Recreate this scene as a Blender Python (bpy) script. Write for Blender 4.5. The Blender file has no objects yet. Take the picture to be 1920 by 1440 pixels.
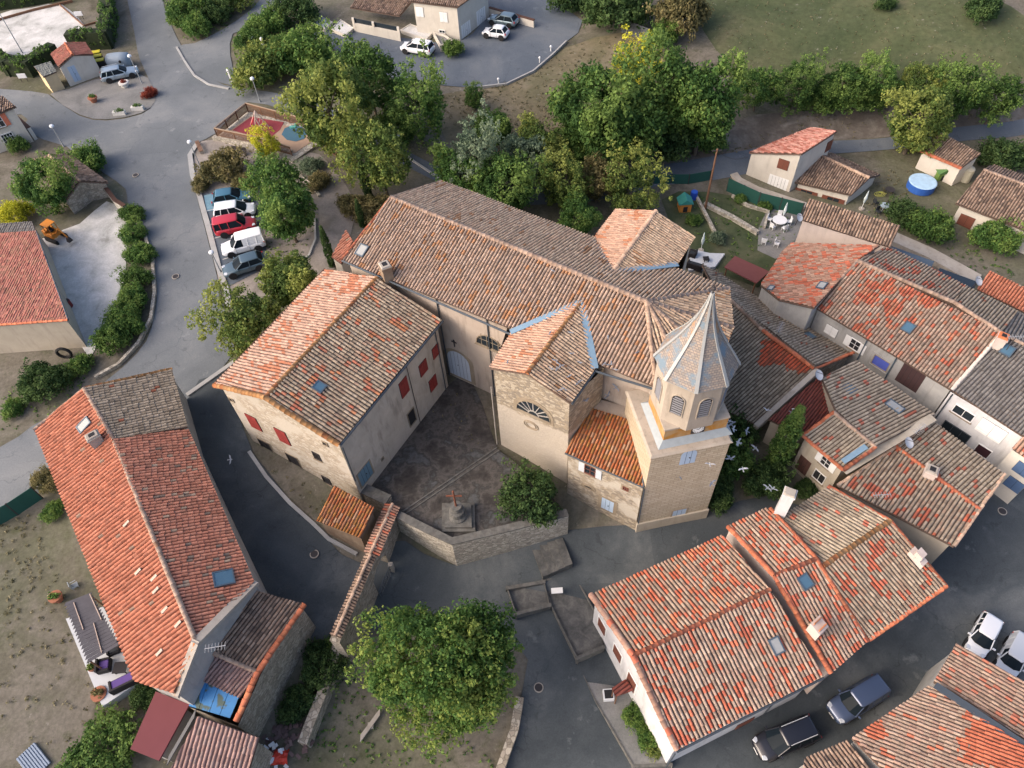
import bpy, bmesh, math, random
import numpy as np
from mathutils import Vector, Matrix, noise
from mathutils.geometry import delaunay_2d_cdt
sc = bpy.context.scene
COL = sc.collection
rad = math.radians
random.seed(7); RNG = np.random.default_rng(7)

# ------------------------------------------------------------------ camera
F_PX = 1385.0                       # focal length in photo pixels (1920 wide)
CAM = Vector((0, 0, 50))
_d = Vector((1035-960, 1790-720, F_PX)).normalized()      # image direction of straight down
_fh = (Vector((0, 0, 1)) - _d*_d.z).normalized()
_rt = _d.cross(_fh)
if _rt.x < 0: _rt = -_rt
RC = Matrix((_rt, _fh, -_d))        # (x right, y down, z forward) -> world
cam = bpy.data.cameras.new('camera'); cam.sensor_width = 36; cam.lens = F_PX/1920*36
cam.clip_end = 2000; cam.clip_start = 0.5
camo = bpy.data.objects.new('camera', cam); COL.objects.link(camo)
camo.matrix_world = Matrix.Translation(CAM) @ (RC @ Matrix(((1,0,0),(0,-1,0),(0,0,-1)))).to_4x4()
sc.camera = camo
# ------------------------------------------------------------------ light
SUN_EL, SUN_AZ = 33, 194            # azimuth: degrees counter-clockwise from +X of where the sun stands
w = bpy.data.worlds.new("World"); sc.world = w; w.use_nodes = True
nt = w.node_tree; bgn = nt.nodes['Background']
sky = nt.nodes.new('ShaderNodeTexSky'); sky.sky_type = 'NISHITA'; sky.sun_disc = False
sky.sun_elevation = rad(SUN_EL); sky.sun_rotation = rad(90-SUN_AZ); sky.dust_density = 4.0; sky.air_density = .6; sky.ozone_density = .2
nt.links.new(sky.outputs[0], bgn.inputs[0]); bgn.inputs[1].default_value = 0.15
sl = bpy.data.lights.new('sun', 'SUN'); sl.energy = 0.5; sl.angle = rad(75); sl.color = (1.0, 0.70, 0.50)
slo = bpy.data.objects.new('sun', sl); COL.objects.link(slo)
sv = Vector((math.cos(rad(SUN_AZ))*math.cos(rad(SUN_EL)), math.sin(rad(SUN_AZ))*math.cos(rad(SUN_EL)), math.sin(rad(SUN_EL))))
slo.rotation_euler = sv.to_track_quat('Z', 'Y').to_euler()
sc.view_settings.view_transform = 'Standard'; sc.view_settings.look = 'None'
sc.view_settings.exposure = 1.38; sc.view_settings.gamma = 1
sc.cycles.max_bounces = 5; sc.cycles.diffuse_bounces = 3; sc.cycles.transparent_max_bounces = 4

# ------------------------------------------------------------------ picking helpers
ZT = {'0':(0,0,3),'1':(640,0,3),'2':(1280,0,3),'3':(0,480,3),'4':(640,480,3),'5':(1280,480,3),'6':(0,960,3),'7':(640,960,3),'8':(1280,960,3),
 'a':(1280,440,4.8),'b':(1520,440,4.8),'c':(1360,660,4.8),'d':(1520,700,4.8),'e':(1080,900,4.8),'f':(1400,900,4.8),'h':(1080,1140,4.8),'k':(1520,1140,4.8),
 'm':(1160,540,6),'n':(1160,760,6),'o':(1100,340,6),'p':(380,480,6),'q':(380,700,6),'r':(660,820,6),'s':(560,880,6)}
def g(t, x, y):
    ox, oy, s = ZT[t]; return (ox+x/s, oy+y/s)
def ray(px): return (RC @ Vector((px[0]-960, px[1]-720, F_PX))).normalized()
def P(px, z=None):
    """point at height z seen at a photo pixel"""
    r = ray(px)
    if z is None:
        z = -2.0
        for _ in range(12):
            q = CAM + r*((z-50)/r.z); z = TZ(q.x, q.y)
    return CAM + r*((z-50)/r.z)
def V(px, A, B):
    """where the pixel's ray meets the upright plane through A and B"""
    r = ray(px); n = Vector((B.y-A.y, A.x-B.x, 0))
    return CAM + r*((A-CAM).dot(n)/r.dot(n))
def ZF(top, base, zb):
    """height of a point seen at top, straight above the pixel base at height zb"""
    A = P(base, zb); r = ray(top); h = Vector((r.x, r.y)); t = Vector((A.x, A.y)).dot(h)/h.dot(h)
    return 50 + r.z*t
def PL(px, o, n):
    r = ray(px); return CAM + r*((o-CAM).dot(n)/r.dot(n))

# ------------------------------------------------------------------ terrain
CP = [(270,100,0),(330,300,0),(380,480,-.2),(300,640,-.9),(100,870,-1.6),(20,930,-1.8),(440,440,0),(560,330,.2),(640,420,-.3),(100,250,0),
 (100,100,.3),(480,80,.6),(850,100,.5),(1060,60,.6),(1000,180,.3),(560,260,.2),(760,300,-.6),(900,330,-1.2),(1150,370,-2),(1250,322,-2.0),
 (1400,290,-2.5),(1650,260,-2.8),(1900,240,-2.6),(1500,100,.8),(1750,60,2.5),(1300,10,2),(1900,150,.8),(1330,400,-3),(1400,440,-3.2),(1750,350,-3.2),(1640,430,-3.6),
 (1850,460,-4),(1890,560,-4.6),(400,700,-1.1),(470,850,-1.7),(540,960,-2.6),(600,1050,-3.7),(560,1120,-4.3),(700,1080,-5.1),
 (853,1070,-6),(960,1050,-5.7),(1062,1003,-5.1),(1193,1000,-4.6),(1320,972,-4.6),(1420,930,-4.8),(1500,880,-5),(1000,1180,-6.6),(1000,1420,-7.6),(1150,1150,-6.3),
 (1500,1390,-7.4),(1620,1300,-7),(1850,1120,-6.6),(1880,980,-6.4),(1600,700,-5.2),(1720,800,-5.6),(900,1400,-7.2),(620,1380,-6.6),(620,1240,-5.8),
 (60,1000,-2.3),(50,1200,-3),(200,1150,-3),(60,1420,-3.6),(330,1420,-4.6),(700,850,-2.5),(900,900,-2.6),(940,845,-2.35),(860,715,-2.3),(1000,885,-3.0),(1085,950,-4.1),(860,800,-2.4),(0,560,-.5),(180,480,-.2),(0,0,.5),(1920,0,4),(1100,-200,3),(1700,-200,8),(100,-200,1)]
_pts = []
for x, y, z in CP:
    q = P((x, y), z); _pts.append((q.x, q.y, z))
_A = np.array(_pts)
def _phi(d2): return np.sqrt(d2 + 9.0)
_n = len(_A)
_K = -_phi(((_A[:, None, :2]-_A[None, :, :2])**2).sum(-1)) + np.eye(_n)*0.6
_M = np.zeros((_n+1, _n+1)); _M[:_n, :_n] = _K; _M[:_n, _n] = 1; _M[_n, :_n] = 1
_W = np.linalg.solve(_M, np.append(_A[:, 2], 0))
def TZA(x, y):
    x = np.asarray(x, float); y = np.asarray(y, float)
    d2 = (x[..., None]-_A[:, 0])**2 + (y[..., None]-_A[:, 1])**2
    return np.clip(-_phi(d2) @ _W[:_n] + _W[_n], -9, 6)
def TZ(x, y): return float(TZA(x, y))

# ------------------------------------------------------------------ materials
def new_mat(name):
    m = bpy.data.materials.new(name); m.use_nodes = True
    n = m.node_tree; b = n.nodes['Principled BSDF']; b.inputs['Roughness'].default_value = 0.85
    b.inputs['Specular IOR Level'].default_value = 0.25
    return m, n, b
def N(n, t, **kw):
    o = n.nodes.new(t)
    for k, v in kw.items(): setattr(o, k, v)
    return o
def L(n, a, b): n.links.new(a, b)
def mixc(n, fac, a, b, mode='MIX'):
    o = N(n, 'ShaderNodeMix', data_type='RGBA', blend_type=mode)
    for i, v in ((0, fac), (6, a), (7, b)):
        if hasattr(v, 'default_value') and hasattr(v, 'links'): L(n, v, o.inputs[i])
        elif i == 0: o.inputs[0].default_value = v
        else: o.inputs[i].default_value = (*v[:3], 1)
    return o.outputs[2]
def mth(n, op, a, b=0.0, c=None):
    o = N(n, 'ShaderNodeMath', operation=op)
    for i, v in enumerate((a, b, c)):
        if v is None: continue
        if hasattr(v, 'links'): L(n, v, o.inputs[i])
        else: o.inputs[i].default_value = v
    return o.outputs[0]
def noise_t(n, scale, vec=None, detail=3, rough=.55, dist=0):
    o = N(n, 'ShaderNodeTexNoise'); o.inputs['Scale'].default_value = scale; o.inputs['Detail'].default_value = detail
    o.inputs['Roughness'].default_value = rough; o.inputs['Distortion'].default_value = dist
    if vec is not None: L(n, vec, o.inputs['Vector'])
    return o.outputs['Fac']
def ramp(n, fac, stops, interp='LINEAR'):
    o = N(n, 'ShaderNodeValToRGB'); o.color_ramp.interpolation = interp
    e = o.color_ramp.elements
    while len(e) < len(stops): e.new(0.5)
    for i, (p, c) in enumerate(stops): e[i].position = p; e[i].color = (*c, 1)
    L(n, fac, o.inputs[0]); return o.outputs[0]
def thr(n, fac, lo, hi):
    o = N(n, 'ShaderNodeMapRange'); o.inputs[1].default_value = lo; o.inputs[2].default_value = hi
    L(n, fac, o.inputs[0]); return o.outputs[0]
def objco(n):
    return N(n, 'ShaderNodeTexCoord').outputs['Object']
def bump(n, b, h, strength=.3, dist=.05):
    o = N(n, 'ShaderNodeBump'); o.inputs['Strength'].default_value = strength; o.inputs['Distance'].default_value = dist
    L(n, h, o.inputs['Height']); L(n, o.outputs[0], b.inputs['Normal'])
_mc = {}
def plain(name, c, rough=.7, metal=0, spec=.3, var=.12, scale=3.0):
    if name in _mc: return _mc[name]
    m, n, b = new_mat(name); b.inputs['Roughness'].default_value = rough; b.inputs['Metallic'].default_value = metal
    b.inputs['Specular IOR Level'].default_value = spec
    co = objco(n); f = noise_t(n, scale, co, 4)
    L(n, mixc(n, f, tuple(x*(1-var) for x in c), tuple(min(1, x*(1+var)) for x in c)), b.inputs['Base Color'])
    _mc[name] = m; return m
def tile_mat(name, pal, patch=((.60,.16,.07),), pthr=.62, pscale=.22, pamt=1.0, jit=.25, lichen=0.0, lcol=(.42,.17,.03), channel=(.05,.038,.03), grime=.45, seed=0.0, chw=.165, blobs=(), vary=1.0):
    """canal tiles: a colour for every single tile, patches of newer tiles, lichen, darker channels"""
    m, n, b = new_mat(name); b.inputs['Roughness'].default_value = .9
    uv = N(n, 'ShaderNodeUVMap').outputs[0]
    fl = N(n, 'ShaderNodeVectorMath', operation='FLOOR'); L(n, uv, fl.inputs[0])
    ad = N(n, 'ShaderNodeVectorMath', operation='ADD'); L(n, fl.outputs[0], ad.inputs[0]); ad.inputs[1].default_value = (seed*17.3, seed*9.1, 0)
    wn = N(n, 'ShaderNodeTexWhiteNoise', noise_dimensions='2D'); L(n, ad.outputs[0], wn.inputs['Vector'])
    mean_ = tuple(sum(c[i] for c in pal)/len(pal) for i in range(3)); pal = [tuple(c[i]*.62+mean_[i]*.38 for i in range(3)) for c in pal]
    k = len(pal); col = ramp(n, wn.outputs['Value'], [(i/k, c) for i, c in enumerate(pal)], 'CONSTANT')
    pn = noise_t(n, pscale, ad.outputs[0], 2)
    wn2 = N(n, 'ShaderNodeTexWhiteNoise', noise_dimensions='3D'); ad2 = N(n, 'ShaderNodeVectorMath', operation='ADD')
    L(n, ad.outputs[0], ad2.inputs[0]); ad2.inputs[1].default_value = (31.7, 5.3, 4.4); L(n, ad2.outputs[0], wn2.inputs['Vector'])
    s = mth(n, 'MULTIPLY_ADD', wn2.outputs['Value'], jit, mth(n, 'SUBTRACT', pn, jit/2))
    pk = len(patch); pcol = ramp(n, wn.outputs['Value'], [((i/pk), c) for i, c in enumerate(patch)], 'CONSTANT') if pk > 1 else patch[0]
    msk = mth(n, 'MULTIPLY', mth(n, 'GREATER_THAN', s, pthr), pamt)
    if blobs:
        geo = N(n, 'ShaderNodeNewGeometry'); nx = N(n, 'ShaderNodeTexNoise'); nx.inputs['Scale'].default_value = .9; L(n, geo.outputs['Position'], nx.inputs['Vector'])
        for (bx, by), br_ in blobs:
            vd = N(n, 'ShaderNodeVectorMath', operation='MULTIPLY'); L(n, geo.outputs['Position'], vd.inputs[0]); vd.inputs[1].default_value = (1,1,0)
            ds = N(n, 'ShaderNodeVectorMath', operation='DISTANCE'); L(n, vd.outputs[0], ds.inputs[0]); ds.inputs[1].default_value = (bx, by, 0)
            q = mth(n, 'ADD', ds.outputs['Value'], mth(n, 'ADD', mth(n, 'MULTIPLY', nx.outputs['Fac'], br_*1.0), mth(n, 'MULTIPLY', wn2.outputs['Value'], br_*.35)))
            msk = mth(n, 'MAXIMUM', msk, mth(n, 'LESS_THAN', q, br_*1.65))
    col = mixc(n, msk, col, pcol)
    co = objco(n)
    if lichen > 0:
        ln = noise_t(n, .35, co, 2); ls = noise_t(n, 5, co, 3)
        lf = thr(n, mth(n, 'ADD', mth(n, 'MULTIPLY', ln, .9), mth(n, 'MULTIPLY', ls, .6)), 1.02-lichen*.4, 1.12-lichen*.4)
        col = mixc(n, mth(n, 'MULTIPLY', lf, .8), col, lcol)
    gn = noise_t(n, 7, co, 5, .7)
    col = mixc(n, mth(n, 'MULTIPLY', thr(n, gn, .5, .72), grime), col, (.09, .075, .06))
    gn2 = noise_t(n, 11, co, 4, .7)
    col = mixc(n, mth(n, 'MULTIPLY', thr(n, gn2, .58, .7), grime*.7), col, (.48, .43, .36))
    wn3 = N(n, 'ShaderNodeTexWhiteNoise', noise_dimensions='3D'); ad3 = N(n, 'ShaderNodeVectorMath', operation='ADD'); L(n, ad.outputs[0], ad3.inputs[0]); ad3.inputs[1].default_value = (3.1, 77.7, 9.2); L(n, ad3.outputs[0], wn3.inputs['Vector'])
    k_ = mth(n, 'MULTIPLY_ADD', wn3.outputs['Value'], .26*vary, .64-.13*vary); cb = N(n, 'ShaderNodeCombineColor'); [L(n, mth(n, 'MULTIPLY', k_, t_), cb.inputs[i]) for i, t_ in enumerate((1.02, .945, .875))]
    col = mixc(n, 1.0, col, cb.outputs[0], 'MULTIPLY')
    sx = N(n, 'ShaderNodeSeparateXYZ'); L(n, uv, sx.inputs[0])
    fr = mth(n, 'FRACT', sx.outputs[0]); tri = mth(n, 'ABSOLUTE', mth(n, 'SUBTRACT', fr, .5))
    col = mixc(n, mth(n, 'MULTIPLY', thr(n, tri, .5-chw, .5-chw+.06), .85), col, channel)  # channels between the rows mixed towards a darker colour
    L(n, col, b.inputs['Base Color'])
    bump(n, b, gn, .35, .03)
    return m
def wall_mat(name, c1, c2, stain=.35, scale=.6, rough=.95, b_str=.25, spots=(.12,.10,.08)):
    m, n, b = new_mat(name); b.inputs['Roughness'].default_value = rough
    co = objco(n); f = thr(n, noise_t(n, scale, co, 5, .6, .4), .35, .68)
    col = mixc(n, f, c1, c2)
    mp = N(n, 'ShaderNodeMapping'); mp.inputs['Scale'].default_value = (1.2, 1.2, .22); L(n, co, mp.inputs[0])
    st = thr(n, noise_t(n, 1.6, mp.outputs[0], 5, .65), .52, .75)
    col = mixc(n, mth(n, 'MULTIPLY', st, stain), col, spots)
    fine = noise_t(n, 14, co, 5, .7)
    col = mixc(n, .35, col, mixc(n, fine, (.35,.35,.35), (1,1,1)), 'MULTIPLY')
    L(n, col, b.inputs['Base Color']); bump(n, b, fine, b_str, .03)
    return m
def rubble_mat(name, stone=((.34,.28,.20),(.44,.38,.29),(.26,.22,.17)), mortar=(.26,.22,.17), scale=2.9, mort=.08, cover=.0, plaster_z=None):
    m, n, b = new_mat(name); b.inputs['Roughness'].default_value = .95
    co = objco(n)
    dn = N(n, 'ShaderNodeTexNoise'); dn.inputs['Scale'].default_value = 2.5; L(n, co, dn.inputs['Vector'])
    wv = N(n, 'ShaderNodeVectorMath', operation='MULTIPLY_ADD'); L(n, dn.outputs['Color'], wv.inputs[0]); wv.inputs[1].default_value = (.18,.18,.18); L(n, co, wv.inputs[2])
    mp = N(n, 'ShaderNodeMapping'); mp.inputs['Scale'].default_value = (1, 1, 1.8); L(n, wv.outputs[0], mp.inputs[0])
    v = N(n, 'ShaderNodeTexVoronoi'); v.inputs['Scale'].default_value = scale; L(n, mp.outputs[0], v.inputs['Vector'])
    ve = N(n, 'ShaderNodeTexVoronoi', feature='DISTANCE_TO_EDGE'); ve.inputs['Scale'].default_value = scale; L(n, mp.outputs[0], ve.inputs['Vector'])
    sx = N(n, 'ShaderNodeSeparateColor'); L(n, v.outputs['Color'], sx.inputs[0])
    col = ramp(n, sx.outputs[0], [(0, stone[0]), (.4, stone[1]), (.75, stone[2])], 'CONSTANT')
    edge = thr(n, ve.outputs['Distance'], 0, mort)
    col = mixc(n, edge, mortar, col)
    if cover > 0:
        cn = thr(n, noise_t(n, .5, co, 5, .6), 1-cover-.05, 1-cover+.05)
        col = mixc(n, cn, col, (.50,.45,.37))
    if plaster_z is not None:
        gp = N(n, 'ShaderNodeNewGeometry'); sz = N(n, 'ShaderNodeSeparateXYZ'); L(n, gp.outputs['Position'], sz.inputs[0])
        pz = thr(n, mth(n, 'ADD', sz.outputs[2], mth(n, 'MULTIPLY', noise_t(n, 1.2, co, 4), 1.2)), plaster_z+.75, plaster_z+.45)
        col = mixc(n, mth(n, 'MULTIPLY', pz, .85), col, (.50,.44,.36))
    fine = noise_t(n, 12, co, 5, .7)
    col = mixc(n, .4, col, mixc(n, fine, (.35,.35,.35), (1,1,1)), 'MULTIPLY')
    L(n, col, b.inputs['Base Color'])
    bump(n, b, mth(n, 'ADD', mth(n, 'MULTIPLY', edge, .6), mth(n, 'MULTIPLY', fine, .5)), .6, .05)
    return m
def ashlar_mat(name, c1, c2, mortar, bw=.62, bh=.27):
    """coursed stone: bricks laid in (horizontal run, height) by UV"""
    m, n, b = new_mat(name); b.inputs['Roughness'].default_value = .92
    uv = N(n, 'ShaderNodeUVMap').outputs[0]; co = objco(n)
    br = N(n, 'ShaderNodeTexBrick'); L(n, uv, br.inputs['Vector']); br.inputs['Scale'].default_value = 1
    br.inputs['Brick Width'].default_value = bw; br.inputs['Row Height'].default_value = bh; br.inputs['Mortar Size'].default_value = .022
    br.inputs['Color1'].default_value = (*c1, 1); br.inputs['Color2'].default_value = (*c2, 1); br.inputs['Mortar'].default_value = (*mortar, 1)
    f = thr(n, noise_t(n, .7, co, 5, .65), .4, .65)
    col = mixc(n, mth(n, 'MULTIPLY', f, .38), br.outputs[0], tuple((a+b_)/2*1.02 for a, b_ in zip(c1, c2)))
    er = noise_t(n, 3, co, 5, .7)
    col = mixc(n, mth(n, 'MULTIPLY', thr(n, er, .6, .7), .5), col, (.20,.14,.09))
    fine = noise_t(n, 12, co, 5, .7)
    col = mixc(n, .35, col, mixc(n, fine, (.4,.4,.4), (1,1,1)), 'MULTIPLY')
    L(n, col, b.inputs['Base Color']); bump(n, b, mth(n, 'ADD', mth(n, 'MULTIPLY', fine, .5), mth(n, 'MULTIPLY', br.outputs['Fac'], -.5)), .5, .04)
    return m
def ground_mat(name, stops, scale=.15, fine=6, rough=.95, b_str=.4, spec=.2, f_amt=.45, dist=.6, green=None):
    m, n, b = new_mat(name); b.inputs['Roughness'].default_value = rough; b.inputs['Specular IOR Level'].default_value = spec
    co = objco(n); f = noise_t(n, scale, co, 7, .62, dist)
    col = ramp(n, f, stops)
    if green:
        gf = thr(n, noise_t(n, .07, co, 7, .7, .5), .46, .60); col = mixc(n, mth(n, 'MULTIPLY', gf, .5), col, green)
        g3 = thr(n, noise_t(n, .9, co, 6, .75), .56, .66); col = mixc(n, mth(n, 'MULTIPLY', g3, .55), col, (.075,.085,.04))
        g4 = thr(n, noise_t(n, 1.4, co, 5, .7), .64, .70); col = mixc(n, mth(n, 'MULTIPLY', g4, .6), col, (.36,.34,.29))
    fn = noise_t(n, fine, co, 6, .75)
    col = mixc(n, f_amt, col, mixc(n, thr(n, fn, .3, .7), (.3,.3,.3), (1.0,1.0,1.0)), 'MULTIPLY')
    L(n, col, b.inputs['Base Color']); bump(n, b, fn, b_str, .05)
    return m
def leaf_mat(name, cols, scale=.45):
    m, n, b = new_mat(name); b.inputs['Roughness'].default_value = .75; b.inputs['Specular IOR Level'].default_value = .15
    co = objco(n); at = N(n, 'ShaderNodeAttribute', attribute_name='tone')
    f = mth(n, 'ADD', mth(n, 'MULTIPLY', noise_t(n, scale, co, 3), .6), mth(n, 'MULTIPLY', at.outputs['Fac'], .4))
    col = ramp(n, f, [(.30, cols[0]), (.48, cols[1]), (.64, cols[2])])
    L(n, col, b.inputs['Base Color'])
    tr = N(n, 'ShaderNodeBsdfTranslucent'); L(n, col, tr.inputs['Color']); mx = N(n, 'ShaderNodeMixShader'); mx.inputs[0].default_value = .35
    L(n, b.outputs[0], mx.inputs[1]); L(n, tr.outputs[0], mx.inputs[2]); L(n, mx.outputs[0], n.nodes['Material Output'].inputs[0])
    return m

# ------------------------------------------------------------------ object helpers
def empty(name, loc, rz=0.0):
    o = bpy.data.objects.new(name, None); COL.objects.link(o); o.location = loc; o.rotation_euler = (0, 0, rz); o.empty_display_size = .3
    return o
def tag(o, label=None, cat=None, group=None, kind=None):
    if label: o['label'] = label
    if cat: o['category'] = cat
    if group: o['group'] = group
    if kind: o['kind'] = kind
    return o
def thing(name, label, cat, loc, group=None, rz=0.0):
    return tag(empty(name, loc, rz), label, cat, group)
def link(name, me, mats, parent=None, world=True):
    """world=True: mesh coordinates are world ones; they are shifted to the parent's frame"""
    o = bpy.data.objects.new(name, me); COL.objects.link(o)
    for m in (mats if isinstance(mats, (list, tuple)) else [mats]): me.materials.append(m)
    if parent is not None:
        o.parent = parent
        if world:
            M = Matrix.Identity(4); q = parent
            while q is not None: M = q.matrix_basis @ M; q = q.parent
            me.transform(M.inverted())
    return o
def mesh(name, verts, faces, smooth=False):
    me = bpy.data.meshes.new(name); me.from_pydata([tuple(v) for v in verts], [], [tuple(f) for f in faces])
    if smooth: me.polygons.foreach_set('use_smooth', [True]*len(me.polygons))
    me.update(); return me
class MB:
    """collects simple solids into one mesh"""
    def __init__(s): s.v = []; s.f = []; s.mi = []; s.cur = 0
    def add(s, vs, fs):
        k = len(s.v); s.v += [Vector(v) for v in vs]; s.f += [tuple(k+i for i in f) for f in fs]; s.mi += [s.cur]*len(fs)
    def box(s, c, size, X=None, Y=None, Z=None, taper=1.0):
        c = Vector(c); X = Vector(X or (1,0,0)); Y = Vector(Y or (0,1,0)); Z = Vector(Z or (0,0,1)); a, b, h = [q/2 for q in size]
        vs = [c+X*(i*a*(taper if k > 0 else 1))+Y*(j*b*(taper if k > 0 else 1))+Z*(k*h) for k in (-1,1) for i, j in ((-1,-1),(1,-1),(1,1),(-1,1))]
        s.add(vs, [(3,2,1,0),(4,5,6,7),(0,1,5,4),(1,2,6,5),(2,3,7,6),(3,0,4,7)])
    def prism(s, poly, z0, z1):
        n = len(poly); lo = [Vector((p[0], p[1], z0 if not callable(z0) else z0(p))) for p in poly]; hi = [Vector((p[0], p[1], z1 if not callable(z1) else z1(p))) for p in poly]
        s.add(lo+hi, [tuple(range(n-1,-1,-1)), tuple(range(n, 2*n))]+[(i, (i+1)%n, n+(i+1)%n, n+i) for i in range(n)])
    def tube(s, a, b, r0, r1=None, seg=8):
        a = Vector(a); b = Vector(b); r1 = r0 if r1 is None else r1; d = (b-a).normalized(); t = Vector((0,0,1)) if abs(d.z) < .9 else Vector((1,0,0))
        x = d.cross(t).normalized(); y = d.cross(x)
        vs = [p+x*(r*math.cos(2*math.pi*i/seg))+y*(r*math.sin(2*math.pi*i/seg)) for p, r in ((a, r0), (b, r1)) for i in range(seg)]
        s.add(vs, [(i, (i+1)%seg, seg+(i+1)%seg, seg+i) for i in range(seg)]+[tuple(range(seg-1,-1,-1)), tuple(range(seg, 2*seg))])
    def path(s, pts, r, seg=6):
        for a, b in zip(pts, pts[1:]): s.tube(a, b, r, r, seg)
    def ball(s, c, r, seg=10, rings=6, sq=(1,1,1)):
        c = Vector(c); vs = [c+Vector((0,0,r*sq[2]))]
        for j in range(1, rings):
            t = math.pi*j/rings
            for i in range(seg):
                p = 2*math.pi*i/seg; vs.append(c+Vector((r*sq[0]*math.sin(t)*math.cos(p), r*sq[1]*math.sin(t)*math.sin(p), r*sq[2]*math.cos(t))))
        vs.append(c-Vector((0,0,r*sq[2]))); fs = [(0, 1+i, 1+(i+1)%seg) for i in range(seg)]
        for j in range(rings-2):
            for i in range(seg): a = 1+j*seg; fs.append((a+i, a+seg+i, a+seg+(i+1)%seg, a+(i+1)%seg))
        e = len(vs)-1; a = 1+(rings-2)*seg; fs += [(a+i, e, a+(i+1)%seg) for i in range(seg)]
        s.add(vs, fs)
    def build(s, name, mats, parent=None, smooth=False, bevel=0, world=True):
        me = mesh(name, s.v, s.f, smooth)
        if isinstance(mats, (list, tuple)): me.polygons.foreach_set('material_index', s.mi)
        bm = bmesh.new(); bm.from_mesh(me); bmesh.ops.recalc_face_normals(bm, faces=bm.faces); bm.to_mesh(me); bm.free()
        o = link(name, me, mats, parent, world)
        if bevel:
            md = o.modifiers.new('bevel', 'BEVEL'); md.width = bevel; md.segments = 2; md.limit_method = 'ANGLE'
        return o

def roof_sheet(name, pts, mat, parent, w=.33, tl=.40, amp=.11, deck=None, down=None, wob=1.0, seedv=None, fit=True, plane=None):
    """a slope of canal tiles: every row and every tile is modelled; pts = outline of the slope"""
    pts = [Vector(p) for p in pts]; w *= .77; pf = [Vector(p) for p in plane] if plane else pts
    n = Vector((0,0,0)); c = sum(pf, Vector())/len(pf)
    for a, b in zip(pf, pf[1:]+pf[:1]): n += (a-c).cross(b-c)
    n.normalize()
    if n.z < 0: n = -n
    if down is not None:
        d = Vector((down[0], down[1], 0)); d = (d-n*d.dot(n)).normalized()
    else:
        d = Vector((n.x, n.y, -(n.x**2+n.y**2)/n.z)).normalized()
    u = d.cross(n).normalized()
    pts = [Vector((p.x, p.y, c.z-((p.x-c.x)*n.x+(p.y-c.y)*n.y)/n.z)) for p in pts] if fit else pts
    UV = np.array([((p-c).dot(u), (p-c).dot(d)) for p in pts])
    umin, umax = UV[:,0].min(), UV[:,0].max(); vmin, vmax = UV[:,1].min(), UV[:,1].max()
    nr = max(1, round((umax-umin)/w)); w = (umax-umin)/nr
    prof = [(0,0),(.12,.0),(.165,.38),(.24,.74),(.37,.96),(.5,1.0),(.63,.96),(.76,.74),(.835,.38),(.88,.0)]
    fr = np.array([p[0] for p in prof]); ph = np.array([p[1] for p in prof])
    us = np.append((np.arange(nr)[:,None]+fr[None,:]).ravel(), nr); hs = np.append(np.tile(ph, nr), 0)
    row = np.append(np.repeat(np.arange(nr), len(fr)), nr-1)
    uu = umin+us*w
    ue = np.clip(uu, umin+1e-4, umax-1e-4)
    lo = np.full(len(ue), 1e9); hi = np.full(len(ue), -1e9)
    for i in range(len(UV)):
        a, b = UV[i], UV[(i+1)%len(UV)]
        if abs(a[0]-b[0]) < 1e-9: continue
        m = (ue >= min(a[0], b[0])) & (ue <= max(a[0], b[0]))
        vv = a[1]+(b[1]-a[1])*(ue-a[0])/(b[0]-a[0])
        lo = np.where(m, np.minimum(lo, vv), lo); hi = np.where(m, np.maximum(hi, vv), hi)
    nt_ = int(math.ceil((vmax-vmin)/tl))+1
    rr = np.random.default_rng(seedv if seedv is not None else abs(hash((round(c.x,2), round(c.y,2)))) % 9999)
    off = rr.uniform(0, .35, nr+1)*tl
    tjit = rr.normal(0, .014, (nr, nt_+2)); ujit = rr.normal(0, .011, (nr, nt_+2))*wob; hrow = rr.normal(0, .008, nr)
    V_, UVs, rows_v = [], [], []
    # two edge lines a tile: its upper end (low) and its lower end (raised over the next tile)
    ks = np.arange(nt_+2)
    vl = []; tid = []; lift = []
    for k in ks:
        vl += [k*tl+.002, (k+1)*tl-.002]; tid += [k, k]; lift += [0.0, 1.0]
    vl = np.array(vl); tid = np.array(tid); lift = np.array(lift); nv = len(vl)
    vg = vmax-(nt_)*tl+vl[None,:]-off[row][:,None]
    vg = np.clip(vg, lo[:,None], hi[:,None])
    r2 = row[:,None]; t2 = tid[None,:]
    hh = hs[:,None]*amp*(1+.10*lift[None,:])+.022*lift[None,:]+(tjit[r2, t2]+hrow[row][:,None])*(hs[:,None]>.1)
    un = uu[:,None]+(ujit[r2, t2]*(hs[:,None]>.1))+ (.007*wob*np.sin(vg*.7+row[:,None]*.9))
    un = np.clip(un, umin-.03, umax+.03)
    sag = .035*wob*np.sin(uu[:,None]*.55+c.x)*np.sin(vg*.8+c.y)
    X = c.x+u.x*un+d.x*vg+n.x*(hh+sag); Y = c.y+u.y*un+d.y*vg+n.y*(hh+sag); Z = c.z+u.z*un+d.z*vg+n.z*(hh+sag)
    verts = np.stack([X,Y,Z],-1).reshape(-1,3)
    i = np.arange(len(uu)-1)[:,None]; j = np.arange(nv-1)[None,:]
    ext = (vg[:-1,1:]-vg[:-1,:-1])+(vg[1:,1:]-vg[1:,:-1])
    keep = (ext > 2e-3) & (lift[:-1][None,:] == 0)   # tiles do not share vertices, so each is lit by its own slope
    A = (i*nv+j); B = ((i+1)*nv+j)
    q = np.stack([A, A+1, B+1, B], -1)[keep]
    # uv
    frac_l = np.clip(us[:-1]-row[:-1], 0, .999); frac_r = np.where(np.append(fr[1:], 1.0)[np.arange(len(us)-1)%len(fr)] >= 1, .999, np.append(fr[1:], 1.0)[np.arange(len(us)-1)%len(fr)])
    base = row[:-1]
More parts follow.
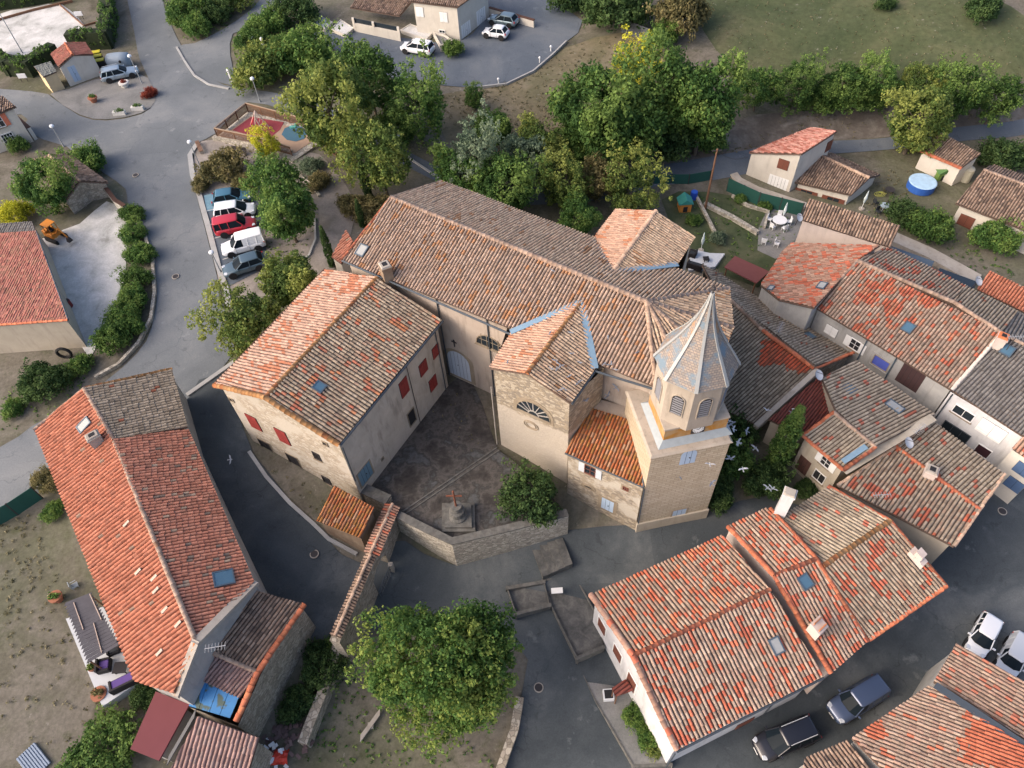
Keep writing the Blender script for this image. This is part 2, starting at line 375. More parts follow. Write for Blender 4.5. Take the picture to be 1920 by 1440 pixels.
    UL = (base+frac_l)[:,None]+0*j; UR = (base+frac_r)[:,None]+0*j
    tv = tid[:-1]; v0 = tv+np.where(lift[:-1] == 0, .05, .95); v1 = tv+np.where(lift[:-1] == 0, .95, .97)
    V0 = 0*i+v0[None,:]; V1 = 0*i+v1[None,:]
    uvq = np.stack([np.stack([UL,V0],-1), np.stack([UL,V1],-1), np.stack([UR,V1],-1), np.stack([UR,V0],-1)], -2)[keep]
    nq = len(q)
    # deck below
    dk = [p-n*.03 for p in pts]; dk2 = [p-n*.16 for p in pts]; m_ = len(pts); base_i = len(verts)
    verts = np.concatenate([verts, np.array([tuple(p) for p in dk+dk2])])
    me = bpy.data.meshes.new(name)
    sides = [(base_i+k, base_i+(k+1)%m_, base_i+m_+(k+1)%m_, base_i+m_+k) for k in range(m_)]
    polys = [tuple(range(base_i, base_i+m_)), tuple(range(base_i+2*m_-1, base_i+m_-1, -1))]+sides
    loops = np.concatenate([q.ravel()]+[np.array(p) for p in polys]).astype(np.int32)
    tot = np.array([4]*nq+[len(p) for p in polys], np.int32); st = np.concatenate([[0], np.cumsum(tot)[:-1]]).astype(np.int32)
    me.vertices.add(len(verts)); me.vertices.foreach_set('co', verts.astype(np.float32).ravel())
    me.loops.add(len(loops)); me.loops.foreach_set('vertex_index', loops)
    me.polygons.add(len(tot)); me.polygons.foreach_set('loop_start', st)
    me.polygons.foreach_set('use_smooth', np.array([True]*nq+[False]*len(polys)))
    mi = np.zeros(len(tot), np.int32); mi[nq:] = 1; me.polygons.foreach_set('material_index', mi)
    uvl = me.uv_layers.new(name='UVMap'); ua = np.zeros((len(loops), 2), np.float32); ua[:nq*4] = uvq.reshape(-1,2); ua[nq*4:] = .5
    uvl.data.foreach_set('uv', ua.ravel()); me.update(calc_edges=True); me.validate()
    return link(name, me, [mat, deck or DECK], parent)
def ridge(name, pts, mat, parent, r=.17, tl=.45, seg=6, drop=.6):
    """a line of half-round tiles bedded over a ridge, hip or verge"""
    v, f, uv = [], [], []; rr = random.Random(int(abs(pts[0][0]*100))); tot = 0
    for a, b in zip(pts, pts[1:]):
        a = Vector(a); b = Vector(b); D = b-a; l = D.length; k = max(1, round(l/tl)); D.normalize()
        s = D.cross(Vector((0,0,1))).normalized(); up = s.cross(D)
        for i in range(k):
            p = a+D*(l*i/k-.02); q = a+D*(l*(i+1)/k+.03); r0 = r*rr.uniform(1.02,1.14); r1 = r*rr.uniform(.88,.98)
            jt = Vector((rr.uniform(-1,1), rr.uniform(-1,1), 0))*.02; b0 = len(v)
            for e, rad_ in ((p, r0), (q, r1)):
                for h in range(seg+1):
                    t = math.pi*(h/seg); v.append(e+jt+s*(rad_*math.cos(t))+up*(rad_*math.sin(t)*.9-(drop*rad_ if h in (0, seg) else 0)*.6+.02))
            for h in range(seg):
                f.append((b0+h, b0+h+1, b0+seg+2+h, b0+seg+1+h)); uv += [(tot+.3, i+.1), (tot+.7, i+.1), (tot+.7, i+.9), (tot+.3, i+.9)]
            f.append(tuple(range(b0, b0+seg+1))); uv += [(tot+.5, i+.5)]*(seg+1)
        tot += 1
    me = mesh(name, v, f, True); l_ = me.uv_layers.new(name='UVMap'); l_.data.foreach_set('uv', np.array(uv, np.float32).ravel())
    return link(name, me, mat, parent)
def inset(poly, d):
    n = len(poly); area = sum(poly[i].x*poly[(i+1)%n].y-poly[(i+1)%n].x*poly[i].y for i in range(n)); sg = 1 if area > 0 else -1; out = []
    for i in range(n):
        a, b, c = poly[i-1], poly[i], poly[(i+1)%n]
        e1 = Vector((b.x-a.x, b.y-a.y)).normalized(); e2 = Vector((c.x-b.x, c.y-b.y)).normalized()
        n1 = Vector((-e1.y, e1.x))*sg; n2 = Vector((-e2.y, e2.x))*sg; m = n1+n2
        m = m/max(.25, m.dot(n1)) if m.length > 1e-6 else n1
        dd = d[i] if isinstance(d, (list, tuple)) else d
        out.append(Vector((b.x+m.x*dd, b.y+m.y*dd, b.z)))
    return out
def shell(name, outline, mat, parent, zb, ins=.3, drop=.1):
    """walls standing under the outline; returns the wall segments"""
    top = inset([Vector(p) for p in outline], ins); n = len(top)
    for t in top: t.z -= drop
    fz = (lambda p: zb) if not callable(zb) else zb
    v = [tuple(p) for p in top]+[(p.x, p.y, fz(p)) for p in top]; f = []; uv = []; L0 = 0.0
    for i in range(n):
        j = (i+1)%n; f.append((i, j, n+j, n+i)); l = (Vector(top[j]).xy-Vector(top[i]).xy).length
        uv += [(L0, v[i][2]), (L0+l, v[j][2]), (L0+l, v[n+j][2]), (L0, v[n+i][2])]; L0 += l
    me = mesh(name, v, f); ul = me.uv_layers.new(name='UVMap'); ul.data.foreach_set('uv', np.array(uv, np.float32).ravel())
    link(name, me, mat, parent)
    c = sum(top, Vector())/n
    segs = []
    for i in range(n):
        a, b = top[i], top[(i+1)%n]; t = Vector((b.x-a.x, b.y-a.y, 0)).normalized(); nr = Vector((t.y, -t.x, 0))
        if nr.dot(Vector((a.x+b.x, a.y+b.y, 0))/2-Vector((c.x, c.y, 0))) < 0: nr = -nr
        segs.append((a, b, t, nr))
    return segs
def zlow(p): return TZ(p.x, p.y)-1.2
def opening(parent, seg, px, wd, ht, kind='window', m_main=None, m_frame=None, arch=False, name=None, sill=True, surround=None, sw=.14, panes=(2,2), at=None, label=None):
    """a window, door or shuttered window fixed on a wall; px = its centre in the photo"""
    a, b, t, nr = seg
    c = Vector(at) if at is not None else V(px, a, b)
    up = Vector((0,0,1)); h2 = ht/2
    def outline(w_, h_, arc, bot=0.0):
        p = [(-w_/2, -h_/2-bot), (w_/2, -h_/2-bot)]
        if arc:
            r = w_/2; y0 = h_/2-r*arc
            p += [(r*math.cos(th), y0+r*arc*math.sin(th)) for th in [math.pi*i/10 for i in range(11)]]
        else: p += [(w_/2, h_/2), (-w_/2, h_/2)]
        return p
    def slab(poly, d0, d1, hole=None):
        mb = MB(); n = len(poly)
        if hole is None:
            lo = [c+t*x+up*y+nr*d0 for x, y in poly]; hi = [c+t*x+up*y+nr*d1 for x, y in poly]
            mb.add(lo+hi, [tuple(range(n)), tuple(range(n, 2*n))]+[(i, (i+1)%n, n+(i+1)%n, n+i) for i in range(n)])
        else:
            vs = [c+t*x+up*y+nr*d for d in (d0, d1) for x, y in poly]+[c+t*x+up*y+nr*d for d in (d0, d1) for x, y in hole]
            fs = []
            for i in range(n):
                j = (i+1)%n; fs += [(i, j, n+j, n+i), (n+i, n+j, 3*n+j, 3*n+i), (2*n+i, 2*n+j, 3*n+j, 3*n+i)]
            mb.add(vs, fs)
        return mb
    A = {'arch': 1.0, True: 1.0, False: 0}.get(arch, arch)
    if surround:
        mb = slab(outline(wd+2*sw, ht+sw*(1 if kind == 'door' else 2), A and A*(wd/(wd+2*sw))*(1+.0), 0), -.05, .035, outline(wd, ht, A) if True else None)
        s_ = mb.build('surround', surround, parent)
    if kind == 'door':
        o = slab(outline(wd, ht, A), -.08, -.0 + .012).build(name or 'door', m_main, parent)
        g2 = MB(); k = max(2, int(wd/.35))
        for i in range(1, k): 
            x = -wd/2+wd*i/k; top_y = h2-.05 if not A else h2-wd/2*A+math.sqrt(max(0, 1-(x/(wd/2))**2))*wd/2*A-.05
            g2.box(c+t*x+up*((top_y-h2)/2)+nr*.014, (.02, .012, h2+top_y-.05), t, nr, up)
        g2.build('board_joint', M['dark'], o)
        hd = MB(); hd.ball(c+t*(.08)+up*(-.05)+nr*.05, .05, 6, 4); hd.build('handle', M['iron'], o)
    elif kind == 'shutter':
        o = slab(outline(wd, ht, A), -.05, .03).build(name or 'window', M['dark'], parent)
        for sg in (-1, 1):
            mb = MB(); mb.box(c+t*(sg*wd/4)+nr*.05, (wd/2-.02, .035, ht-.02), t, nr, up)
            for yy in (-.36, .36): mb.box(c+t*(sg*wd/4)+up*(ht*yy)+nr*.08, (wd/2-.08, .025, .09), t, nr, up)
            for q in range(1, 4): mb.box(c+t*(sg*wd/4-wd/4+wd/2*q/4)+nr*.069, (.012, .006, ht-.04), t, nr, up)
            mb.build('shutter', m_main, o)
    else:
        fw = .06
        o = slab(outline(wd, ht, A), -.05, .075, outline(wd-2*fw, ht-2*fw, A)).build(name or 'window', m_frame or M['white_paint'], parent)
        slab(outline(wd-2*fw+.02, ht-2*fw+.02, A), -.045, .008).build('pane', m_main or M['glass'], o)
        bars = MB()
        for i in range(1, panes[0]): bars.box(c+t*(-wd/2+wd*i/panes[0])+nr*.02+up*(-.02*(1 if A else 0)), (.045, .03, ht-2*fw-(wd*.02 if A else 0)), t, nr, up)
        for i in range(1, panes[1]): bars.box(c+up*(-h2+ht*i/panes[1])+nr*.02, (wd-2*fw, .026, .04), t, nr, up)
        if bars.v: bars.build('glazing_bar', m_frame or M['white_paint'], o)
        if sill:
            sb = MB(); sb.box(c-up*(h2+.05)+nr*.05, (wd+.2, .18, .07), t, nr, up); sb.build('sill', surround or M['stone_trim'], o)
    if label: o['label'] = label
    return o, c, t, nr
def open_shutters(win, wd, ht, m, label=None):
    o, c, t, nr = win; up = Vector((0,0,1))
    for sg in (-1, 1):
        mb = MB(); cc = c+t*(sg*(wd*.5+wd*.26))+nr*.05
        mb.box(cc, (wd*.5, .035, ht), t, nr, up)
        for q in range(1, 8): mb.box(cc+up*(-ht/2+ht*q/8)+nr*.02, (wd*.42, .012, .03), t, nr, up)
        mb.build('shutter', m, o)
def gutter(parent, a, b, r=.09, mat=None, down=None):
    mb = MB(); mb.tube(a, b, r, r, 8)
    if down is not None: mb.tube(Vector(down[0]), Vector(down[1]), .05, .05, 6)
    mb.build('gutter', mat or M['zinc'], parent)
def skylight(parent, px, plane_pts, wd=.7, ht=.9, mat=None, frame=None, lift=.16):
    p = [Vector(q) for q in plane_pts]; c0 = sum(p, Vector())/len(p); n = Vector()
    for a, b in zip(p, p[1:]+p[:1]): n += (a-c0).cross(b-c0)
    n.normalize(); n = n if n.z > 0 else -n
    c = PL(px, c0+n*lift, n); d = Vector((n.x, n.y, -(n.x**2+n.y**2)/n.z)).normalized(); u = d.cross(n)
    mb = MB()
    for sx in (-1, 1): mb.box(c+u*(sx*wd/2), (.09, ht+.09, .13), u, d, n)
    for sy in (-1, 1): mb.box(c+d*(sy*ht/2), (wd-.09, .09, .13), u, d, n)
    o = mb.build('skylight', frame or M['zinc_dark'], parent)
    q = MB(); q.box(c, (wd-.06, ht-.06, .06), u, d, n); q.build('pane', mat or M['sky_glass'], o)
    return o
def chimney(parent, px_base, z, wd, dp, ht, rz, mat, cap=None, potm=None, flue=True):
    c = P(px_base, z); X = Vector((math.cos(rz), math.sin(rz), 0)); Y = Vector((-X.y, X.x, 0))
    mb = MB(); mb.box(c+Vector((0,0,ht/2-.5)), (wd, dp, ht+1.0), X, Y)
    mb.box(c+Vector((0,0,ht-.08)), (wd+.12, dp+.12, .12), X, Y)
    o = mb.build('chimney', mat, parent)
    k = MB(); k.box(c+Vector((0,0,ht+.05)), (wd+.02, dp+.02, .14), X, Y, None, .85)
    k.build('chimney_cap', cap or M['mortar'], o)
    if flue:
        f2 = MB(); f2.box(c+Vector((0,0,ht+.125)), (wd*.5, dp*.5, .02), X, Y); f2.build('flue', M['dark'], o)
    return o

# ------------------------------------------------------------------ materials used
M = {}
M['dark'] = plain('dark_void', (.018,.018,.02), .8)
M['iron'] = plain('iron', (.05,.045,.045), .6, .3)
M['glass'] = plain('window_glass', (.02,.028,.035), .12, 0, .6, .05)
M['sky_glass'] = plain('skylight_glass', (.07,.14,.20), .15, 0, .5, .08)
M['white_paint'] = plain('white_paint', (.70,.70,.68), .6)
M['red_paint'] = plain('red_shutter_paint', (.23,.035,.03), .6, var=.2)
M['brown_paint'] = plain('brown_shutter_paint', (.16,.06,.04), .6)
M['blue_door'] = plain('pale_blue_paint', (.36,.46,.58), .6, var=.07)
M['zinc'] = plain('zinc', (.07,.085,.10), .5, .3)
M['zinc_dark'] = plain('dark_zinc', (.09,.12,.15), .5, .3)
M['flashing'] = plain('blue_grey_flashing', (.19,.29,.37), .5, .2, var=.2)
M['stone_trim'] = wall_mat('stone_trim', (.25,.20,.14), (.34,.28,.20))
M['mortar'] = wall_mat('mortar', (.36,.32,.27), (.46,.42,.36))
DECK = plain('roof_boards', (.13,.09,.07), .9)
T = {}
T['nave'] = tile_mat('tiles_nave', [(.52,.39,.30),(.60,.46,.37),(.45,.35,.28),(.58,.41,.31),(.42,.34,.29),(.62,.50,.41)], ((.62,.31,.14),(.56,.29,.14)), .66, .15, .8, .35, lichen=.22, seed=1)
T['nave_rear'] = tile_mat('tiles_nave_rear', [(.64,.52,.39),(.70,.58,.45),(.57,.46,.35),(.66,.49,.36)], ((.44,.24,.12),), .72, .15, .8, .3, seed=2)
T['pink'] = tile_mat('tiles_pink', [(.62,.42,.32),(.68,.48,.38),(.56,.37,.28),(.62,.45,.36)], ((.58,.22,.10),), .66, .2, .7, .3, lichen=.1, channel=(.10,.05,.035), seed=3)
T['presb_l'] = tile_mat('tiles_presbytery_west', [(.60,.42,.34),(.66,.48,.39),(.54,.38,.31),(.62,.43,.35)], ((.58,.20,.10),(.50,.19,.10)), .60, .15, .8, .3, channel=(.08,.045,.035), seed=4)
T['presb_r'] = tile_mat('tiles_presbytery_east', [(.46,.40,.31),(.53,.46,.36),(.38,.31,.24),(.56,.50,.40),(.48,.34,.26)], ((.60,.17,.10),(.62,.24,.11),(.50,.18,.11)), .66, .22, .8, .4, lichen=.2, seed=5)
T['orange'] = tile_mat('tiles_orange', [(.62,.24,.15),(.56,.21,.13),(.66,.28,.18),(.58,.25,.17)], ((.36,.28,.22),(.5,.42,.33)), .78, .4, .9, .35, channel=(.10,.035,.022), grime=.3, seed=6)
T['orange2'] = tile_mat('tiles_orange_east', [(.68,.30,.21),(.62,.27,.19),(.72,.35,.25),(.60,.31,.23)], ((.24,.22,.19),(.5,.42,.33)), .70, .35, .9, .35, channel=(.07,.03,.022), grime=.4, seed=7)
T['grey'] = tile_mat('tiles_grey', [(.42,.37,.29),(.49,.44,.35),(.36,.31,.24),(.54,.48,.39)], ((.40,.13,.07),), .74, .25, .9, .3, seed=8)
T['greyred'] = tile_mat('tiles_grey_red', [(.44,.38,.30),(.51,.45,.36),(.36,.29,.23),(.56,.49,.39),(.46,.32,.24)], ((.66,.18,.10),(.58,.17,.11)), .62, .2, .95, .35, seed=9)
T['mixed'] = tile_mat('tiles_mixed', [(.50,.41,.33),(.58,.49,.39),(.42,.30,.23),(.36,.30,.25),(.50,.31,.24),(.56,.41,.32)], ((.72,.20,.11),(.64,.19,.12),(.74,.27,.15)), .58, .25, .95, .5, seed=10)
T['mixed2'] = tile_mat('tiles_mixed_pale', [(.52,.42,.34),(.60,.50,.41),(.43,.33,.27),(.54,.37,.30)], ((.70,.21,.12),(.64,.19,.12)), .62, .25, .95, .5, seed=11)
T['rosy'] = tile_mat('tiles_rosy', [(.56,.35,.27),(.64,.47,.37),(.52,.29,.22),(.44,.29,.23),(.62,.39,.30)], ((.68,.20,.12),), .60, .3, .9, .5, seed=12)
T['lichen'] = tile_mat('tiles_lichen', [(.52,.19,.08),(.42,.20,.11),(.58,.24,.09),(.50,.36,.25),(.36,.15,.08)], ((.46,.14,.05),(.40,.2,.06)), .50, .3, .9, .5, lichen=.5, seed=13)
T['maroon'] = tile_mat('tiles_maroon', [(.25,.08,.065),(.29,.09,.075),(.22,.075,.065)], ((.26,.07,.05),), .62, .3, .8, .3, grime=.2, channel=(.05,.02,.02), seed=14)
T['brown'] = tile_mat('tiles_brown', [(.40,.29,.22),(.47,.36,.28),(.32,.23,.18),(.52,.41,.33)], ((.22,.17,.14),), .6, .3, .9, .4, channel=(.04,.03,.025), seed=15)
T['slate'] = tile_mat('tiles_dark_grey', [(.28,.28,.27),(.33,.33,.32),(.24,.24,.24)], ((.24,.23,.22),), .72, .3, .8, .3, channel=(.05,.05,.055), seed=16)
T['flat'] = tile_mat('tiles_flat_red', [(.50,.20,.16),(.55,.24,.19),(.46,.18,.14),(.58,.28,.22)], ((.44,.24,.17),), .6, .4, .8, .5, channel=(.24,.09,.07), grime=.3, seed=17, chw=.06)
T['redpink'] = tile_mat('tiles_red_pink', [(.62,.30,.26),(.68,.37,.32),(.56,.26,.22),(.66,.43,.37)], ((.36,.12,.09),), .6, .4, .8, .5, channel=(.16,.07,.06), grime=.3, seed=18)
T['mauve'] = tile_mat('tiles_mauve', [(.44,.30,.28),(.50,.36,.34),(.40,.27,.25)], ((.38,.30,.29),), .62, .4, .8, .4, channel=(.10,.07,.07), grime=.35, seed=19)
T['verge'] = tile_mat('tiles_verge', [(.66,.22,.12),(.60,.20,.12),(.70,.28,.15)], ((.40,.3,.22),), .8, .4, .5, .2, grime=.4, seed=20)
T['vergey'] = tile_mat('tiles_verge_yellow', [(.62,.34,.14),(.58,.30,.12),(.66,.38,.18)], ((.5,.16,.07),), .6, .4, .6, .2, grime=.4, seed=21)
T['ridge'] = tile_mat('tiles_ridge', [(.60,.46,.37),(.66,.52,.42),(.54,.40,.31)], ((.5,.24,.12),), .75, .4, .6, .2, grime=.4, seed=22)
W_ = {}
W_['church'] = wall_mat('church_render', (.40,.33,.27), (.46,.39,.32), .45)
W_['rubble'] = rubble_mat('church_rubble', cover=.45)
W_['rubble2'] = rubble_mat('rough_rubble', ((.40,.35,.28),(.47,.42,.34),(.31,.27,.21)), (.19,.165,.13), cover=.0, scale=2.8, mort=.09)
W_['presb'] = wall_mat('presbytery_render', (.44,.39,.32), (.54,.48,.40), .5)
W_['ashlar'] = ashlar_mat('tower_ashlar', (.54,.45,.33), (.44,.36,.25), (.29,.23,.16))
W_['belfry'] = wall_mat('belfry_stone', (.36,.31,.25), (.44,.38,.31), .45)
W_['stained'] = wall_mat('stained_stone', (.44,.20,.035), (.42,.30,.17), .35, 1.2)
W_['storew'] = wall_mat('store_render', (.22,.15,.10), (.30,.23,.16), .4, .8)
W_['white'] = wall_mat('white_render', (.56,.56,.56), (.68,.68,.68), .3)
W_['cream'] = wall_mat('cream_render', (.56,.52,.45), (.64,.60,.52), .2)
W_['pinkw'] = wall_mat('pinkish_render', (.56,.47,.42), (.62,.53,.47), .2)
W_['greyw'] = wall_mat('grey_render', (.32,.32,.31), (.44,.43,.40), .35)
W_['beige'] = wall_mat('beige_render', (.42,.37,.29), (.50,.44,.35), .3)
W_['ret'] = rubble_mat('retaining_rubble', ((.42,.39,.32),(.52,.48,.40),(.33,.30,.25)), (.20,.18,.15), 2.6, .09, .0)

def gable(A, B, C, D, r1, r2):
    """eave corners A,B (first gable) C,D (second gable, C next to B); r1, r2 = ridge end pixels"""
    R1 = V(r1, A, B); R2 = V(r2, C, D); z = (R1.z+R2.z)/2
    return P(r1, z), P(r2, z)

# ================================================================== CHURCH
ZE = ZF((918,694), (935,838), -2.3)
ZP = ZF((412,733), (468,843), -1.7)
print('ZE', ZE, 'ZP', ZP)
N0 = P((641,487), ZE); N2 = P((827,340), ZE); N1 = V((733,370), N0, N2); ZR = N1.z
NA = P((1212,565), ZR)
apse = [P(p, ZE) for p in ((1229,728),(1292,716),(1350,682),(1375,615),(1367,541))]
print('ridge', ZR)
church = thing('church', 'old stone church with long tiled nave roof, side chapels and an octagonal bell tower', 'church', P((950,600), -2))
roof_sheet('nave_roof', [N0, N1, NA, apse[0]], T['nave'], church, w=.36)
roof_sheet('nave_roof', [N1, N2, apse[4], NA], T['nave_rear'], church, w=.36)
for i in range(4): roof_sheet('apse_roof', [apse[i], apse[i+1], NA], T['nave_rear'] , church, w=.36)
ridge('ridge_tiles', [N1, NA], T['ridge'], church, .2)
for i, p in enumerate(apse): ridge('hip_tiles', [NA, p+Vector((0,0,.05))], T['ridge'], church, .17)
ridge('verge_tiles', [N0, N1], T['verge'], church, .12); ridge('verge_tiles', [N1, N2], T['ridge'], church, .12)
nave_segs = shell('nave_wall', [N0, N1, N2]+apse[::-1], W_['church'], church, -5.5, .35)
# front chapel
C0 = P((918,691), ZE); C1 = P((1070,757), ZE); C2 = P((1115,693), ZE); C3 = P((957,625), ZE)
CR = V((988,700), C0, C1); CRb = P((1090,567), CR.z)
roof_sheet('chapel_roof', [C0, CR, CRb, C3], T['pink'], church)
roof_sheet('chapel_roof', [CR, C1, C2, CRb], T['nave_rear'], church)
ridge('ridge_tiles', [CR, CRb], T['vergey'], church, .16)
def strip(name, a, b, wd, mat, parent, lift=.14, side=1):
    """a band of sheet metal lying in a valley"""
    D = (b-a).normalized(); s = D.cross(Vector((0,0,1))).normalized(); mb = MB(); mb.box((a+b)/2+Vector((0,0,lift)), ((b-a).length, wd, .05), D, s, s.cross(D).normalized())
    return mb.build(name, mat, parent)
strip('valley_flashing', C3, CRb, .5, M['flashing'], church); strip('valley_flashing', C2, CRb, .55, M['flashing'], church)
CB = -2.6
chap = [C0, CR, C1, C2, C3]
W_['chapel'] = rubble_mat('chapel_stone', cover=.25, plaster_z=3.6)
csegs = shell('chapel_wall', chap, W_['chapel'], church, -5.2, [.22,.22,.22,-.5,-.5])
# rear chapel
D0 = P((1155,393), ZE); D1 = P((1303,446), ZE); D2 = P((1270,497), ZE); D3 = P((1109,452), ZE)
DR = V((1230,396), D0, D1); DRb = P((1147,512), DR.z)
roof_sheet('chapel_roof', [D0, DR, DRb, D3], T['pink'], church); roof_sheet('chapel_roof', [DR, D1, D2, DRb], T['nave_rear'], church)
ridge('ridge_tiles', [DR, DRb], T['ridge'], church, .18)
strip('valley_flashing', D3, DRb, .5, M['flashing'], church); strip('valley_flashing', D2, DRb, .6, M['flashing'], church)
shell('chapel_wall', [D0, DR, D1, D2, D3], W_['beige'], church, -5, [.22,.22,.22,-.6,-.6])
# tower
ZT_ = ZF((1215,856), (1193.5,997), -4.7); print('tower shaft top', ZT_)
t0 = P((1193.5,997), -4.7); t1 = P((1320,971), -4.7)
tx = Vector((t1.x-t0.x, t1.y-t0.y, 0)); TW = tx.length; tx.normalize(); ty = Vector((-tx.y, tx.x, 0)); print('tower width', TW)
tc = Vector((t0.x, t0.y, 0))+tx*TW/2+ty*TW/2
def sq(h, z, c=tc, dx=0): return [c+tx*(i*h+dx)+ty*(j*h)+Vector((0,0,z)) for i, j in ((-1,-1),(1,-1),(1,1),(-1,1))]
tsegs = shell('tower_wall', sq(TW/2, ZT_), W_['ashlar'], church, -6, 0, 0)
mb = MB(); mb.prism(sq(TW/2+.12, 0), -6, -3.2); mb.build('tower_plinth', W_['beige'], church)
# ledge, parapet block, belfry
zp1 = ZF((1243,836), (1215,856), ZT_) 
e = TW/2
mb = MB(); lo = sq(e+.14, ZT_+.02); zz_ = ZT_+1.75; b3_ = [P((1247,808), zz_), P((1367,783), zz_), P((1219,737), zz_)]; b3_ = b3_[:2]+[b3_[1]+b3_[2]-b3_[0], b3_[2]]; hi = [Vector((p.x, p.y, ZT_+.5)) for p in inset(b3_, -.03)]
hi = [Vector((p.x, p.y, ZT_+.16)) for p in sq(e-.02, 0)]
mb.add(lo+hi, [(0,1,2,3),(4,5,6,7)]+[(i,(i+1)%4,4+(i+1)%4,4+i) for i in range(4)]); mb.build('tower_ledge', W_['belfry'], church)
mb = MB(); lo = [Vector((p.x, p.y, ZT_+.17)) for p in inset(b3_, -.42)]; hi = [Vector((p.x, p.y, ZT_+.62)) for p in inset(b3_, -.02)]
mb.add(lo+hi, [(0,1,2,3),(4,5,6,7)]+[(i,(i+1)%4,4+(i+1)%4,4+i) for i in range(4)]); mb.build('grey_skirt', plain('grey_stone_ledge', (.27,.30,.31), .8, var=.2), church)
zb_ = ZT_+1.75; bFL, bFR, bBL = P((1247,808), zb_), P((1367,783), zb_), P((1219,737), zb_); bBR = bFR+bBL-bFL
bq = [bFL, bFR, bBR, bBL]; pb = ((bFR-bFL).length+(bBL-bFL).length)/4; print('base', (bFR-bFL).length, (bBL-bFL).length)
mb = MB(); mb.prism([tuple(p.xy) for p in bq], ZT_+.3, zb_); mb.build('belfry_base', W_['stained'], church)
mb = MB(); mb.prism([tuple(p.xy) for p in inset(bq, -.06)], zb_, zb_+.15); mb.build('base_coping', W_['belfry'], church)
ZO = ZT_+1.9
ctr = tc.copy(); tcv = {0:(1384,678), 180:(1223,665)}

def zat(px, xy):
    r = ray(px); h = Vector((r.x, r.y)); return 50+r.z*(Vector(xy).dot(h)/h.dot(h))
ZS = zat((1302,676), tc.xy)
vx_ = [P(p, ZS) for p in ((1223,665),(1247.5,708),(1305,733),(1362,719),(1384,678),(1375,655),(1247,628))]
ctr = ((vx_[0]+vx_[4])/2+(vx_[1]+vx_[5])/2+(vx_[6]+vx_[3])/2)/3; ctr.z = 0
ag = [math.degrees(math.atan2((v-ctr).dot(ty), (v-ctr).dot(tx))) for v in vx_]; print('oct angles', [round(a) for a in ag], 'radii', [round(((v-ctr).xy).length,2) for v in vx_])
ROT = 24.5
ro = (P((1223,665), ZS)-P((1384,678), ZS)).length/2*.90; HB = ZS-ZO; print('spire eave', ZS, 'r', ro, 'pb', pb)
def octo(r, z, rot=None): return [ctr+tx*(r*math.cos(rad(ROT+45*i)))+ty*(r*math.sin(rad(ROT+45*i)))+Vector((0,0,z)) for i in range(8)]
osegs = shell('belfry_wall', octo(ro, ZO+HB), W_['belfry'], church, ZO-.1, 0, 0)

# spire: concave flare in eight slated faces with pale metal hips
ZA = zat((1335,549), ctr.xy); RS = ro/.90; print('apex', ZA)
prof_s = [(0, 1.0), (.09, .885), (.2, .74), (.3, .60), (.4, .47), (.53, .33), (.66, .21), (.8, .12), (.9, .065), (1.0, .025)]
M['slate'] = None
def slate_mat():
    m, n, b = new_mat('spire_slates'); b.inputs['Roughness'].default_value = .7
    uv = N(n, 'ShaderNodeUVMap').outputs[0]; co = objco(n)
    br = N(n, 'ShaderNodeTexBrick'); L(n, uv, br.inputs['Vector']); br.inputs['Scale'].default_value = 1; br.inputs['Brick Width'].default_value = .22; br.inputs['Row Height'].default_value = .16; br.inputs['Mortar Size'].default_value = .012
    br.inputs['Color1'].default_value = (.31,.25,.20,1); br.inputs['Color2'].default_value = (.21,.185,.16,1); br.inputs['Mortar'].default_value = (.09,.09,.10,1)
    col = mixc(n, thr(n, noise_t(n, 1.1, co, 4, .6), .5, .62), br.outputs[0], (.14,.19,.23))
    col = mixc(n, mth(n, 'MULTIPLY', thr(n, noise_t(n, .9, co, 3, .6, .3), .63, .68), .8), col, (.36,.19,.08))
    col = mixc(n, mth(n, 'MULTIPLY', thr(n, noise_t(n, 6, co, 4, .7), .6, .7), .5), col, (.42,.40,.38))
    L(n, col, b.inputs['Base Color']); bump(n, b, br.outputs['Fac'], -.4, .03); return m
M['slate'] = slate_mat(); M['lead'] = plain('pale_lead', (.32,.33,.32), .55, .1, var=.15)
spire = thing('spire_holder', None, None, ctr) if 0 else None
rings = [octo(RS*r, ZS+(ZA-ZS)*h) for h, r in prof_s]
for k in range(8):
    v, f, uvs = [], [], []; acc = 0
    for q, rg in enumerate(rings):
        a, b = rg[k], rg[(k+1)%8]; v += [a, b]
        if q: acc += ((a+b)/2-(v[-4]+v[-3])/2).length
        uvs.append((acc, (b-a).length))
    for q in range(len(rings)-1): f.append((2*q, 2*q+1, 2*q+3, 2*q+2))
    me = mesh('spire_face', v, f); ul = me.uv_layers.new(name='UVMap'); uu_ = []
    for q in range(len(rings)-1):
        (h0, w0), (h1, w1) = uvs[q], uvs[q+1]; uu_ += [(-w0/2, h0), (w0/2, h0), (w1/2, h1), (-w1/2, h1)]
    ul.data.foreach_set('uv', np.array(uu_, np.float32).ravel()); link('spire_face', me, M['slate'], church)
    hb = MB()
    for q in range(len(rings)-1):
        a, b = rings[q][k], rings[q+1][k]; D = (b-a).normalized(); rv = (a-ctr); rv.z = 0; rv = rv.normalized() if rv.length > 1e-3 else tx; s_ = D.cross(rv).normalized(); nn = s_.cross(D)
        hb.box((a+b)/2+nn*.02, (.24-.018*q, (b-a).length+.02, .07), s_, D, nn)
    hb.build('hip_flashing', M['lead'], church)
under = MB(); under.prism([Vector(p) for p in octo(RS*.985, 0)], ZS-.10, ZS-.02); under.build('spire_eave', M['lead'], church)
